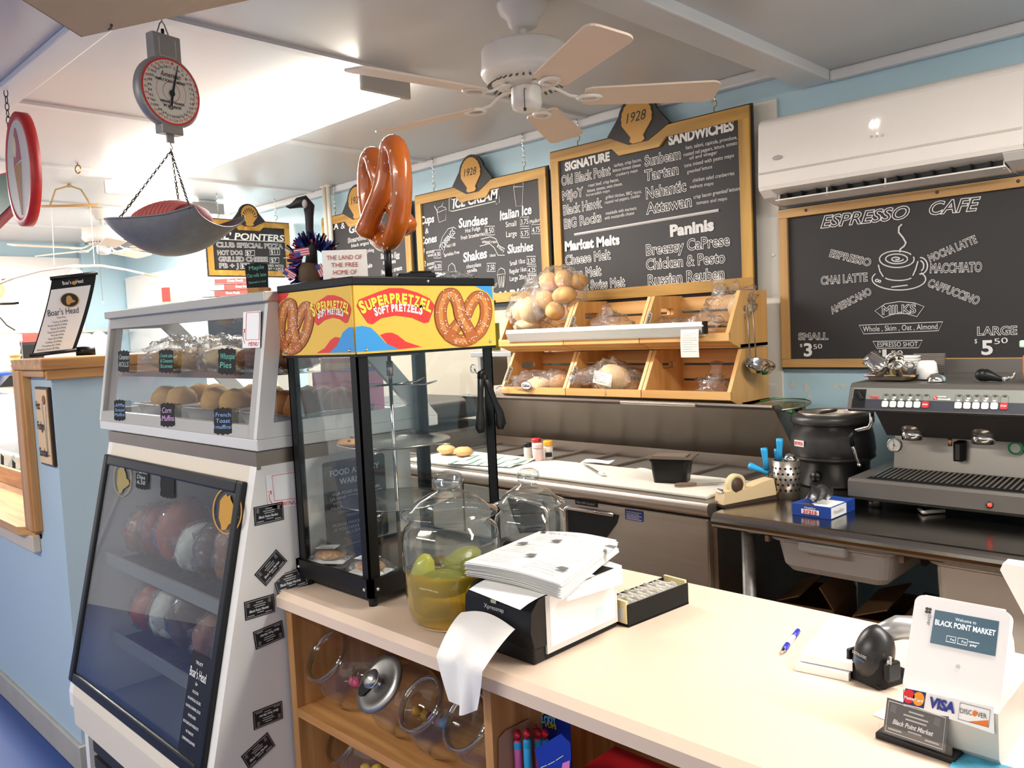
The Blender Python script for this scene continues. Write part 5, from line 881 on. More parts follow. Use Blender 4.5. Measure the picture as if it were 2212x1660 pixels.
for v, lab in ((960, ''), (1086, '')):
    zz = at_y(870, v, AYY).z; m = MB(Matrix.Translation((AXX, AYY, zz))); m.lathe([(0, 0), (.105, 0), (.118, .004), (.134, .008), (.136, .006), (.12, .001), (.106, -.002), (0, -.002)], mat('tray_aluminium', '#bdb9b2', .25, .95), 48); m.build('round_tray', t)
    for k in range(4): a = .6+k*PI/2; d = V((math.cos(a), math.sin(a), 0)); m = MB(); m.tube([V((AXX, AYY, zz-.004))+d*.008, V((AXX, AYY, zz-.004))+d*.139], .0022, chrome, 6); m.build('wire_arm', t)
p = at_y(1022, 797, 1.3); p = at_x(1022, 797, KX1); m = MB(); m.lathe([(0, .004), (.006, .005), (.011, 0), (.0, 0)], film('suction_clear', (.93, .93, .93), haze=.1), 18, Matrix.Translation(p) @ Matrix.Rotation(PI/2, 4, 'Y')); m.tube([p+V((.004, 0, 0)), p+V((.008, .002, -.01)), p+V((.014, .004, -.012)), p+V((.016, .004, -.006))], .002, chrome, 6); m.build('suction_hook', t)
t = thing('tongs', 'black plastic tongs hanging on the right glass of the pretzel case', 'tongs', p-V((-.02, 0, .1))); q = at_x(1040, 808, KX1+.018)
for d0, d1, nm in ((-.002, -.008, 'arm'), (.008, .046, 'arm')):
    m = MB(); a = q+V((0, d0, 0)); pts = [a, a+V((0, d1*.35, -.035)), a+V((0, d1*.75, -.075)), a+V((0, d1, -.1)), a+V((0, d1*1.05, -.125)), a+V((0, d1*1.0, -.138))]; m.tube(pts, [.0095, .0095, .0085, .013, .0165, .009], black, 12, flat=.5); m.build(nm, t)
m = MB(); m.tube([q+V((0, -.006, -.01)), q+V((0, -.004, .002)), q+V((0, .004, .005)), q+V((0, .012, -.002)), q+V((0, .014, -.014))], .0065, black, 8); m.build('spring_bend', t)
# contents
cookie = mat('cookie', '#c08a4c', .7, var=.3, vs=40, bump=.4, bs=60); zz = at_y(870, 960, AYY).z
c = at_z(828, 955, zz+.012); c = V((AXX-.055, AYY-.075, zz+.004)); t = thing('cookie', 'chocolate chip cookie on the upper round tray of the pretzel case', 'cookie', c); m = MB(); m.blob(c+V((0, 0, .006)), (.042, .042, .010), cookie, .1, 2, 3, 24, 12)
for i in range(9): a = rnd.uniform(0, 6.28); r = rnd.uniform(.005, .034); m.sph(c+V((r*math.cos(a), r*math.sin(a), .0145-r*.1)), .0045, mat('chocolate', '#3a2114', .5), 7, 5)
m.build('cookie_body', t)
for i, (u, v, rot, lab) in enumerate(((702, 1215, .6, 'wrapped baked snack with purple label at the left of the pretzel case floor'), (808, 1262, .3, 'wrapped baked snack near the front corner post of the pretzel case'))):
    c = at_z(u, v, KZ+.052); c = V((min(max(c.x, KX0+.055), KX1-.08), max(c.y, KY0+.06), KZ+.0515)); R = Matrix.Translation(c) @ Matrix.Rotation(rot, 4, 'Z'); t = thing('wrapped_pastry', lab, 'pastry', c, 'wrapped snacks on the pretzel case floor')
    m = MB(R); m.box((0, 0, .003), (.085, .062, .004), paper, .001); m.build('white_tray', t)
    m = MB(R); m.blob((0, 0, .016), (.038, .026, .012), crust, .08, 2, i, 22, 12); m.build('pastry', t)
    m = MB(R); m.grid(lambda u, v: ((u-.5)*.098, (v-.5)*.072, .006+.027*max(0, (1-(2*u-1)**4)*(1-(2*v-1)**4))+.0015*noise.noise(V((u*9, v*9, i)))), 18, 14, wrap); m.build('clear_wrapper', t)
    m = MB(R); m.grid(lambda u, v: (-.02+(u-.2)*.05, -.005+(v-.4)*.036, .0345), 2, 2, tagw); m.bb(-.02, .012, -.015, -.009, .0347, .0351, mat('lilac_print', '#a78fc0', .6)); m.build('paper_label', t)
# things on top of the pretzel case
PT = 1.622
t = thing('pretzel_figure', 'giant shiny plastic pretzel on a black post above the pretzel case', 'sign', (-1.575, 1.20, PT)); px_, py_ = -1.575, 1.20
gl_p = mat('pretzel_plastic', '#c0611c', .2, var=.5, vs=9, coat=.5)
c = V((px_, py_, at_y(845, 420, py_).z)); ex = V((.965, -.26, 0)).normalized(); zdir = V((0, 0, 1)); nrm = ex.cross(zdir)
S = .132; m = MB(); m.tube([c+ex*(p.x*S*.80)+zdir*(p.y*S*.96+.005)-nrm*(p.z*S*-1.6) for p in PRETZ], [.0245 if 3 < i < len(PRETZ)-4 else (.020, .026, .027, .026)[min(i, len(PRETZ)-1-i)] for i in range(len(PRETZ))], gl_p, 16); r2 = random.Random(4)
for i in range(80):
    k = r2.randrange(4, len(PRETZ)-4); p = PRETZ[k]; a = r2.uniform(-1.3, 1.3); o = c+ex*(p.x*S*.80)+zdir*(p.y*S*.96+.005)-nrm*(p.z*S*-1.6); o2 = (nrm*math.cos(a)*(1) + (ex if k % 2 else zdir)*math.sin(a)).normalized()*.0246
    m.box((0, 0, 0), (.002, .002, .006), swhite, M=Matrix.Translation(o+o2) @ Matrix.Rotation(r2.uniform(-.6, .6), 4, 'Y'))
m.build('pretzel_body', t)
m = MB(); m.cyl((px_, py_, PT), (px_, py_, c.z-.1), .009, black, 14); m.cyl((px_, py_, PT), (px_, py_, PT+.004), .03, black, 20); m.build('post', t)
t0 = at_y(745, 600, 1.05); ex = V((.6, .8, 0)).normalized(); o = at_y(698, 600, 1.03); o = V((o.x, o.y, PT)); nn = ex.cross(V((0, 0, 1)))
hh = at_y(698, 541, 1.03).z-PT; wd = .099
t = thing('block_sign', 'small white sign reading the land of the free on top of the pretzel case', 'sign', o+ex*.05); fr = F(o, ex, (0, 0, 1))
m = MB(fr); m.box((wd/2, hh/2, -.006), (wd, hh, .012), mat('sign_cream', '#eae4dc', .7, bump=.1, bs=120), .001); m.build('block', t)
m = MB(); rt_ = mat('sign_maroon', '#a8403a', .6)
for i, s_ in enumerate(('THE LAND OF', 'THE FREE', 'HOME OF', 'THE BRAVE')): k = (.78, .6, .53, .66)[i]; z = hh-.0215-i*.0165; m.text(s_, fr @ V((wd*(1-k)/2, z, .0005)), fr @ V((wd*(1+k)/2, z, .0005)), .0098, rt_, 'fill', 0, nn)
m.build('lettering', t)
a = at_y(870, 590, 1.17); t = thing('card_reader', 'flat black plastic device on top of the pretzel case beside the pretzel post', 'device', (-1.49, 1.19, PT)); m = MB(Matrix.Translation((-1.495, 1.215, PT+.008)) @ Matrix.Rotation(1.1, 4, 'Z')); m.box((0, 0, 0), (.088, .05, .014), black, .004); m.box((.01, 0, .009), (.05, .04, .004), blackm, .001); m.build('casing', t)
m = MB(); m.blob((-1.465, 1.31, PT+.006), (.04, .05, .012), wrap, .3, 2.5, 8, 30, 14, True); tag(m.build('plastic_bag'), 'crumpled clear bag lying on the right of the pretzel case top', 'bag')
# ================================================================ GLASS JARS ON THE COUNTER
def lid_jar(label, c, r, hb, group=None, name='glass_jar'):
    t = thing(name, label, 'jar', c, group); T = Matrix.Translation(c); q = r/.098; k = hb/.2
    m = MB(T); m.lathe([(0, .002), (.078*q, .002), (.088*q, .012), (.094*q, .04), (.098*q, .12*k), (.098*q, .165*k), (.093*q, .185*k), (.082*q, .195*k), (.081*q, .205*k), (.086*q, .21*k)], jarglass, 48); m.build('jar_body', t)
    m = MB(T); z = .21*k; m.lathe([(.094*q, z), (.097*q, z+.003), (.096*q, z+.008), (.08*q, z+.014), (.062*q, z+.03), (.04*q, z+.042), (.024*q, z+.047), (.02*q, z+.052)], jarglass, 44)
    m.lathe([(.02*q, z+.05), (.028*q, z+.056), (.031*q, z+.068), (.028*q, z+.079), (.018*q, z+.085), (0, z+.086)], film('solid_glass_knob', (.86, .9, .9), ior=1.9, rough=.03, fac=1.5), 24); m.build('glass_lid', t); return t
jc = V((-1.236, 1.06, GZ)); t = lid_jar('large glass pickle jar half full of yellow brine on the counter', jc, .098, .205, name='pickle_jar')
m = MB(Matrix.Translation(jc)); m.lathe([(0, .004), (.076, .004), (.086, .014), (.092, .04), (.0945, .105), (0, .106)], film('pickle_brine', (.90, .72, .10), refl=.6, haze=.42, hazecol='#d6ae12', ior=1.2), 44); m.build('brine', t)
pk = mat('pickle_green', '#7d7a1c', .25, var=.3, vs=20, bump=.3, bs=80); pk2 = mat('pickle_light', '#b3ad3a', .25, var=.2, vs=20)
for i, (dx, dy, z, r, ax, mt) in enumerate(((-.03, -.055, .095, (.024, .024, .05), (.3, .1, .9), pk2), (.02, -.045, .088, (.028, .028, .058), (1, .5, .1), pk), (.035, .02, .10, (.026, .026, .055), (.8, -.4, .2), pk), (-.02, .04, .105, (.026, .026, .05), (.2, .9, .3), pk), (.0, .0, .085, (.026, .026, .055), (.9, .2, .2), pk))):
    p = jc+V((dx, dy, z)); m = MB(Matrix.Translation(p) @ V(ax).to_track_quat('Z', 'Y').to_matrix().to_4x4()); m.blob((0, 0, 0), r, mt, .08, 2.5, i, 20, 14)
    lb = ['pale yellow pickle standing above the brine at the front of the jar', 'dark pickle lying just under the brine surface at the jar front', 'dark pickle at the right of the jar', 'green pickle at the back of the jar above the brine', 'pickle in the middle of the jar'][i]
    tag(m.build('pickle'), lb, 'pickle', 'pickles in the brine jar')
j2 = V((-1.325, 1.385, GZ)); t = lid_jar('smaller lidded glass jar with a black label behind the pickle jar', j2, .085, .155)
m = MB(Matrix.Translation(j2)); m.lathe([(0, .004), (.068, .004), (.078, .02), (.0805, .075), (0, .08)], mat('dark_seeds', '#4a443e', .8, var=.6, vs=220), 36); o = m.build('jar_filling', t); o['kind'] = 'stuff'
m = MB(); d = V((.3, -.95, 0)).normalized(); s = V((.95, .3, 0)); o = j2+d*.0855+V((0, 0, .075)); m.M = F(o, s, (0, 0, 1)); m.prism(rrect(-.03, -.02, .03, .02, .012), .0008, black); m.M = I4; m.text('Teas', o-s*.02-V((0, 0, .008))+d*.001, o+s*.02-V((0, 0, .008))+d*.001, .018, chalk, 'fill', .3, d); m.build('chalk_label', t)
m = MB(); d = V((.9, .43, 0)).normalized(); s = V((-.43, .9, 0)); o = jc+d*.0985+V((0, 0, .125)); m.M = F(o, s, (0, 0, 1)); m.prism(rrect(-.02, -.018, .02, .018, .012), .0008, black); m.M = I4; m.text('Jar', o-s*.012-V((0, 0, .006))+d*.001, o+s*.012-V((0, 0, .006))+d*.001, .014, chalk, 'fill', .3, d); m.build('chalk_label', [q for q in C.objects if q.name == 'pickle_jar'][0])
# ================================================================ NAPKIN DISPENSER AND PAPERS
nx0, nx1, ny0, ny1, nz = -1.112, -.952, .985, 1.225, 1.035
t = thing('napkin_dispenser', 'black napkin dispenser with a white side panel on the counter', 'dispenser', ((nx0+nx1)/2, 1.1, GZ))
m = MB(); m.bb(nx0, nx1, ny0+.03, ny1, GZ, nz, blackm, .004); m.bb(nx0, nx1, ny0+.005, ny0+.035, GZ, GZ+.03, black, .004); m.build('housing', t)
m = MB(F((nx0-.003, 0, 0), (0, 1, 0), (0, 0, 1))); m.prism([(ny0+.035, GZ+.028), (ny0+.004, GZ+.03), (ny0-.004, GZ+.06), (ny0+.0, GZ+.095), (ny0+.018, nz-.002), (ny0+.05, nz+.003), (ny0+.05, GZ+.028)], nx1-nx0+.006, black); m.build('faceplate', t)
m = MB(); m.bb(nx1, nx1+.004, ny0+.035, ny1-.004, GZ+.012, nz, mat('clear_frame', '#cfcdc9', .15)); m.bb(nx1+.0035, nx1+.0046, ny0+.045, ny1-.012, GZ+.022, nz-.004, mat('ad_white', '#f6f6f4', .3)); m.bb(nx1+.0045, nx1+.005, ny1-.07, ny1-.016, GZ+.026, GZ+.055, mat('ad_pale_blue', '#cfe6ee', .4)); m.build('side_panel', t)
m = MB(); m.text('Xpressnap', (nx0+.05, ny0-.0035, GZ+.083), (nx0+.1, ny0-.0035, GZ+.083), .008, paper2, 'fill', 0, (0, -1, .0)); m.bb(nx0+.067, nx0+.08, ny0-.0035, ny0-.002, GZ+.095, GZ+.101, mat('tag_olive', '#a9a68c', .6)); m.build('badge', t)
def nap(u, v):
    w_ = .138*(1-.55*v**1.8); x = nx0-.004+w_*u+.058*v**1.3; fold = .014*math.sin(u*8+v*3)+.012*abs(math.sin(u*6.5+1))
    return (x, ny0-.012-.074*min(1, v*1.75)-.6*fold*v-.008*v, GZ+.064-.036*v-.082*v*v-.012*v*math.sin(u*3.1)+.014*(1-v)*math.sin(u*PI))
m = MB(); m.grid(nap, 20, 14, mat('napkin', '#f0ece6', .85, bump=.15, bs=300)); tag(m.build('paper_napkin'), 'white paper napkin hanging out of the dispenser over the counter edge', 'napkin')
ps = [at_z(u, v, 1.068) for u, v in ((1003, 1217), (1210, 1262), (1333, 1166), (1165, 1150))]
def sheet(mb, z, j, mt, bend=.0):
    a, b, c, d = [V((p.x+rnd.uniform(-j, j), p.y+rnd.uniform(-j, j), z)) for p in ps]
    mb.grid(lambda u, v: tuple(lerp(lerp(a, b, u), lerp(d, c, u), v)+V((0, 0, bend*math.sin(u*PI)*.4-.006*max(0, u-.6)))), 10, 6, mt)
m = MB()
for i in range(22): sheet(m, 1.043+.00125*i, .003 if i < 21 else .001, paper, .012)
st = m.build('paper_stack'); tag(st, 'thick stack of printed menus on the napkin dispenser', 'paper stack'); 
m = MB(); o_, ex_, ey_ = ps[0], (ps[1]-ps[0]), (ps[3]-ps[0])
def onp(u, v): p = o_+ex_*u+ey_*v; return V((p.x, p.y, 1.0712+.0048*math.sin(u*PI)-.006*max(0, u-.6)))
m.text('Black Pointer', onp(.16, .93), onp(.52, .93), .010, ink, 'fill', 0, (0, 0, 1), .0015); m.add([onp(.06, .93)+V((0, 0, .001)), onp(.12, .93)+V((0, 0, .001)), onp(.12, .97)+V((0, 0, .001)), onp(.06, .97)+V((0, 0, .001))], [(0, 1, 2, 3)], ink)
gt = mat('fine_print', '#d0cfce', .8)
for cx_ in (.05, .53):
    for r in range(15):
        v = .88-r*.057
        if r in (4, 10): continue
        for dv in (0, .02): m.add([onp(cx_, v+dv)+V((0, 0, .001)), onp(cx_+rnd.uniform(.28, .41), v+dv)+V((0, 0, .001)), onp(cx_+.4, v+dv+.008)+V((0, 0, .001)), onp(cx_, v+dv+.008)+V((0, 0, .001))], [(0, 1, 2, 3)], gt)
for u, v in ((.35, .72), (.83, .85), (.1, .55), (.4, .3), (.8, .2)): m.add([onp(u, v)+V((0, 0, .002)), onp(u+.1, v)+V((0, 0, .002)), onp(u+.09, v+.07)+V((0, 0, .002)), onp(u+.02, v+.06)+V((0, 0, .002))], [(0, 1, 2, 3)], mat('photo_print', '#6f6d6c', .7))
m.build('print', st)
m = MB(); a = V((nx1-.045, ny0+.01, nz+.006)); m.grid(lambda u, v: (nx0+.02+.15*u, ny0-.012+.20*v-.022*u, nz+.0055-.012*max(0, .3-v)**2*8), 8, 10, paper); o = m.build('paper_sheet'); tag(o, 'single loose sheet slipping forward under the paper stack', 'paper', 'loose sheets by the paper stack')
sh = [at_z(u, v, 1.03) for u, v in ((1225, 1290), (1345, 1253), (1343, 1222), (1300, 1208))]
m = MB(); m.add([p for p in sh]+[p-V((0, 0, .008)) for p in sh], [(0, 1, 2, 3), (4, 5, 1, 0), (5, 6, 2, 1), (6, 7, 3, 2), (7, 4, 0, 3)], paper); o = m.build('paper_sheet'); tag(o, 'printed sheets sticking out to the right below the paper stack', 'paper', 'loose sheets by the paper stack')
# ================================================================ CARD INDEX BOX
a = at_z(1358, 1357, GZ); b = at_z(1488, 1305, GZ); e = at_z(1308, 1338, GZ); d = (b-a).normalized(); s = V((0, 0, 1)).cross(d); wd = (e-a).dot(s); wd = .062; L_ = (b-a).length; fr = F(a, d, s)
t = thing('card_index_box', 'black card index tray with ivory ends full of white cards', 'card box', (a+b)/2); ivory = mat('ivory_plastic', '#e8d9a4', .4)
m = MB(fr); m.bb(0, L_, 0, .003, 0, .044, blackm, .001); m.bb(0, L_, wd-.003, wd, 0, .044, blackm); m.bb(0, L_, 0, wd, .0, .004, blackm); m.build('tray', t)
for x in (0, L_-.005): m = MB(fr); m.bb(x-.002, x+.004, .003, wd-.003, .006, .05, ivory, .001); m.build('end_plate', t)
m = MB(fr); m.bb(-.0028, -.002, .01, wd-.008, .012, .036, mat('label_window', '#d8dcdc', .2)); m.build('label_window', t)
card_o = None
for i in range(34):
    x = .012+i*(L_-.022)/34; m = MB(fr @ Matrix.Translation((x, 0, .004)) @ Matrix.Rotation(-.28, 4, 'Y')); h = .038+.003*((i*7) % 3); k = (i*5) % 4
    m.prism([(.005, 0), (wd-.005, 0), (wd-.005, h), (.008+.012*k+.012, h), (.008+.012*k+.010, h+.005), (.008+.012*k, h+.005), (.008+.012*k-.002, h), (.005, h)], .0006, tagw, Matrix.Rotation(PI/2, 4, 'Z') @ Matrix.Rotation(PI/2, 4, 'X'))
    m.build('index_card', t)
# ================================================================ PEN, PADS, SCANNER, TERMINAL
a = at_z(1687, 1412, GZ+.005); b = at_z(1725, 1362, GZ+.005); t = thing('ballpoint_pen', 'white and blue ballpoint pen lying on the counter', 'pen', a); d = (b-a)
m = MB(); m.tube([a+d*.36, a+d*.98], .0042, mat('pen_white', '#e8e8ee', .2), 10); m.build('barrel', t); m = MB(); m.tube([a+d*.12, a+d*.36], [.0042, .005], mat('pen_blue', '#2a35b0', .35), 10); m.tube([a+d*.7, a+d*.97], .0046, mat('pen_blue', '#2a35b0', .35), 10); m.build('grip', t); m = MB(); m.tube([a, a+d*.12], [.0008, .0042], chrome, 10); m.build('tip', t)
P4 = [at_z(u, v, GZ) for u, v in ((1718, 1450), (1833, 1474), (1885, 1386), (1792, 1363))]
for i in range(2):
    m = MB(); off = V((.008, .008, 0))*(1-i); z0 = GZ+.014*i+.0005; q = [p+V((0, 0, 0))+(P4[2]-P4[0])*(.05*i) for p in P4]
    m.add([V((p.x, p.y, z0)) for p in q]+[V((p.x, p.y, z0+.0125)) for p in q], [(3, 2, 1, 0), (4, 5, 6, 7), (0, 1, 5, 4), (1, 2, 6, 5), (2, 3, 7, 6), (3, 0, 4, 7)], paper)
    A, B, D = q[0], q[1], q[3]; zz = V((0, 0, 0))
    for r in range(9):
        f = .12+.09*r; p0 = A+(D-A)*f+(B-A)*.05; p1 = A+(D-A)*f+(B-A)*.92; m.add([V((p0.x, p0.y, z0+.0128)), V((p1.x, p1.y, z0+.0128)), V((p1.x, p1.y+.0008, z0+.0128)), V((p0.x, p0.y+.0008, z0+.0128))], [(0, 1, 2, 3)], gt)
    tag(m.build('order_pad'), ['lower white order pad of the pair beside the barcode scanner', 'upper white order pad of the pair beside the barcode scanner'][i], 'notepad', 'order pads on the counter')
sb = at_z(1885, 1492, GZ); sb.y += .035; sb.x -= .01; t = thing('barcode_scanner', 'black and silver barcode scanner resting in its cradle', 'scanner', sb)
vd = V((-.42, .9, 0)).normalized(); vd = V((.35, .94, 0)).normalized(); sd = V((vd.y, -vd.x, 0)); fr = F(sb, sd, vd)   # x right, y away from the viewer
m = MB(fr); m.grid(lambda u, v: (.034*math.sin((u-.5)*3.6), -.030*math.cos((u-.5)*3.0)+.006*v, .004+v*(.034+.01*abs(u-.5)*2)), 16, 6, blackm); m.box((0, .02, .004), (.06, .09, .008), blackm, .003); m.box((-.036, -.004, .03), (.008, .03, .028), black, .004); m.box((.036, -.004, .03), (.01, .03, .03), black, .004); m.build('cradle', t)
m = MB(fr @ Matrix.Translation((0, .0, .044)) @ Matrix.Rotation(-.32, 4, 'X')); m.sph((0, 0, 0), (.03, .03, .046), mat('scanner_black', '#1d1c1d', .35), 24, 16); m.build('head', t)
m = MB(fr); m.tube([(.0, .01, .074), (.012, .04, .082), (.03, .075, .080), (.05, .11, .068)], [.014, .019, .018, .016], mat('scanner_silver', '#a9a7a6', .3, .6), 16); m.build('grip', t)
m = MB(fr); m.tube([(.034, -.012, .03), (.038, -.010, .055)], [.006, .003], chrome, 8); m.build('side_clip', t)
m = MB(); n3 = fr.to_3x3(); nn = n3 @ V((0, -.97, .25)); m.text('DATALOGIC', fr @ V((-.014, -.0315, .048)), fr @ V((.013, -.0315, .046)), .0038, paper2, 'bold', 0, nn); m.text('QuickScan', fr @ V((-.01, -.031, .040)), fr @ V((.008, -.031, .0385)), .003, mat('scanner_blue', '#3f86d8', .5), 'fill', 0, nn); m.build('print', t)
# payment terminal
pa = at_y(1955, 1478, 1.13); pb = at_y(2155, 1530, 1.13); ex = V((1, -.10, 0)).normalized(); pw = V((.09, .995, 0)).normalized()
tw = V((1, 0, 0)); tx0, tx1 = pa.x, pb.x; term = mat('terminal_white', '#ece7e1', .35); termg = mat('terminal_grey', '#bdb8ae', .45)
t = thing('payment_terminal', 'white payment terminal showing welcome to black point market', 'payment terminal', ((tx0+tx1)/2, 1.18, GZ))
def wedge(mb, pr, x0, x1, mt, r=.0): mb.prism(pr, x1-x0, mt, F((x0, 0, 0), (0, 1, 0), (0, 0, 1)))
zl = pa.z-.008; tilt = V((0, .06, .118)).normalized(); tn = V((0, -tilt.z, tilt.y)); fr = F((tx0-.003, 1.125, zl), (1, 0, 0), tilt); TW = tx1-tx0+.006; TH = .132
m = MB(fr); m.prism(rrect(0, 0, TW, TH, .012, 6), .016, term, Matrix.Translation((0, 0, -.016))); m.build('front_shell', t)
m = MB(); wedge(m, [(1.14, zl+.004), (1.195, zl+.115), (1.235, zl+.06), (1.25, zl-.0), (1.15, zl-.004)], tx0+.006, tx1-.006, term); m.build('rear_shell', t)
m = MB(fr); scr = mat('terminal_screen', '#255062', .35, emit=.06); X_ = Px(1960, 1160, 5.186, fr @ V((0, 0, 0)), tn)
q = [X_(*p) for p in ((312, 820), (1030, 950), (985, 1342), (255, 1190))]; m.M = I4; m.add([p+tn*.0008 for p in q], [(3, 2, 1, 0)], scr); m.build('screen', t)
m = MB(); lw = mat('screen_white', '#f2f6f7', .4, emit=.3); X_.text(m, 'Welcome to', 540, 945, 775, 988, 36, lw, 'fill'); X_.text(m, 'BLACK POINT MARKET', 312, 985, 990, 1115, 58, lw, 'bold')
for a in (((445, 1112), (548, 1130), (538, 1195), (435, 1175)), ((572, 1135), (680, 1155), (668, 1222), (562, 1200))): X_.line(m, list(a), .0008, lw, True)
X_.text(m, 'Pay', 485, 1165, 535, 1174, 26, lw); X_.text(m, 'Pay', 612, 1190, 665, 1200, 26, lw); X_.text(m, 'pay', 705, 1225, 785, 1240, 24, lw, 'bold'); X_.text(m, 'SAMSUNG', 692, 1185, 810, 1207, 14, lw, 'bold'); m.build('screen_text', t)
m = MB(); dk = mat('logo_dark', '#3a3836', .5)
for u, v in ((222, 808), (256, 815), (218, 842), (250, 848)): m.M = F(X_(u, v)+tn*.0004, (1, 0, 0), tilt); m.prism(arc(0, 0, .0021, .0021, 0, 2*PI, 12)[:-1], .0004, dk)
m.M = I4; m.text('clover', X_(238, 872), X_(218, 992), .0052, dk, 'fill', 0, tn); X_.line(m, [(545, 1438), (552, 1452), (545, 1466)], .0008, paper2); X_.line(m, [(560, 1434), (570, 1454), (560, 1474)], .0008, paper2); X_.line(m, [(575, 1430), (588, 1456), (575, 1482)], .0008, paper2); m.build('maker_logo', t)
by0 = 1.120; fb = lambda u, v: at_y(u, v, by0)
m = MB(); c1, c2, c3, c4 = fb(1952, 1478), fb(2158, 1535), fb(2148, 1592), fb(1945, 1528); wedge(m, [(by0, GZ+.012), (by0-.004, zl+.006), (1.25, zl+.006), (1.27, GZ+.001), (1.13, GZ+.001)], tx0+.002, tx1+.004, termg); m.build('stand', t)
X_ = Px(1660, 1240, 3.953, (0, by0-.0045, 0), (0, -1, 0)); m = MB()
poly(X_, m, [(1172, 975), (1925, 1140), (1930, 1370), (1160, 1110)], mat('card_strip', '#f1efec', .5), .0003); m.build('card_strip', t)
m = MB(); poly(X_, m, [(1170, 978), (1348, 1015), (1328, 1152), (1150, 1108)], mat('logo_navy', '#23255f', .5), .0006)
for u, v, cc in ((1200, 1045, '#d8232f'), (1283, 1068, '#f09a1c')): poly(X_, m, [(u+50*math.cos(a), v+60*math.sin(a)) for a in [i*PI/10 for i in range(20)]], mat('logo'+cc, cc, .5), .0009)
X_.text(m, 'MasterCard', 1165, 1062, 1322, 1098, 26, paper, 'bold'); X_.text(m, 'VISA', 1385, 1135, 1590, 1188, 85, mat('logo_visa', '#24348a', .5), 'fat', .25); m.build('card_logos', t)
m = MB(); poly(X_, m, [(1640, 1100), (1895, 1165), (1880, 1310), (1620, 1240)], paper, .0006); X_.line(m, [(1640, 1100), (1895, 1165), (1880, 1310), (1620, 1240)], .0006, dk, True); poly(X_, m, [(1700, 1262), (1880, 1250), (1876, 1308)], mat('logo_orange', '#ee7623', .5), .0009); X_.text(m, 'DISC', 1640, 1185, 1742, 1208, 42, dk, 'fill'); X_.text(m, 'VER', 1785, 1218, 1868, 1238, 42, dk, 'fill'); poly(X_, m, [(1764+21*math.cos(a), 1192+26*math.sin(a)) for a in [i*PI/8 for i in range(16)]], mat('logo_orange', '#ee7623', .5), .0009); m.build('card_logos', t)
# white counter paper under the terminal, business cards, flyers
m = MB(); q = [at_z(u, v, GZ+.001) for u, v in ((1885, 1545), (2000, 1470), (2300, 1570), (2300, 1700), (2120, 1640))]; m.add([p for p in q]+[p-V((0, 0, .0008)) for p in q], [(0, 4, 3, 2, 1)[::-1]], paper); tag(m.build('paper_mat'), 'white paper lying under the payment terminal', 'paper')
cb = mat('card_black', '#171618', .45); cardg = mat('faded_card', '#5b5654', .5)
hc_ = at_z(1970, 1590, GZ); t = thing('card_holder', 'small clear stand of business cards in front of the payment terminal', 'card holder', hc_)
a = at_z(1890, 1596, GZ); b = at_z(2062, 1655, GZ); d = (b-a).normalized(); s = V((0, 0, 1)).cross(d); L_ = (b-a).length; fr = F(a, d, s)
m = MB(fr); m.bb(0, L_, 0, .035, 0, .009, black, .002); m.build('base', t); m = MB(fr); m.bb(.004, L_-.004, .003, .005, .008, .022, glass); m.bb(.004, L_-.004, .026, .028, .008, .05, glass); m.build('clear_pocket', t)
def bizcard(mb, fr, w_, h_, bg, flip=False, thick=.0006):
    """printed black business card: local xy, z out"""
    mb.M = fr; mb.prism([(-w_/2, -h_/2), (w_/2, -h_/2), (w_/2, h_/2), (-w_/2, h_/2)], thick, bg)
    F2 = fr @ (Matrix.Rotation(PI, 4, 'Z') if flip else I4); mb.M = F2; e = .92
    mb.line([(-w_/2*e, -h_/2*.86), (w_/2*e, -h_/2*.86), (w_/2*e, h_/2*.86), (-w_/2*e, h_/2*.86)], w_*.012, chalk, Matrix.Translation((0, 0, thick)), closed=True)
    mb.M = I4; n = F2.to_3x3() @ V((0, 0, 1)); T = lambda x, y: F2 @ V((x*w_, y*h_, thick+.0003))
    mb.text('Black Point Market', T(-.36, -.17), T(.30, -.17), h_*.13, chalk, 'bold', .3, n, .0003)
    for x0, x1, y in ((-.12, .12, .27), (-.2, .2, .15), (-.16, .18, .04), (-.42, -.2, -.36), (-.1, .12, -.28), (.18, .4, -.36)): mb.add([T(x0, y), T(x1, y), T(x1, y+.045), T(x0, y+.045)], [(0, 1, 2, 3)], paper2)
    for sx in (-.38, .33): mb.add([T(sx-.05, .16), T(sx+.05, .12), T(sx+.06, .36), T(sx-.03, .38)], [(0, 1, 2, 3)], mat('card_sketch', '#6d6a69', .6))
m = MB(); bizcard(m, fr @ Matrix.Translation((L_*.48, .012, .032)) @ Matrix.Rotation(1.25, 4, 'X'), L_*.78, .046, cardg); m.build('business_card', t)
for i, (u, v, cc, lab) in enumerate(((2150, 1640, '#3f8fb5', 'blue and teal flyer at the lower right corner of the counter'),)):
    q = [at_z(a_, b_, GZ+.004) for a_, b_ in ((2068, 1625), (2300, 1690), (2280, 1760), (2040, 1680))]; m = MB(); m.add(q+[p-V((0, 0, .003)) for p in q], [(3, 2, 1, 0), (4, 5, 6, 7), (0, 1, 5, 4), (3, 0, 4, 7)], mat('flyer_teal', '#4a9db8', .4, var=.6, vs=60)); tag(m.build('flyer'), lab, 'flyer')
a = at_y(2166, 1222, 1.32); t = thing('cash_register', 'white register screen cut off by the right edge of the photo', 'cash register', (-.12, 1.38, GZ))
c1, c2, c3 = at_y(2166, 1218, 1.35), at_y(2160, 1232, 1.35), at_y(2215, 1335, 1.35)
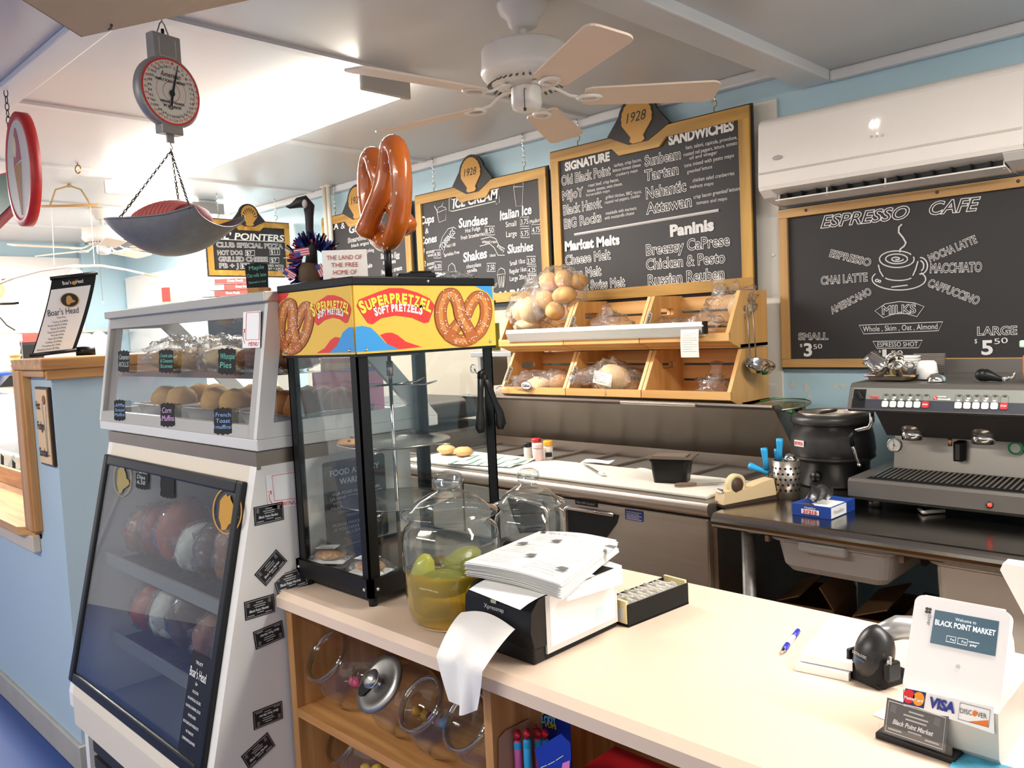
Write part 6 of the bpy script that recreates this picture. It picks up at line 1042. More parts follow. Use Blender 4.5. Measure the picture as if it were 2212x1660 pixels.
m = MB(F((0, 1.35, 0), (1, 0, 0), (0, 0, 1))); m.prism([(c1.x, c1.z), (c2.x, c2.z), (c3.x, c3.z), (c3.x+.02, c3.z-.03), (c3.x+.25, c3.z-.03), (c1.x+.28, c1.z)], .03, term, Matrix.Translation((0, 0, -.03))); m.build('screen_back', t); m = MB(); m.bb(c3.x+.05, c3.x+.2, 1.33, 1.5, GZ, c3.z-.025, term, .004); m.build('pedestal', t)
# ================================================================ FRIDGE (lower merchandiser)
RX0, RX1 = -2.62, -1.716
fw = mat('fridge_white', '#e4e0d8', .4, var=.03, vs=6); fcream = mat('fridge_cream', '#d9cdb9', .4)
S0, S1 = V((0, .905, 1.212)), V((0, .738, .49)); sd_ = (S1-S0).normalized(); sn = V((0, -abs(sd_.z), abs(sd_.y)*1)).normalized(); sn = V((1, 0, 0)).cross(-sd_) ; sn = sn if sn.y < 0 else -sn
def slope(u, v, off=0): return at_p(u, v, S0+sn*off, sn)
t = thing('deli_fridge', 'white upright deli fridge with a sloped black framed glass door', 'fridge', ((RX0+RX1)/2, 1.05, 0))
prof = [(1.345, 0), (.77, 0), (.77, .42), (.738, .45), (.738, .49), (.905, 1.212), (1.345, 1.212)]
for x, nm in ((RX0, 'side_wall'), (RX1-.03, 'side_wall')): m = MB(F((x, 0, 0), (0, 1, 0), (0, 0, 1))); m.prism(prof, .03, fw); m.build(nm, t)
m = MB(); m.bb(RX0+.03, RX1-.03, 1.30, 1.345, .4, 1.212, fw); m.bb(RX0+.03, RX1-.03, .78, 1.345, .42, .46, mat('fridge_inside', '#7d7a74', .5)); m.build('inner_liner', t)
fa = lambda k: S0+(S1-S0)*k
m = MB(F((RX0+.03, 0, 0), (0, 1, 0), (0, 0, 1))); q = fa(.055); m.prism([(.905, 1.212), (q.y, q.z), (q.y+.03, q.z), (.94, 1.212)], RX1-RX0-.06, fcream); m.build('upper_frame', t); m = MB(F((RX0+.03, 0, 0), (0, 1, 0), (0, 0, 1))); q = fa(.93); m.prism([(q.y, q.z), (.738, .49), (.738, .40), (.775, .40), (.79, .47)], RX1-RX0-.06, fcream); m.build('lower_frame', t)
TL, TR, BR, BL = slope(234, 964, .004), slope(541, 1036, .004), slope(452, 1640, .004), slope(163, 1472, .004)
TL = V((RX0+.012, TL.y, TL.z)); BL = V((RX0+.012, BL.y, BL.z)); TR = V((RX1-.045, TR.y, TR.z)); BR = V((RX1-.045, BR.y, BR.z)); zt_, zb_ = (TL.z+TR.z)/2, (BL.z+BR.z)/2
dfr = F(fa(0)+V((RX0+.012, 0, 0))+sn*.0, (1, 0, 0), -sd_); DW = RX1-RX0-.042; LEN = (S1-S0).length; d0, d1 = -.95*LEN, -.05*LEN
door = MB(dfr); fb_ = .030
for q in ((0, fb_, d0, d1), (DW-fb_, DW, d0, d1), (fb_, DW-fb_, d0, d0+fb_), (fb_, DW-fb_, d1-fb_, d1)): door.bb(q[0], q[1], q[2], q[3], -.004, .014, blk, .005)
dr = door.build('door', t)
m = MB(dfr); m.bb(fb_-.003, DW-fb_+.003, d0+fb_-.003, d1-fb_+.003, .006, .008, film('door_glass', (.82, .85, .86), ior=1.5, rough=.02, fac=1.0)); m.build('door_glass', dr)
m = MB(dfr)
for q in ((fb_, fb_+.012, d0+fb_, d1-fb_), (DW-fb_-.012, DW-fb_, d0+fb_, d1-fb_)): m.bb(*q, .002, .006, mat('inner_trim_grey', '#8b8c8c', .3, .6))
m.build('glass_trim', dr)
m = MB(dfr); m.bb(DW-fb_-.10, DW-fb_-.005, d0+.035, d0+.26, .0085, .0092, black); o = dfr; nn = dfr.to_3x3() @ V((0, 0, 1)); T = lambda x, y, z=.0095: dfr @ V((x, y, z)); xa, xb = DW-fb_-.094, DW-fb_-.012
m.text('TRUST', T(xa+.022, d0+.236), T(xb-.024, d0+.236), .007, paper, 'fill', 0, nn); m.text("Boar's Head", T(xa, d0+.205), T(xb, d0+.205), .021, paper, 'fill', 0, nn); m.text('for', T(xa+.035, d0+.19), T(xb-.035, d0+.19), .008, paper, 'fill', .3, nn)
for i, s_ in enumerate(('NO GLUTEN', 'NO ARTIFICIAL COLORS', 'FLAVORS & CARAMEL COLOR', 'NO MSG ADDED', 'NO FILLERS & BY PRODUCTS', 'NO TRANS FAT', 'COMPROMISE ELSEWHERE')): k = len(s_)/24*.95; m.text(s_, T(xa+.041*(1-k), d0+.172-.018*i), T(xb-.041*(1-k), d0+.172-.018*i), .006, paper, 'fill', 0, nn)
m.build('door_strip', dr)
emb = mat('gold_emblem', '#b98624', .5)
def emblem(px, mb, cx, cy, rx, ry, mt, lw=9):
    ribbon(px, mb, [(cx+rx*math.cos(a), cy+ry*math.sin(a)) for a in [i*2*PI/40 for i in range(40)]], lw, mt, .001, True)
    poly(px, mb, [(cx+rx*x, cy+ry*y) for x, y in ((-.55, -.1), (-.5, -.45), (-.3, -.62), (-.05, -.75), (.0, -.62), (.2, -.7), (.25, -.5), (.4, -.3), (.5, 0), (.75, .1), (.82, .3), (.6, .42), (.4, .5), (.1, .6), (-.1, .82), (-.4, .85), (-.45, .6), (-.6, .3))], mt, .0012)
for cx_, cy_, rx, ry, mt in ((1035, 345+0, 80, 195, mat('pale_emblem', '#93824a', .6)), (1620, 705, 150, 240, emb)):
    X_ = Px(160, 960, 4.883, fa(0)+sn*.0095, sn); m = MB(); cx2 = {1035: 512}.get(cx_, cx_); cy2 = {1035: 365}.get(cx_, cy_); emblem(X_, m, cx2, cy2, rx if cx_ != 1035 else 92, ry if cx_ != 1035 else 185, mt, 7 if cx_ != 1035 else 4); m.build('door_emblem', dr)
m = MB()
for i in range(7): z = .05+.05*i; m.bb(RX0+.03, RX1-.03, .782, .80, z, z+.034, mat('grille_dark', '#252321', .5))
m.bb(RX0+.03, RX1-.03, .80, .81, 0, .42, black); m.build('vent_grille', t)
m = MB(); m.bb(RX0-.005, RX1, .915, 1.345, 1.212, 1.245, steel_d); m.bb(RX0+.0, RX1+.001, .905, .915, 1.205, 1.245, steel_d); m.build('top_band', t)
for z in (.62, .86):
    m = MB()
    for i in range(60): x = RX0+.05+i*.0139; m.bb(x, x+.004, .86, 1.28, z, z+.004, steel)
    for y in (.86, 1.07, 1.28): m.bb(RX0+.035, RX1-.035, y-.004, y+.004, z-.006, z, steel)
    m.bb(RX0+.035, RX1-.035, .852, .860, z-.006, z+.03, mat('shelf_rail', '#b5b2a8', .35, .5)); m.build('wire_shelf', t)
# packed deli meats on the shelves
random.seed(3); kinds = [('#a0643f', 'tan'), ('#8c2f2a', 'dark red'), ('#b5522f', 'orange'), ('#d9d2c6', 'white'), ('#5a3324', 'dark brown')]
k_ = 0
for z, row in ((.866, 7), (.626, 6)):
    for i in range(row):
        x = RX0+.085+i*(.82/row); cc = kinds[(i+k_) % 5]; t2 = thing('deli_package', '%s wrapped package, %s on the %s shelf of the fridge' % (cc[1], ['leftmost', 'second from left', 'third from left', 'fourth from left', 'fifth from left', 'sixth from left', 'rightmost'][i], 'upper' if z > .7 else 'lower'), 'package', (x, .985, z), 'deli packages in the fridge')
        m = MB(); m.blob((x, .985, z+.07+.012*(i % 3)), (.048, .085, .07+.012*(i % 3)), mat('deli_'+cc[1].replace(' ', '_'), cc[0], .5, var=.3, vs=25), .12, 2, i+k_, 22, 14); m.build('product', t2); m = MB(); m.blob((x, .985, z+.075+.012*(i % 3)), (.052, .09, .075+.012*(i % 3)), wrap, .14, 2.4, i+9, 26, 16, True); m.build('clear_wrapper', t2)
    k_ += 2
# cards and signs on the fridge side
SX = Px(0, 0, 1, (RX1+.0008, 0, 0), (1, 0, 0))
cards = [(581, 1110, 0, 0, 'below the menu card'), (585.5, 1227, 38, 0, 'tilted steeply upward near the counter corner'), (561, 1312, 0, 0, 'upright, level with the counter front edge'), (581, 1372, 5, 1, 'upside down, just below the counter edge'), (579, 1546, 0, 1, 'upside down, near the oak shelf level'), (558, 1623, 24, 0, 'tilted, lowest on the fridge side')]
for u, v, ang, fl, lab in cards:
    p = SX(u, v); fr = F(p, (0, math.cos(math.radians(ang)), math.sin(math.radians(ang))), (0, -math.sin(math.radians(ang)), math.cos(math.radians(ang)))); fr = F(p, V((0, math.cos(math.radians(ang)), math.sin(math.radians(ang)))), ez=V((1, 0, 0)))
    m = MB(); bizcard(m, fr, .074, .043, cb, bool(fl)); tag(m.build('business_card'), 'black business card on the white fridge side, '+lab, 'business card', 'business cards stuck to the fridge side')
p = at_z(628, 1268, GZ+.012); m = MB(); bizcard(m, F(V((RX1+.012, .965, GZ+.016)), V((.25, .95, .12)), ez=V((.85, -.1, .5))), .074, .043, cb); tag(m.build('business_card'), 'black business card lying tucked behind the counter corner by the pretzel case', 'business card', 'business cards stuck to the fridge side')
q = [SX(*p) for p in ((697, 1001), (813, 982), (825, 1160), (707, 1187))]; m = MB(); fr = F(q[3], (0, 1, 0), (0, 0, 1)); W_ = q[1].y-q[0].y; H_ = (q[0].z-q[3].z); nn = V((1, 0, 0))
t = thing('allergy_sign', 'dark food allergy warning sign on the fridge side behind the pretzel case glass', 'sign', q[3]+V((0, W_/2, 0)))
W2 = W_*1.16; m = MB(fr); m.prism(rrect(0, 0, W2, H_, .008), .0015, mat('slate_sign', '#3a3a3c', .45)); m.build('plate', t)
m = MB(fr); m.line(rrect(.004, .004, W2-.004, H_-.004, .006), .0009, mat('copper_line', '#8a6242', .5), Matrix.Translation((0, 0, .0015)), closed=True); m.M = I4; T = lambda x, y: fr @ V((x*W2, y*H_, .0018))
for s_, y, k, h in (('FOOD ALLERGY', .83, .80, .065), ('WARNING', .72, .52, .065), ('OUR FOOD MAY CONTAIN', .60, .76, .032), ('OR HAVE COME IN CONTACT', .545, .84, .032), ('WITH WHEAT, FISH, EGGS,', .49, .76, .032), ('PEANUTS, TREE NUTS,', .435, .82, .032), ('SHELL FISH OR SOY', .38, .6, .032), ('PRODUCTS', .325, .36, .032), ('PLEASE MAKE US AWARE', .235, .8, .034), ('IF YOU HAVE ANY FOOD', .18, .76, .034), ('ALLERGIES', .125, .42, .034)): m.text(s_, T(.5-k/2, y), T(.5+k/2, y), h*H_, paper, 'fill' if h < .05 else 'bold', 0, nn)
m.add([T(.25, .045), T(.75, .045), T(.75, .085), T(.25, .085)], [(0, 1, 2, 3)], mat('copper_banner', '#a8764a', .5)); m.text('THANK YOU', T(.32, .052), T(.68, .052), .025*H_, ink, 'fill', 0, nn); m.build('lettering', t)
def menu_card(px, pts, name_label, nn, arrow):
    mb = MB(); qq = [px(*p)+px.n*.0006 for p in pts]; mb.add(qq, [(0, 1, 2, 3)], paper); a, b, c, d = qq; T = lambda u, v: lerp(lerp(d, c, u), lerp(a, b, u), v)+px.n*.0004
    mb.tube([T(*p) for p in ((.2, .22), (.95, .22), (.95, .97), (.2, .97))], .0008, red, 4, True); mb.text('MENU', T(.35, .05), T(.92, .05), (T(0, .11)-T(0, 0)).length, red, 'fill', .2, px.n, .0006)
    mb.tube([T(*p) for p in ((.14, .12), (.06, .25), (.05, .4), (.13, .52))], .0008, red, 4); mb.tube([T(*p) for p in ((.03, .5), (.13, .53), (.13, .42))], .0008, red, 4); tag(mb.build('menu_card'), name_label, 'card', 'menu cards with red frames')
menu_card(SX, ((573, 1028), (640, 1018), (648, 1092), (580, 1100)), 'white menu card with a red frame and arrow on the fridge side', None, 1)
# ================================================================ BAKERY CASE ON THE FRIDGE
BX0, BX1 = -2.70, -1.716; FB, FT = .909, .961; BZ0, BZ1 = 1.246, 1.598; BKT, BKB = 1.155, 1.448
al = mat('case_aluminium', '#b9b6b1', .4, .7); alw = mat('case_aluminium_side', '#d9d7d2', .4, .3)
t = thing('bakery_case', 'aluminium framed glass bakery case standing on the deli fridge', 'display case', (-2.2, 1.2, BZ0))
m = MB(); m.bb(BX0, BX1, FB, BKB, BZ0, BZ0+.028, alw, .003); m.build('base', t)
m = MB(); m.bb(BX0-.004, BX1+.004, FT-.012, BKT+.01, BZ1-.012, BZ1+.012, al, .003); m.build('top_rail', t)
def fp(x, k, off=0): return V((x, FB+(FT-FB)*k-off, BZ0+.028+(BZ1-.012-BZ0-.028)*k))
def bar(mb, a, b, wv, dv, mt): # quad bar from a to b, width vec, depth vec
    vs = [a, a+wv, a+wv+dv, a+dv, b, b+wv, b+wv+dv, b+dv]; mb.add(vs, [(3, 2, 1, 0), (4, 5, 6, 7), (0, 1, 5, 4), (1, 2, 6, 5), (2, 3, 7, 6), (3, 0, 4, 7)], mt)
dv = V((0, .016, 0))
for nm, x, w_, mt in (('front_post', BX0+.001, .022, al), ('front_post', BX1-.041, .04, al)):
    m = MB(); bar(m, fp(x, 0), fp(x, 1), V((w_, 0, 0)), dv, mt); m.build(nm, t)
m = MB(); bar(m, fp(BX0+.022, .0), fp(BX1-.04, 0), V((0, .005, .030)), dv, al); m.build('front_sill', t)
m = MB(); bar(m, fp(BX0+.022, .9), fp(BX1-.04, .9), V((0, .005, .032)), dv, al); m.build('front_header', t)
gc = film('case_glass', (.9, .93, .94), ior=1.7, rough=.02, fac=1.2)
m = MB(); m.add([fp(BX0+.02, .08, -.008), fp(BX1-.038, .08, -.008), fp(BX1-.038, .92, -.008), fp(BX0+.02, .92, -.008)], [(0, 1, 2, 3)], gc); m.build('front_glass', t)
for x, sx in ((BX1, -1), (BX0, 1)):
    m = MB(); wv = V((sx*.014, 0, 0)); fo = [V((x, FB, BZ0+.028)), V((x, BKB, BZ0+.028)), V((x, BKT, BZ1-.01)), V((x, FT, BZ1-.01))]; fi = [V((x, FB+.045, BZ0+.062)), V((x, BKB-.095, BZ0+.062)), V((x, BKT-.035, BZ1-.045)), V((x, FT+.035, BZ1-.045))]
    for i in range(4): j = (i+1) % 4; vs = [fo[i], fo[j], fi[j], fi[i]]; m.add(vs+[p+wv for p in vs], [(0, 1, 2, 3), (7, 6, 5, 4), (0, 4, 5, 1), (1, 5, 6, 2), (2, 6, 7, 3), (3, 7, 4, 0)], alw)
    m.build('side_frame', t); m = MB(); m.add([p+wv*.5 for p in fi], [(0, 1, 2, 3)], gc); m.build('side_glass', t)
m = MB(); m.add([V((BX0, BKB-.01, BZ0+.03)), V((BX1, BKB-.01, BZ0+.03)), V((BX1, BKT, BZ1-.01)), V((BX0, BKT, BZ1-.01))], [(0, 1, 2, 3)], gc); m.build('rear_glass', t)
SHZ = 1.418; m = MB(); m.bb(BX0+.025, BX1-.04, .985, 1.24, SHZ-.004, SHZ, gc); m.bb(BX0+.025, BX1-.04, .978, .986, SHZ-.012, SHZ+.004, mat('shelf_edge_brown', '#6a4a35', .5)); m.build('glass_shelf', t)
# chalk tags on the glass
X_ = Px(200, 640, 4.883, fp(0, .3, .001), (0, -(BZ1-BZ0), FT-FB)); cols = {'w': mat('chalk_white_dim', '#b9c4c0', .8), 'g': mat('chalk_mint', '#6fc0a8', .8), 'b': mat('chalk_blue', '#8fb2e0', .8), 'p': mat('chalk_pink', '#d8b0dc', .8)}
def chalk_tag(px, x0, y0, x1, y1, lines, col, lab, sl=0.0):
    m = MB(); w_, h_ = x1-x0, y1-y0; e = []
    base = [(0, .06), (.12, .05), (.22, .0), (.36, .04), (.5, -.02), (.64, .04), (.78, 0), (.88, .05), (1, .06), (1, .2), (.96, .3), (1, .4), (1, .6), (.96, .7), (1, .8), (1, .94), (.88, .95), (.78, 1.0), (.64, .96), (.5, 1.02), (.36, .96), (.22, 1.0), (.12, .95), (0, .94), (0, .8), (.04, .7), (0, .6), (0, .4), (.04, .3), (0, .2)]
    poly(px, m, [(x0+w_*a+0*b, y0+h_*b+sl*a) for a, b in base], blackm, .0010)
    n = len(lines)
    for i, s_ in enumerate(lines): yb = y0+h_*(.18+.66*(i+.72)/n); px.text(m, s_, x0+w_*.12, yb+sl*.1, x0+w_*min(.95, .12+.16*len(s_)), yb+sl*.9, h_*.55/n*(.8), col, 'fill')
    tag(m.build('chalk_tag'), lab, 'price tag', 'scalloped black tags')
chalk_tag(X_, 272, 572, 392, 805, ['Cinnamon', 'ROLLS'], cols['w'], 'black scalloped tag reading cinnamon rolls on the bakery case'); chalk_tag(X_, 703, 562, 855, 812, ['Crumb cake', '& Cinnamon', 'Scones'], cols['g'], 'black scalloped tag reading crumb cake and cinnamon scones'); chalk_tag(X_, 1328, 548, 1515, 830, ['Whoopie', 'Pies'], cols['g'], 'large black scalloped tag reading whoopie pies')
chalk_tag(X_, 230, 1092, 348, 1318, ['APPle', 'Streusel', 'Muffins'], cols['b'], 'black scalloped tag reading apple streusel muffins'); chalk_tag(X_, 720, 1125, 872, 1382, ['Corn', 'Muffins'], cols['p'], 'black scalloped tag reading corn muffins'); chalk_tag(X_, 1283, 1175, 1472, 1465, ['French', 'Toast', 'muffins'], cols['b'], 'black scalloped tag reading french toast muffins')
menu_card(X_, ((1592, 170), (1775, 155), (1768, 545), (1582, 548)), 'white menu card with a red frame on the bakery case glass', None, 1)
X_ = Px(160, 960, 4.883, fa(0)+sn*.010, sn); chalk_tag(X_, 655, 215, 785, 470, ['Market', 'Dips', '6.50'], cols['w'], 'black scalloped tag with faded writing on the fridge door', 20); chalk_tag(X_, 913, 290, 1058, 560, [], cols['w'], 'blank black scalloped tag on the fridge door', 22)
# pastries inside
foil = mat('foil_pan', '#c9c7c3', .25, .8, bump=.2, bs=40); muf = mat('muffin_brown', '#8a5226', .75, var=.35, vs=30, bump=.5, bs=60); muf2 = mat('muffin_yellow', '#b98a3e', .75, var=.3, vs=30, bump=.5, bs=60)
def pan(x, y, z, w_, d_, h, mt, lab, nm='foil_pan', cat='pan'):
    m = MB(Matrix.Translation((x, y, z))); rr = [[V((a, b, c)) for a, b in rrect(-p, -q, p, q, .02, 3)] for p, q, c in ((w_*.44, d_*.44, .001), (w_*.5, d_*.5, h), (w_*.53, d_*.53, h))]; n = len(rr[0]); m.add([p for q in rr for p in q], [list(range(n))]+[(i*n+j, i*n+(j+1) % n, (i+1)*n+(j+1) % n, (i+1)*n+j) for i in range(2) for j in range(n)], mt); return tag(m.build(nm), lab, cat, 'trays in the bakery case')
FZ = BZ0+.029; words_ = ['first', 'second', 'third', 'fourth', 'fifth', 'sixth']
for k, (x, lab, mt, cnt) in enumerate(((-2.52, 'foil pan of apple streusel muffins at the left of the bakery case', muf2, 4), (-2.18, 'foil pan of corn muffins in the middle of the bakery case', muf2, 4), (-1.855, 'foil pan of brown muffins at the right end of the bakery case', muf, 6))):
    pan(x, 1.13, FZ, .26, .26, .045, foil, lab)
    for i in range(cnt):
        a, b = (i % 3 if cnt == 6 else i % 2), (i//3 if cnt == 6 else i//2); m = MB(); dx = -.075+.075*a if cnt == 6 else -.055+.11*a; m.blob((x+dx, 1.07+.11*b, FZ+.055), (.042, .045, .04), mt, .12, 2.5, i+k*7, 18, 12)
        tag(m.build('muffin'), 'muffin in the %s, %s row, %s from the left' % (['left foil pan', 'middle foil pan', 'right foil pan'][k], ['front', 'rear'][b], words_[a]), 'muffin', 'muffins in the bakery case')
pkb = mat('pink_box', '#e87fae', .5); m = MB(); m.bb(-2.06, -1.80, 1.275, 1.335, FZ, FZ+.13, pkb, .003); tag(m.build('pink_box'), 'bright pink bakery box behind the brown muffins in the bakery case', 'box')
m = MB()
for i, c_ in enumerate(('#e2552f', '#f4b53a', '#5a62b0')): m.bb(-1.99, -1.76, 1.262, 1.30, FZ+.131+.012*(2-i), FZ+.1425+.012*(2-i), mat('stripe'+c_, c_, .5))
tag(m.build('striped_packet'), 'orange yellow and blue striped packet on the pink bakery box', 'packet')
for i, (x, r, mt, lab) in enumerate(((-2.58, .07, muf2, 'bagged cinnamon rolls on the glass shelf at the far left'), (-2.40, .065, muf2, 'bagged crumb cake on the glass shelf behind its tag'), (-2.22, .055, bread2, 'bagged scones on the glass shelf near the middle'), (-2.02, .06, muf, 'bagged whoopie pies on the glass shelf behind their tag'), (-1.85, .05, muf, 'bagged dark cookies on the glass shelf at the right'))):
    t2 = thing('pastry_bag', lab, 'pastry', (x, 1.1, SHZ), 'bagged pastries on the case shelf'); m = MB(); m.blob((x, 1.1, SHZ+.035), (r, .07, .033), mt, .15, 2, i, 20, 12); m.build('pastry', t2); m = MB(); m.blob((x, 1.1, SHZ+.05), (r*1.18, .08, .05), wrap, .3, 2.6, i+40, 30, 18, True); m.build('clear_bag', t2)
c = V((-2.05, 1.05, BZ1+.014)); t2 = None
# things on top of the bakery case
CT = BZ1+.0125
p = at_y(568, 640, 1.05); p = V((p.x, 1.04, CT)); ex = V((.62, .78, 0)).normalized(); nn = ex.cross(V((0, 0, 1))); fr = F(p, ex, (0, 0, 1)); depth = .7*abs(p.x)+.71*p.y; s_ = depth/1774
t = thing('chalk_sign', 'small chalk sign for maple oat milk latte on a wooden stand', 'sign', p)
m = MB(fr); m.box((0, .010, -.005), (.055, .02, .03), oak, .002); m.build('wood_stand', t); m = MB(fr); m.prism([(-.028, .018), (.024, .018), (.026, .078), (.0, .082), (-.029, .076)], .006, blackm); m.build('slate', t)
m = MB()
for tx, y, k, h in (('Maple', .0635, .75, .010), ('Oat milk latte', .045, .95, .009), ('Steamed or Iced', .030, .85, .0055)): m.text(tx, fr @ V((-.026*k, y, .0065)), fr @ V((.023*k, y+.003, .0065)), h, cols['g'], 'fill', .1, nn)
m.build('lettering', t)
g = at_y(668, 600, 1.115); g = V((g.x, 1.115, CT)); s_ = (.7*abs(g.x)+.71*g.y)/1774; rt = V((.65, .76, 0)).normalized()
t = thing('goose_figure', 'black necked goose figure wearing a red white and blue tinsel wreath', 'figurine', g)
P = lambda u, v, d=0: g + rt*((u-668)*s_) + V((0, 0, (608-v)*s_*1.0)) + V((.7, -.7, 0))*d
gb = mat('goose_brown', '#5a4632', .7, var=.35, vs=25, bump=.3, bs=60); gk = mat('goose_black', '#231f1d', .55, var=.2, vs=20)
m = MB(); m.tube([P(668, 612), P(668, 590), P(670, 560), P(672, 545)], [.028, .03, .028, .02], gb, 18); m.build('body', t)
m = MB(); m.tube([P(674, 550), P(678, 510), P(675, 475), P(676, 445), P(677, 425), P(668, 414), P(655, 416), P(645, 421), P(636, 424), P(629, 423)], [.016, .012, .0095, .0105, .014, .0165, .013, .008, .005, .002], gk, 16); m.build('head_and_neck', t)
m = MB(); o = P(671, 421, .015); m.sph(o, (.008, .006, .011), mat('goose_white', '#c9c4bd', .7), 12, 8); m.build('cheek_patch', t)
tcol = [mat('tinsel_red', '#b01f2e', .25, .4), mat('tinsel_blue', '#1f2f86', .2, .5), mat('tinsel_navy', '#151a45', .2, .5), mat('tinsel_white', '#d6d6de', .25, .4), mat('tinsel_bright_blue', '#2a56b8', .2, .5)]
m = MB(); r3 = random.Random(11); cen = P(680, 540)
for i in range(620):
    a = r3.uniform(0, 2*PI); b_ = r3.uniform(-1.2, 1.2); cc = tcol[r3.choice((0, 1, 1, 2, 2, 3, 4))]; ring = cen+rt*(math.cos(a)*.03)+V((0, 0, math.sin(a)*.034-.006)); d = (rt*math.cos(a+b_*.6)+V((0, 0, math.sin(a+b_*.6)))+V((.7, -.7, 0))*r3.uniform(-.2, .9)).normalized(); L_ = r3.uniform(.022, .05); s = d.cross(V((r3.uniform(-1, 1), r3.uniform(-1, 1), r3.uniform(-1, 1)))).normalized()*.0022
    m.add([ring-s, ring+s, ring+d*L_+s+V((0, 0, -.002)), ring+d*L_-s], [(0, 1, 2, 3)], cc)
o = m.build('tinsel_wreath', t); o['kind'] = 'stuff'
for u, v, ax, up, W_ in ((652, 536, (.95, .2, .12), (-.1, 0, 1), .036), (624, 568, (.5, .5, -.35), (-.25, 0, .95), .03), (692, 555, (.3, .4, -.8), (.8, .3, .3), .03)):
    o = P(u, v, .055); fr = F(o, rt*ax[0]+V((0, 0, ax[2])), rt*up[0]+V((0, 0, up[2]))); H_ = W_*.55; m = MB(fr)
    for i in range(7): m.prism([(0, H_*i/7), (W_, H_*i/7), (W_, H_*(i+1)/7), (0, H_*(i+1)/7)], .0004, (mat('flag_red', '#b8324a', .6), mat('flag_white', '#e6d8d8', .6))[i % 2])
    m.prism([(0, 0), (W_*.4, 0), (W_*.4, H_*.55), (0, H_*.55)], .0008, mat('flag_blue', '#3b3f86', .6)); m.build('paper_flag', t)
# ================================================================ CANDY JARS IN THE COUNTER
cj = film('candy_jar_glass', (.93, .94, .93), ior=1.5, rough=.04, fac=1.2, haze=.02)
def candy_jar(label, c, r, ax, lid=None):
    q = V(ax).normalized(); R = Matrix.Translation(c) @ q.to_track_quat('Z', 'Y').to_matrix().to_4x4(); t = thing('candy_jar', label, 'jar', c-V((0, 0, r)), 'tilted candy jars in the counter'); k = r/.085
    m = MB(R); m.lathe([(0, -.082*k), (.05*k, -.08*k), (.075*k, -.055*k), (.085*k, -.015*k), (.083*k, .02*k), (.07*k, .05*k), (.062*k, .062*k), (.058*k, .066*k), (.058*k, .078*k)], cj, 40); m.build('jar_body', t)
    m = MB(R); m.lathe([(.056*k, .072*k), (.063*k, .074*k), (.064*k, .082*k), (.056*k, .084*k)], film('rim_glass', (.8, .83, .82), ior=1.8, rough=.04, fac=1.6), 40, None, True); m.build('rim', t)
    if lid:
        m = MB(R); m.lathe([(.068*k, .078*k), (.07*k, .082*k), (.07*k, .088*k), (.05*k, .09*k), (.045*k, .086*k), (.012*k, .088*k), (0, .088*k)], mat('pewter_lid', '#a3a09a', .35, .9, var=.1), 40); l_ = m.build('metal_lid', t); m = MB(R); m.lathe([(.012*k, .087*k), (.007*k, .094*k), (.008*k, .1*k), (.02*k, .104*k), (.023*k, .112*k), (.016*k, .12*k), (0, .122*k)], mat('pewter_knob', '#b5b2ab', .25, .9), 26); m.build('knob', l_)
        m = MB(R @ Matrix.Translation((-.035*k, -.02*k, .0905*k))); m.prism([(.018*math.cos(a)*(1+.12*math.cos(5*a)), .024*math.sin(a)) for a in [i*PI/12 for i in range(24)]], .0008, black); m.M = I4; n_ = R.to_3x3() @ V((0, 0, 1)); m.build('lid_sticker', l_)
    return t
CYL = .645
ja = (-.10, -.72, .62)
for (u, v, r, lab, lid) in ((697, 1413, .096, 'empty tilted candy jar at the left end of the upper oak shelf', 0), (825, 1480, .078, 'tilted candy jar with a metal knob lid on the oak shelf', 1), (910, 1525, .080, 'open tilted candy jar right of the metal lidded jar', 0), (1010, 1560, .078, 'open tilted candy jar against the oak divider', 0)):
    p = at_y(u, v, .985); r = .077 if r < .09 else .084; k = r/.085; qa = V(ja).normalized(); c = p-qa*.076*k; candy_jar(lab, V((max(c.x, GX0+.031+r), c.y, max(c.z, CYL+r*.93))), r, ja, lid)
for (u, v, r, lab) in ((715, 1680, .085, 'candy jar at the left end of the lower oak shelf'),):
    p = at_y(u, v, 1.08); candy_jar(lab, V((max(p.x, GX0+.03+r), 1.08, .32+.2)), r, (-.25, -.72, .6))
cc_ = ['#c8324a', '#e0707e', '#7a2a86', '#e8a23a', '#d8507a', '#8a2a5a', '#e0b038', '#3a86c8']
cl = ['red', 'pale pink', 'purple', 'orange', 'rose', 'plum', 'yellow', 'blue']
wh = ['in the left candy jar', 'in the left candy jar', 'in the open jar beside the metal lid', 'in the open jar beside the metal lid', 'in the left candy jar', 'in the open jar beside the metal lid', 'in the open jar beside the metal lid', 'in the open jar beside the metal lid']
for i, (u, v) in enumerate(((790, 1540), (765, 1515), (935, 1590), (905, 1605), (775, 1555), (950, 1575), (925, 1625), (960, 1585))):
    p = at_y(u, v, 1.085); p = V((p.x, 1.085, max(p.z, CYL+.022))); t = thing('lollipop', '%s wrapped lollipop lying %s' % (cl[i], wh[i]), 'candy', p, 'loose lollipops in the candy jars'); m = MB(); m.blob(p, .0125, mat('candy_'+cl[i].replace(' ', '_'), cc_[i], .3, var=.4, vs=60), .15, 3, i, 14, 10, True); m.build('wrapped_head', t); m = MB(); m.tube([p, p+V((-.035+.01*(i % 3), -.01*(i % 2), -.004))], .0016, paper, 6); m.build('stick', t)
yc = mat('yellow_candy', '#d8b41e', .4, var=.3, vs=40); p = at_y(790, 1655, 1.05)
for i in range(4): m = MB(); m.blob((p.x+.022*i, 1.05+.015*(i % 2), max(p.z-.012, .338)), .016, yc, .2, 3, i, 14, 10); tag(m.build('yellow_candy'), 'yellow wrapped candy on the lower oak shelf', 'candy', 'yellow candies on the lower shelf')
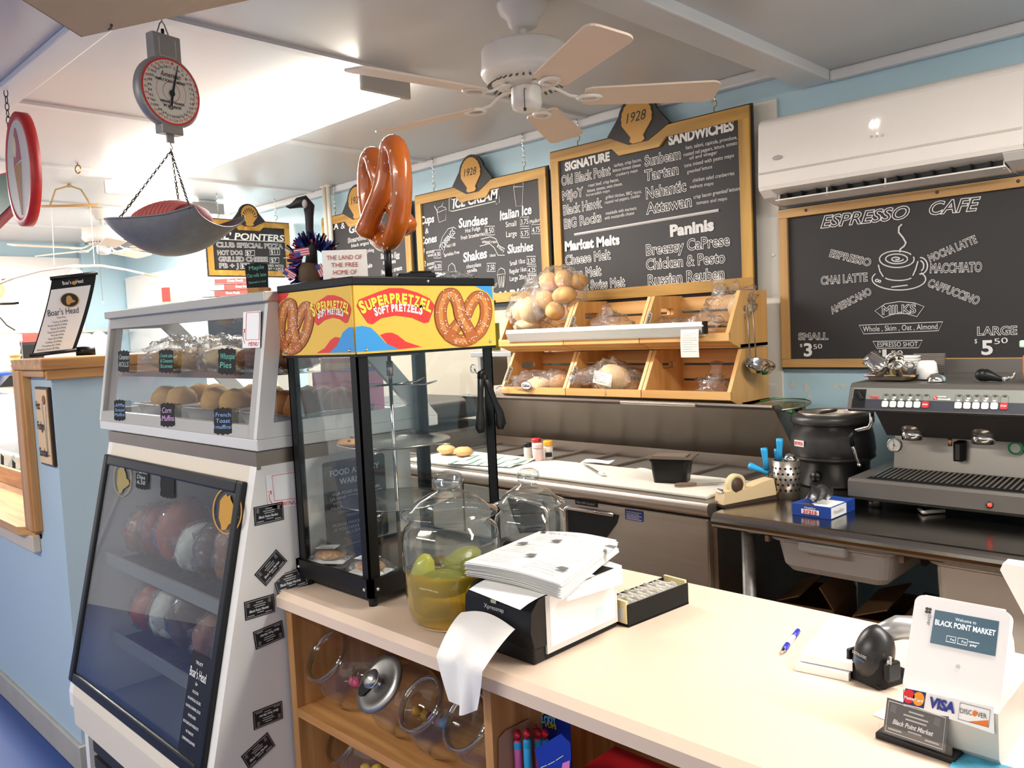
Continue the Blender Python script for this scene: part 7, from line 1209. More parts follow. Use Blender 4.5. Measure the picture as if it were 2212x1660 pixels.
# candy box in the second bay
cbx = mat('candy_box_blue', '#16329a', .45); kraft = mat('box_inside_kraft', '#b08468', .7)
bx0, by0_, by1_ = -1.0165, .97, 1.075; bx1 = at_y(1236, 1600, by0_).x; t = thing('candy_box', 'blue open display carton of lollipops reading melody pops', 'box', ((bx0+bx1)/2, 1.02, .622))
X_ = Px(1020, 1480, 5.82, (0, by1_-.003, 0), (0, -1, 0)); XD = Px(1020, 1480, 5.82, (bx0+.0025, 0, 0), (1, 0, 0)); XF = Px(1020, 1480, 5.82, (0, by0_, 0), (0, -1, 0))
m = MB(); m.bb(bx0, bx1, by0_, by1_, .622, .626, kraft); m.bb(bx1-.002, bx1, by0_+.01, by1_, .624, .69, cbx); poly(XD, m, [(330, 1300), (332, 680), (420, 575), (722, 425), (735, 560), (740, 1200)], kraft, .0); m.build('tray', t)
bw0 = X_(735, 300).x; bw1 = X_(1222, 470).x; m = MB(); m.bb(bx0, bw1, by1_-.003, by1_, .624, .878, cbx); m.build('back_card', t)
m = MB(); poly(XF, m, [(780, 815), (1115, 615), (1235, 735), (1245, 935), (1150, 1400), (850, 1400), (830, 1000)], cbx, 0.0); poly(XF, m, [(1140, 985), (1230, 950), (1215, 1300), (1080, 1300)], mat('pop_pink_print', '#d87ab8', .5), .0006)
for q in (((870, 1040), (945, 1010)), ((960, 1005), (1045, 960)), ((1060, 950), (1150, 890))): XF.line(m, list(q), .0012, paper)
m.build('front_flap', t)
m = MB(); X_.text(m, 'MELODY', 805, 462, 1075, 492, 82, mat('melody_sky', '#8fdcf6', .4), 'fat', .05); X_.text(m, 'POPS', 930, 522, 1070, 560, 56, mat('melody_yellow', '#f4d838', .4), 'fat'); poly(X_, m, [(805, 310), (830, 300), (900, 330), (905, 370), (870, 385), (830, 350)], mat('melody_yellow', '#f4d838', .4), .0008); m.build('lettering', t)
for i, (u, v, ub, yy) in enumerate(((572, 715, 590, .990), (690, 700, 690, .992), (830, 690, 835, 1.03), (915, 700, 920, 1.035), (770, 600, 775, 1.055))):
    Q = Px(1020, 1480, 5.82, (0, yy, 0), (0, -1, 0)); p = Q(u, v); zt3 = p.z; p = V((p.x, yy, .627)); hgt_ = zt3-.627
    lp = thing('lollipop', ['pink lollipop tube at the front left of the blue carton', 'blue lollipop tube with red whistle top beside the front left one', 'lollipop tube in the middle of the blue carton', 'lollipop tube behind the front flap of the carton', 'lollipop tube at the back of the carton by its back card'][i], 'candy', p, 'lollipops in the blue carton'); m = MB(Matrix.Translation(p)); m.lathe([(0, 0), (.0072, 0), (.0072, hgt_), (.005, hgt_+.003), (0, hgt_+.003)], mat('pop_sky', '#2f9ecf', .25) if i % 2 else mat('pop_pink', '#c85a9a', .3), 14); m.lathe([(.0074, hgt_-.012), (.0076, hgt_-.002), (.0072, hgt_)], mat('pop_sky', '#2f9ecf', .25), 14); m.build('tube', lp); m = MB(Matrix.Translation(p+V((0, 0, hgt_)))); m.tube([(0, 0, 0), (-.002, 0, .009), (.003, -.003, .016), (.009, -.003, .012)], [.003, .0045, .0075, .004], mat('pop_red', '#c8202e', .2), 10); m.build('whistle_top', lp)
rb = at_y(1265, 1655, .99); t = thing('candy_carton', 'red candy carton with a yellow oval at the bottom of the counter shelf', 'box', (rb.x+.02, 1.03, .64)); zt2 = at_y(1240, 1640, 1.0).z-.028
m = MB(); m.bb(rb.x-.04, rb.x+.09, 1.0, 1.12, .642, zt2, mat('carton_red', '#c8202a', .45), .002); m.build('carton', t); m = MB(F((rb.x+.025, .999, zt2-.02), (1, 0, 0), (0, 0, 1))); m.prism(arc(0, 0, .038, .016, 0, 2*PI, 24)[:-1], .0008, yellow); m.M = I4; m.text('WILD', (rb.x+.005, .998, zt2-.023), (rb.x+.045, .998, zt2-.023), .008, ink, 'fat', 0, (0, -1, 0)); m.build('oval_print', t)
# ================================================================ HANGING SCALE
sc0 = ray(350, 60); dS = 2.5; ax = EYE+ray(366, 200)*dS; ax = V((ax.x, ax.y, 0)); hx = V((ax.x, ax.y, 0))
def SP(u, v): d = ray(u, v); k = (hx-EYE).dot(V((-.78, .62, 0)))/d.dot(V((-.78, .62, 0))); return EYE+d*k
srt = V((.62, .78, 0)); galv = mat('galvanised_pan', '#7a7876', .55, .25, var=.22, vs=45); sgrey = mat('scale_grey', '#9a9792', .45, .4)
dc = SP(366, 200); t = thing('hanging_scale', 'antique hanging produce scale with round dial and metal pan', 'scale', V((dc.x, dc.y, SP(366, 548).z)))
dr_ = (SP(366, 128)-SP(366, 272)).length/2; nd = V((.25, -.97, 0)).normalized(); nd = V((.985, .17, -.0)); 
fx = V((-.2, .98, 0)).normalized(); nd = fx.cross(V((0, 0, 1))); fr = F(dc, fx, (0, 0, 1)); k = dr_
m = MB(fr); m.lathe([(0, -.03), (k*1.02, -.03), (k*1.08, -.02), (k*1.08, .004), (k*1.02, .008), (0, .006)], sgrey, 44)
m.box((0, k*1.25, -.012), (k*.95, k*.95, .036), sgrey, .003); m.box((0, -k*1.08, -.012), (k*.75, k*.35, .036), sgrey, .003); m.box((0, -k*1.35, -.012), (k*.25, k*.3, .006), sgrey, .001); m.line([(-k*.28, k*1.6), (-k*.28, k*1.05), (k*.28, k*1.05), (k*.28, k*1.6)], .003, alu, Matrix.Translation((0, 0, .006))); m.build('body', t)
cream = mat('dial_cream', '#e3dccb', .4)
m = MB(fr); m.prism(arc(0, 0, k*.98, k*.98, 0, 2*PI, 44)[:-1], .002, cream, Matrix.Translation((0, 0, .0075))); m.lathe([(k*.94, .0098), (k*1.0, .0098)], red, 44); m.lathe([(k*.28, .0098), (k*.295, .0098)], red, 30); m.lathe([(k*.5, .0098), (k*.51, .0098)], red, 30); di = m.build('dial', t)
m = MB(); T = lambda x, y: fr @ V((x*k, y*k, .0105))
for i in range(30):
    a = PI/2-2*PI*(2*i)/60; b2 = PI/2-2*PI*(2*i+1)/60
    for an, rr_, s_, cm in ((a, .74, str(2*i) if i else 'O', ink), (b2, .86, str(2*i+1), red)): x, y = math.cos(an)*rr_, math.sin(an)*rr_; w_ = .035*len(s_); m.text(s_, T(x-w_, y-.035), T(x+w_, y-.035), k*.07, cm, 'fill', 0, nd, .0003)
m.text('American', T(-.35, .42), T(.35, .42), k*.16, ink, 'fill', .3, nd); m.text('FAMILY SCALE COMPANY', T(-.52, .28), T(.52, .28), k*.075, ink, 'bold', 0, nd); m.text('WEIGHS 60 POUNDS', T(-.42, -.36), T(.42, -.36), k*.07, ink, 'bold', 0, nd); m.text('BY 2 OUNCES', T(-.3, -.48), T(.3, -.48), k*.07, ink, 'bold', 0, nd); m.build('dial_lettering', di)
m = MB(fr); m.prism([(-.04*k, -.1*k), (.26*k, .84*k), (.275*k, .84*k), (.05*k, -.1*k)], .001, ink, Matrix.Translation((0, 0, .013))); m.prism(arc(.0, -.05*k, .09*k, .1*k, 0, 2*PI, 16)[:-1], .002, ink, Matrix.Translation((0, 0, .013))); m.prism([(-.03*k, -.1*k), (.05*k, -.1*k), (-.02*k, -.42*k), (-.08*k, -.4*k)], .001, ink, Matrix.Translation((0, 0, .013))); m.lathe([(.05*k, .014), (.075*k, .014)], ink, 14, Matrix.Translation((-.07*k, -.48*k, 0))); m.build('pointer', di)
tb = fr @ V((0, k*1.72, -.012)); m = MB(); cpt = V((tb.x, tb.y, 2.498)); m.tube([tb+fx*.022, tb+fx*.014+V((0, 0, .018)), tb+fx*.008+V((0, 0, .034)), tb+V((0, 0, .043)), tb-fx*.008+V((0, 0, .034)), tb-fx*.014+V((0, 0, .018)), tb-fx*.022], .0022, steel_d, 7); m.cyl(tb, tb+V((0, 0, .02)), .005, black, 10); m.tube([tb+V((0, 0, .04)), V((tb.x, tb.y, lerp(tb.z+.04, 2.498, .5))), cpt], .002, steel_d, 6); m.build('hanger_hook', t)
pb_ = fr @ V((0, -k*1.48, -.012)); hk = SP(362, 300)
PR = [SP(337, 458), SP(471, 452)]; pc_ = (PR[0]+PR[1])/2
# pan: sugar-scoop form, long axis along the view's horizontal
px_ax = V((.86, .51, 0)).normalized(); L0, L1 = SP(240, 484), SP(482, 470); pw_ = (L1-L0).length; cpan = (L0+L1)/2; py_ax = V((-px_ax.y, px_ax.x, 0)); dep = SP(366, 462).z-SP(366, 548).z
def panf(u, v):  # u along, v across -1..1
    s = -1+2*u; wd = (1-max(0, -s)**2.2*.86 if s < 0 else 1.0); q = (v-.5)*2; ang = q*1.42
    end = max(0.0, 1-abs(s)**2.6); 
    rad = dep*1.0; x = s*pw_*.56; cross = math.sin(ang)*.15*(.28+.72*(1-abs(s)**3) if s < 0 else 1-.12*s)
    z = -math.cos(ang)*dep*(max(.0, 1-max(0, -s)**1.9) if s < 0 else max(0, 1-.55*s**2.2)) 
    return cpan + px_ax*x + py_ax*cross + V((0, 0, z+.012+(.022*max(0, s-.5) )))
m = MB(); m.grid(panf, 26, 16, galv); 
m.tube([panf(i/26, 0) for i in range(27)], .003, galv, 6); m.tube([panf(i/26, 1) for i in range(27)], .003, galv, 6); m.tube([panf(1, i/16) for i in range(17)], .003, galv, 6); m.build('pan', t)
m = MB()
for e in (panf(.30, .04), panf(.30, .96), panf(.95, .5)): pass
m.tube([pb_, pb_+V((0, 0, -.008)), pb_+fx*.006+V((0, 0, -.016)), pb_+V((0, 0, -.024)), pb_-fx*.004+V((0, 0, -.018))], .0022, steel_d, 6); m.build('lower_hook', t)
for e in (panf(.36, .0), panf(.36, 1.0), panf(.96, 0.02)): m = MB(); chain(m, pb_+V((0, 0, -.026)), e, mat('chain_dark', '#4a4640', .5, .5), .013, .0017); m.build('chain', t)
rbm = mat('ribbed_red', '#c0625c', .7); rbm2 = mat('ribbed_dark', '#8c2f33', .7); c = cpan+px_ax*.02+V((0, 0, -.022)); t2 = thing('ribbed_bundle', 'pink and red ribbed bundle lying in the scale pan', 'bundle', c-V((0, 0, .04)))
m = MB(F(c, px_ax, py_ax)); 
for i in range(11): a = -.95+1.5*i/10; m.tube([(math.sin(a)*.095+.012*math.cos(q), math.cos(q)*.075, max(-.02, .062*math.cos(a*.9)*math.sin(q)+.012)) for q in [PI*j/12 for j in range(13)]], .0085, rbm, 7)
m.build('ribbed_side', t2); m = MB(F(c, px_ax, py_ax)); m.blob((.065, 0, .012), (.055, .07, .05), rbm2, .12, 2, 3, 22, 14); m.build('dark_end', t2)
# ================================================================ OVAL SIGN, PLYWOOD, MOBILE
sgx = V((-1, .02, 0)); o = at_y(50, 367, .95); rx, rz = .168, .205; fr = F(o, -sgx, (0, 0, 1)); t = thing('ice_cream_sign', 'red rimmed oval ice cream cone sign hanging at the left edge', 'sign', o-V((0, 0, rz)))
sr = mat('sign_rim_red', '#b5201f', .5, var=.25, vs=30, bump=.2, bs=80); m = MB(fr); m.lathe([(0, -.016), (1, -.016), (1, .016), (.86, .016), (.85, .0125), (0, .0125)], sr, 48, Matrix.Diagonal((rx, rz, 1, 1))); m.build('oval_board', t)
m = MB(fr); m.prism(arc(0, 0, rx*.855, rz*.855, 0, 2*PI, 48)[:-1], .002, mat('sign_face_grey', '#c9c2b8', .5, var=.06, vs=20), Matrix.Translation((0, 0, .0135))); m.prism([(-.052, .02), (.045, .02), (.008, -.165), (-.004, -.165)], .001, mat('cone_brown', '#a87c52', .6, var=.2, vs=60), Matrix.Translation((0, 0, .0155))); m.prism([(-.05+.098*i/10, .02+(.10*math.sin(PI*i/10)+.03)*(1 if 0 < i < 10 else .3)) for i in range(11)][::-1]+[(-.05, .02)], .001, mat('scoop_pink', '#a8606a', .6, var=.35, vs=30), Matrix.Translation((0, 0, .0156))); m.sph((-.025, .085, .0165), (.022, .04, .002), mat('cream_drip', '#dcc7a2', .6), 14, 8); m.build('cone_picture', t)
m = MB(fr); gm = mat('sign_green', '#3d6b4e', .5, var=.15, vs=20); m.prism([(-1.0, .10), (-.14, .02), (-.10, -.11), (-1.0, -.22)], .025, sr, Matrix.Translation((0, 0, -.0225))); m.prism([(-1.0, .085), (-.155, .012), (-.115, -.095), (-1.0, -.195)], .004, gm, Matrix.Translation((0, 0, .003))); m.build('green_banner', t)
for dx in (-.14, -.8): m = MB(); e = fr @ V((dx, .07, 0)); chain(m, e, V((e.x, e.y, 2.48)), black, .03, .0018); m.build('chain', t)
Cn = EYE+ray(178, 80)*((2.05-1.5)/ray(178, 80).z); P1 = EYE+ray(540, 0)*((2.05-1.5)/ray(540, 0).z); e1 = (P1-Cn).normalized(); r_ = ray(50, 0); tt_ = (Cn-EYE).dot(e1)/r_.dot(e1); P2 = EYE+r_*tt_; e2 = (P2-Cn).normalized(); nn = e1.cross(e2); nn = nn if nn.z > 0 else -nn
fr = F(Cn, e1, ez=nn); s2 = 1 if (fr.to_3x3() @ V((0, 1, 0))).dot(e2) > 0 else -1; t = thing('plywood_panel', 'birch plywood panel hanging overhead at the top left corner', 'panel', Cn)
ply = wood('birch_plywood', '#e8bd80', '#f5d59e', 'x', 5, .45, dist=1.2); m = MB(fr); m.prism([(0, 0), (1.1, 0), (1.1, s2*.6), (0, s2*.6)][::s2], .016, ply); m.build('sheet', t)
m = MB(fr); m.bb(-.002, 0, min(0, s2*.6), max(0, s2*.6), 0, .016, mat('panel_edge_brown', '#7a4f33', .6)); m.build('edge_band', t)
m = MB(); q = at_p(241, 53, Cn, nn); m.tube([q+nn*.002, q-nn*.006, q-nn*.008+e1*-.006], .0022, dgrey, 6); m.build('screw_hook', t)
for a_, b_ in ((.25, .45), (.95, .45), (.25, .08), (.95, .1)): e = fr @ V((a_, s2*b_, .016)); m = MB(); m.cyl(e, V((e.x, e.y, 2.5)), .002, steel_d, 6); m.build('hanger_wire', t)
# rope and dowel mobile
dm = 5.0; MP = lambda u, v: EYE+ray(u, v)*dm
top = MP(147, 362); top.z = min(top.z, 2.49); dow0, dow1 = MP(90, 446), MP(213, 443); rope = mat('jute_rope', '#d8bd8a', .9, var=.2, vs=60); t = thing('hanging_mobile', 'jute rope mobile with a wooden dowel and a long white bent rod', 'mobile', V((top.x, top.y, MP(150, 600).z)))
m = MB(); m.tube([top, MP(120, 410), MP(108, 445)], .006, rope, 7); m.build('rope', t); m = MB(); m.tube([top, MP(175, 410), MP(196, 443)], .006, rope, 7); m.sph(top, .014, rope, 8, 6); m.tube([top, V((top.x, top.y, 2.498))], .002, dgrey, 5); m.build('rope', t)
m = MB(); m.tube([dow0, dow1], .008, mat('dowel_wood', '#c99a58', .5), 10); m.build('dowel', t)
for u0, u1, vb in ((111, 117, 572), (195, 204, 574)): m = MB(); m.tube([MP(u0, 447), MP(u1, vb)], .002, mat('string_white', '#ece6d8', .8), 5); m.build('string', t)
m = MB(); m.tube([MP(-20, 620), MP(30, 600), MP(90, 584), MP(158, 575), MP(220, 575), MP(270, 583), MP(312, 592)], [.009]*5+[.007, .006], mat('rod_white', '#e6e0d6', .4), 10); m.tube([MP(305, 590), MP(338, 598)], [.006, .004], mat('dowel_wood', '#c99a58', .5), 8); m.build('bent_rod', t)
m = MB(); e = MP(164, 590); m.lathe([(.045, -.03), (.044, -.01), (.03, .015), (0, .025)], mat('rod_white', '#e6e0d6', .4), 20, Matrix.Translation(e)); m.build('bell', t)
# eye hooks in the ceiling
for u, v, lab in ((168, 357, 'small brass screw eye in the ceiling above the mobile'),):
    p = at_z(u, v, 2.49); m = MB(); m.tube([p+V((.022*math.cos(a), .022*.3*math.cos(a), -.022+.022*math.sin(a))) for a in [i*.55 for i in range(11)]], .004, mat('brass', '#a5813f', .3, 1), 6); m.cyl(p, p+V((0, 0, .01)), .004, mat('brass', '#a5813f', .3, 1), 6); tag(m.build('screw_eye'), lab, 'hook')
# ================================================================ MENU STAND ON THE STUB WALL
ws = V((-3.23, 1.02, 1.4705)); rx_ = V((.29, .957, 0)).normalized(); fwd = rx_.cross(V((0, 0, 1))); fwd = fwd if fwd.x > 0 else -fwd
def WS(u, v, d=0): r = ray(u, v); k = (ws-EYE).dot(fwd)/r.dot(fwd); return EYE+r*k+fwd*d
t = thing('menu_stand', "black deli price list stand with a gold oval emblem on the oak cap", 'menu stand', ws)
rows = []
for k in range(13):
    q = k/12; u0 = lerp(112, 68, q**1.25); u1 = lerp(208, 163, q**1.35) if k else 208; v0 = lerp(602, 768, q); v1 = lerp(590, 757, q); d = -.03*math.sin(q*PI*1.1)+.06*q; rows.append((WS(u0, v0, 0), WS(u1, v1, 0)))
def stf(u, v, off=0):
    k = min(11.999, v*12); i = int(k); f = k-i; a = lerp(rows[i][0], rows[i+1][0], f); b = lerp(rows[i][1], rows[i+1][1], f); return lerp(a, b, u)+fwd*(off)
m = MB(); m.grid(lambda u, v: stf(u, v, 0), 4, 24, blackm); m.grid(lambda u, v: stf(1-u, v, -.008), 4, 24, blackm); m.grid(lambda u, v: stf(1, v, -.008*u), 1, 24, blackm); m.build('back_sheet', t)
m = MB(); m.grid(lambda u, v: stf(.03+.88*u, .15+.84*v, .0012), 4, 24, mat('price_sheet', '#dcd8d3', .5)); m.build('price_sheet', t)
for k, nm in ((0, 'top_bar'), (12, 'bottom_bar')): a, b = rows[k]; d = (b-a).normalized(); m = MB(); m.tube([a-d*.006, b+d*.004], .007, black, 10); m.build(nm, t)
m = MB(); T = lambda u, v: stf(u, v, .0022)
def tl(s_, u0, u1, v, h, mt, md='fill', sh=0): p0, p1 = T(u0, v), T(u1, v); m.text(s_, p0, p1, h, mt, md, sh, fwd, .0005)
tl("Boar's", .27, .46, .105, .013, paper); tl('Head', .57, .73, .105, .013, paper); tl("Boar's Head", .10, .80, .50, .022, ink, 'fill', .15)
oc = T(.5, .315); up = (T(.5, .28)-T(.5, .35)).normalized(); m.M = F(oc, rx_, up); m.prism(arc(0, 0, .030, .026, 0, 2*PI, 28)[:-1], .001, emb); m.prism(arc(0, 0, .0275, .0238, 0, 2*PI, 28)[:-1], .0014, ink); m.prism([(.02*x, -.02*y) for x, y in ((-.55, -.1), (-.5, -.55), (-.1, -.85), (.25, -.6), (.5, 0), (.85, .1), (.85, .35), (.4, .5), (.1, .6), (-.1, .9), (-.5, .8), (-.6, .3))], .0018, goldp); m.M = F(T(.515, .095), rx_, up); m.prism(arc(0, 0, .007, .007, 0, 2*PI, 16)[:-1], .0012, goldp); m.M = I4
tl('Sliced Price', .32, .52, .545, .006, ink, 'fill', .3)
for i, s_ in enumerate(('Turkey $14.99/lb', 'Roast beef $14.99/lb', 'Salami $14.99/lb', 'Capicola $14.99/lb', 'Ham $14.99/lb', 'Swiss $12.99/lb', 'Cheddar $10.99/lb', 'Provolone $11.99/lb', 'American Cheese $9.99/lb')): k = len(s_)/24*.42; tl(s_, .56-k*1.1, .60, .60+.044*i, .0065, ink)
m.build('lettering', t)
m = MB(); a = WS(165, 770, -.03); b = WS(207, 766, -.03); m.bb(0, 0, 0, 0, 0, 0, black) if False else m.tube([V((a.x, a.y, ws.z+.018)), V((b.x, b.y, ws.z+.018))], .017, black, 14); m.build('foot', t)
# ================================================================ DELI CASE BEHIND THE OPENING
dx0, dx1, dy0, dy1 = -7.1, -4.45, 1.22, 1.95; t = thing('deli_case', 'deli counter with curved front glass seen through the wall opening', 'display case', ((dx0+dx1)/2, 1.6, 0))
m = MB(); m.bb(dx0, dx1, dy0, dy1, 0, .78, mat('deli_base', '#aaa59d', .5), .01); m.build('base', t)
m = MB(); m.bb(dx0, dx1, 1.52, dy1, 1.225, 1.255, steel, .004); m.build('top_shelf', t); cg = film('deli_glass', (.86, .90, .90), ior=1.7, rough=.03, fac=1.3)
m = MB(); m.grid(lambda u, v: (lerp(dx0, dx1, u), 1.53-.29*math.sin(v*1.45), 1.235-.46*(1-math.cos(v*1.45))/(1-math.cos(1.45))), 4, 14, cg); m.build('curved_glass', t)
m = MB(F((dx1-.02, 0, 0), (0, 1, 0), (0, 0, 1))); m.prism([(1.53-.29*math.sin(v*1.45), 1.235-.46*(1-math.cos(v*1.45))/(1-math.cos(1.45))) for v in [i/10 for i in range(11)]]+[(dy1, .78), (dy1, 1.235)], .012, cg); m.build('end_glass', t)
m = MB(); m.bb(dx0+.03, dx1-.05, 1.32, 1.9, .79, .83, mat('deli_base', '#aaa59d', .5)); m.bb(dx0+.03, dx1-.05, 1.45, 1.9, 1.0, 1.01, steel); m.build('inner_deck', t)
for i, (u, v) in enumerate(((42, 885), (5, 998), (30, 1012), (60, 1018))):
    p = at_y(u, v, 1.42 if i == 0 else 1.235); m = MB(Matrix.Translation(p) @ Matrix.Rotation(.25, 4, 'Y')); m.box((0, 0, 0), (.05, .003, .08), blackm); tag(m.build('price_tag'), ['black tag near the top of the curved deli glass', 'black tag at the left photo edge on the deli glass', 'middle black tag low on the deli glass', 'black tag low on the deli glass beside the oak jamb'][i], 'price tag', 'black tags on the deli case')
p = at_y(40, 856, 1.7); t = thing('label_printer', 'black low machine on top of the deli case beside the oak jamb', 'machine', (p.x, 1.7, 1.255)); m = MB(); m.prism([(1.55, 1.256), (1.85, 1.256), (1.85, 1.35), (1.62, 1.33)], .34, black, F((p.x-.2, 0, 0), (0, 1, 0), (0, 0, 1))); m.build('casing', t); m = MB(); m.bb(p.x-.12, p.x+.06, 1.54, 1.56, 1.265, 1.30, blackm, .004); m.build('front_panel', t)
p = at_y(2, 850, 1.62); m = MB(); m.bb(p.x-.12, p.x+.03, 1.55, 1.7, 1.256, 1.35, mat('bright_blue_box', '#2a50c8', .5), .004); tag(m.build('blue_box'), 'bright blue box on the deli case at the left photo edge', 'box')
# cone dispenser and shelf in the background
p = at_y(40, 800, 2.3); t = thing('back_counter', 'white counter with an oak edge behind the deli case', 'counter', (p.x-1, 2.4, 0)); m = MB(); zc_ = at_y(20, 815, 2.2).z; m.bb(-7.8, max(p.x+.02, -7.2), 2.2, 2.75, 0, zc_-.03, panel_w); m.build('cabinet', t); m = MB(); m.bb(-7.8, max(p.x+.03, -7.19), 2.18, 2.75, zc_-.03, zc_, oakx, .004); m.build('oak_edge', t)
zt_ = at_y(40, 722, 1.8).z; p0 = at_y(41, 860, 1.8); t = thing('cone_dispenser', 'clear tall dispenser holding a stack of wafer cones', 'dispenser', (p0.x, 1.8, 1.256)); wr = .05
zl_ = 1.257; m = MB(Matrix.Translation((p0.x, 1.8, 0))); m.lathe([(wr, zl_), (wr, zt_)], film('dispenser_clear', (.95, .95, .97), ior=1.5), 24); m.build('tube', t); m = MB(Matrix.Translation((p0.x, 1.8, 0))); m.lathe([(wr*1.1, zt_-.05), (wr*1.1, zt_), (0, zt_+.005)], mat('lilac_lid', '#cfc6e6', .4), 24); m.build('lid', t)
wc = mat('wafer_cone', '#d9ae5c', .7, var=.2, vs=40)
for i in range(6): z = zl_+.004+i*.036; m = MB(Matrix.Translation((p0.x, 1.8, z))); m.lathe([(.03, 0), (.037, .02), (.043, .022), (.043, .034), (0, .034)], wc, 18); m.build('wafer_cone', t)
# goods along the back counter
t = thing('far_worktop', 'long pale worktop against the far left wall', 'counter', (-8.2, 2, 0)); m = MB(); zc2 = at_x(40, 790, -8.0).z; m.bb(-8.44, -7.9, 1.05, 3.1, zc2-.04, zc2, white, .004); m.build('worktop', t); m = MB(); m.bb(-8.44, -7.95, 1.05, 3.1, 0, zc2-.04, panel_w); m.build('cabinet', t)
zsh = at_x(60, 718, -8.35).z; m = MB(); m.bb(-8.445, -8.25, 1.05, 3.1, zsh-.02, zsh, steel); tag(m.build('wall_shelf'), 'grey shelf edge along the far left wall', 'shelf')
bagm = mat('white_bag', '#efe8e2', .6, var=.05, vs=10)
for i, (u, v, r, lab) in enumerate(((8, 765, .15, 'white and pink bag on the far worktop at the left photo edge'), (186, 745, .10, 'white bag on the far worktop right of the menu stand'), (216, 742, .10, 'second white bag on the far worktop, touching the bakery case edge'))):
    p = at_x(u, v, -8.05); m = MB(); m.blob((p.x, p.y, max(p.z, zc2+r*.8)), (r, r, r), bagm, .18, 1.8, i, 24, 16); tag(m.build('white_bag'), lab, 'bag', 'white bags on the far worktop')
p = at_x(60, 745, -8.05); t = thing('meat_slicer', 'small black machine with a red top on the far worktop', 'machine', (p.x, p.y, zc2)); m = MB(); m.bb(p.x-.12, p.x+.1, p.y-.1, p.y+.1, zc2, p.z+.02, black, .02); m.build('base', t); m = MB(); m.box((p.x, p.y, p.z+.05), (.16, .16, .1), mat('dusty_red', '#a8483e', .5), .02, None); m.build('red_top', t)
# neon sign at the left edge
no = at_x(8, 640, -8.4); t = thing('neon_sign', 'glowing pink and yellow neon sign on the far wall at the left edge', 'neon sign', no); npk = mat('neon_pink', '#ff8a70', .4, emit=6); nyl = mat('neon_yellow', '#ffd23a', .4, emit=6); XN = Px(0, 460, 6.144, (-8.4, 0, 0), (1, 0, 0))
m = MB(); XN.line(m, [(-60, 860), (10, 815), (25, 860), (-20, 900), (60, 860), (85, 880), (60, 920), (20, 910)], .022, npk); XN.line(m, [(50, 960), (90, 985), (140, 960), (145, 920), (120, 925), (60, 960)], .022, npk); m.build('pink_tube', t)
m = MB(); XN.line(m, [(-40, 960), (10, 960), (35, 1000), (35, 1060), (5, 1110), (-40, 1120)], .03, nyl); m.build('yellow_tube', t)
m = MB(); XN.line(m, [(0, 885), (150, 885)], .02, black); XN.line(m, [(0, 1210), (180, 1205), (248, 1195)], .02, black); XN.line(m, [(20, 1025), (60, 1025)], .015, black); m.build('bracket', t); m = MB(); XN.line(m, [(0, 1390), (90, 1495), (200, 1560)], .012, dgrey); m.build('cable', t)
# pizza boxes on the oven top
pbx = mat('pizza_box_white', '#eceae6', .6); pbr = mat('pizza_box_red', '#dd4038', .55)
PBY, PBX = 2.55, -4.2; fxx = V((.62, .785, 0)).normalized(); fn_ = fxx.cross(V((0, 0, 1))); fn_ = fn_ if fn_.x > 0 else -fn_
base = at_p(500, 640, (PBX, PBY, 1.5), fn_)
BXP = Px(420, 420, 6.917, base, fn_)
zs = [BXP(500, y).z for y in (1247, 1322, 1335, 1425, 1435, 1525, 1535, 1610)]
hgt = (zs[0]-zs[-1])/4; ztop = zs[0]; lvl = ztop-hgt*4
spec = [(320, 880, 255, 'topmost'), (455, 890, 205, 'second from the top'), (305, 830, 50, 'third from the top'), (450, 840, 75, 'lowest')]
oz = lvl-.004
t = thing('pizza_oven', 'pale oven cabinet behind the bakery case carrying the pizza boxes', 'oven', (base.x-.2, base.y+.1, 0)); bR = F(V((base.x, base.y, 0)), fxx, ez=fn_); cR = bR
a = BXP(40, 1600); wL = (BXP(900, 1600)-a).length
m = MB(F(V((a.x, a.y, 0)), fxx, V((0, 0, 1)))); m.bb(-.1, wL+.1, 0, oz-.006, -.55, -.01, panel_w, .01); m.build('cabinet', t); m = MB(F(V((a.x, a.y, 0)), fxx, V((0, 0, 1)))); m.bb(.05, wL, oz-.35, oz-.08, -.011, -.004, black); m.build('door', t)
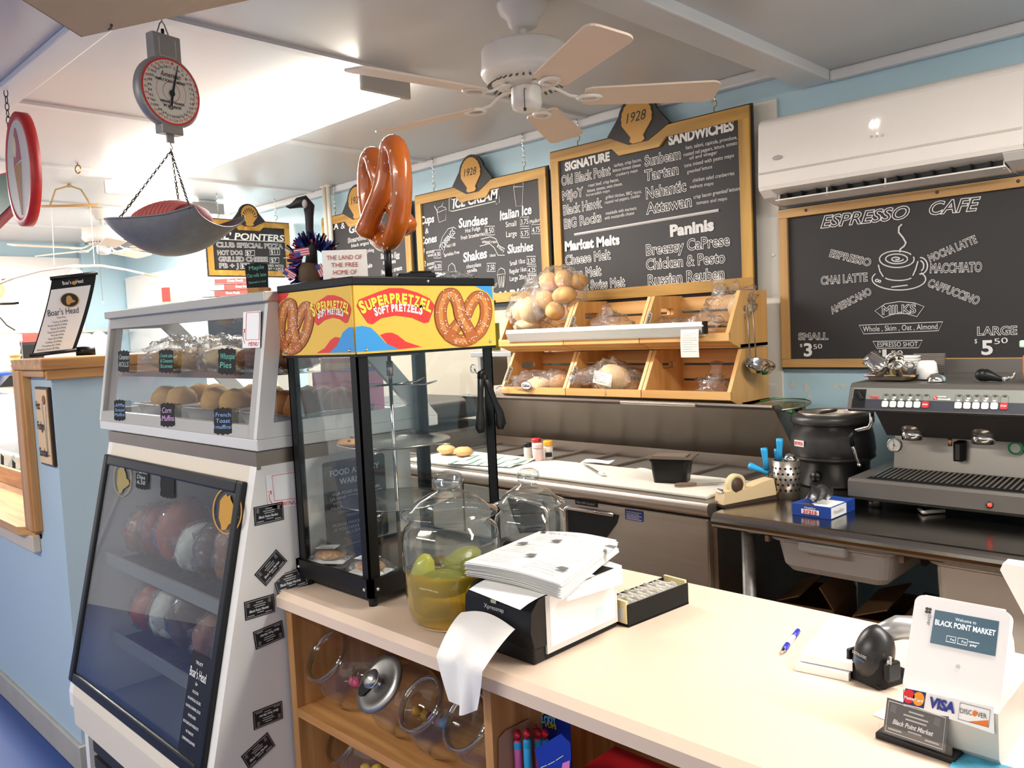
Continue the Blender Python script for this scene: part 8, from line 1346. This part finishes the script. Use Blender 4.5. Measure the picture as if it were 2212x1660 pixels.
for i, (xs, xe, xw, lab) in enumerate(spec):
    y = 1600; p0, p1, p2 = BXP(xw, y), BXP(xs, y), BXP(xe, y); z = ztop-hgt*(i+1); L0_ = (p1-p0).length; L_ = (p2-p0).length; fr = F(V((p0.x, p0.y, z)), fxx, V((0, 0, 1)))
    t = thing('pizza_box', 'red and white pizza box, %s of the stack behind the bakery case' % lab, 'pizza box', fr @ V((L_/2, 0, -.15)), 'stacked pizza boxes')
    m = MB(fr); m.bb(0, L_, 0, hgt*.86, -.36, -.001*i, pbx, .001); m.build('carton', t); m = MB(fr); m.bb(L0_, L_, .002, hgt*.85, -.001*i, .0006, pbr); m.build('red_panel', t)
    m = MB(); q0, q1 = ((510, 745), (628, 830), (478, 685), (588, 755))[i]; A = BXP(q0, y); B_ = BXP(q1, y); zz = z+hgt*.3; m.text('Oven Fresh', V((A.x, A.y, zz))+fn_*.001, V((B_.x, B_.y, zz))+fn_*.001, hgt*.36, paper, 'bold', 0, fn_)
    for j in range(4): m.M = fr; m.bb(L0_*(.12+.22*j), L0_*(.24+.22*j), hgt*.25, hgt*.6, -.001*i, .0008, paper2) if L0_ > .05 else None
    m.M = I4; m.build('print', t)
p = BXP(20, 1540); m = MB(F(V((p.x-.02, p.y-.02, oz)), fxx, V((0, 0, 1)))); m.bb(-.16, -.02, 0, .10, -.1, 0, mat('cup_tan', '#d8b894', .6), .004); m.bb(-.155, -.11, .02, .10, 0, .001, pbr); tag(m.build('food_packet'), 'tan and red packet left of the pizza boxes', 'packet')
# conduit pipes by the pizza board
for i, (u, lab) in enumerate(((703, 'left white pipe under the ceiling beside the pizza board'), (712, 'right white pipe under the ceiling beside the pizza board'))):
    a = at_y(u, 455, 3.12); m = MB(); m.cyl((a.x, 3.12, 2.0), (a.x, 3.12, 2.5), .016, mat('pipe_white', '#d8d2c6', .4), 14); m.cyl((a.x, 3.12, 2.49), (a.x, 3.12, 2.5), .028, mat('pipe_white', '#d8d2c6', .4), 14); tag(m.build('pipe'), lab, 'pipe', 'ceiling pipes')
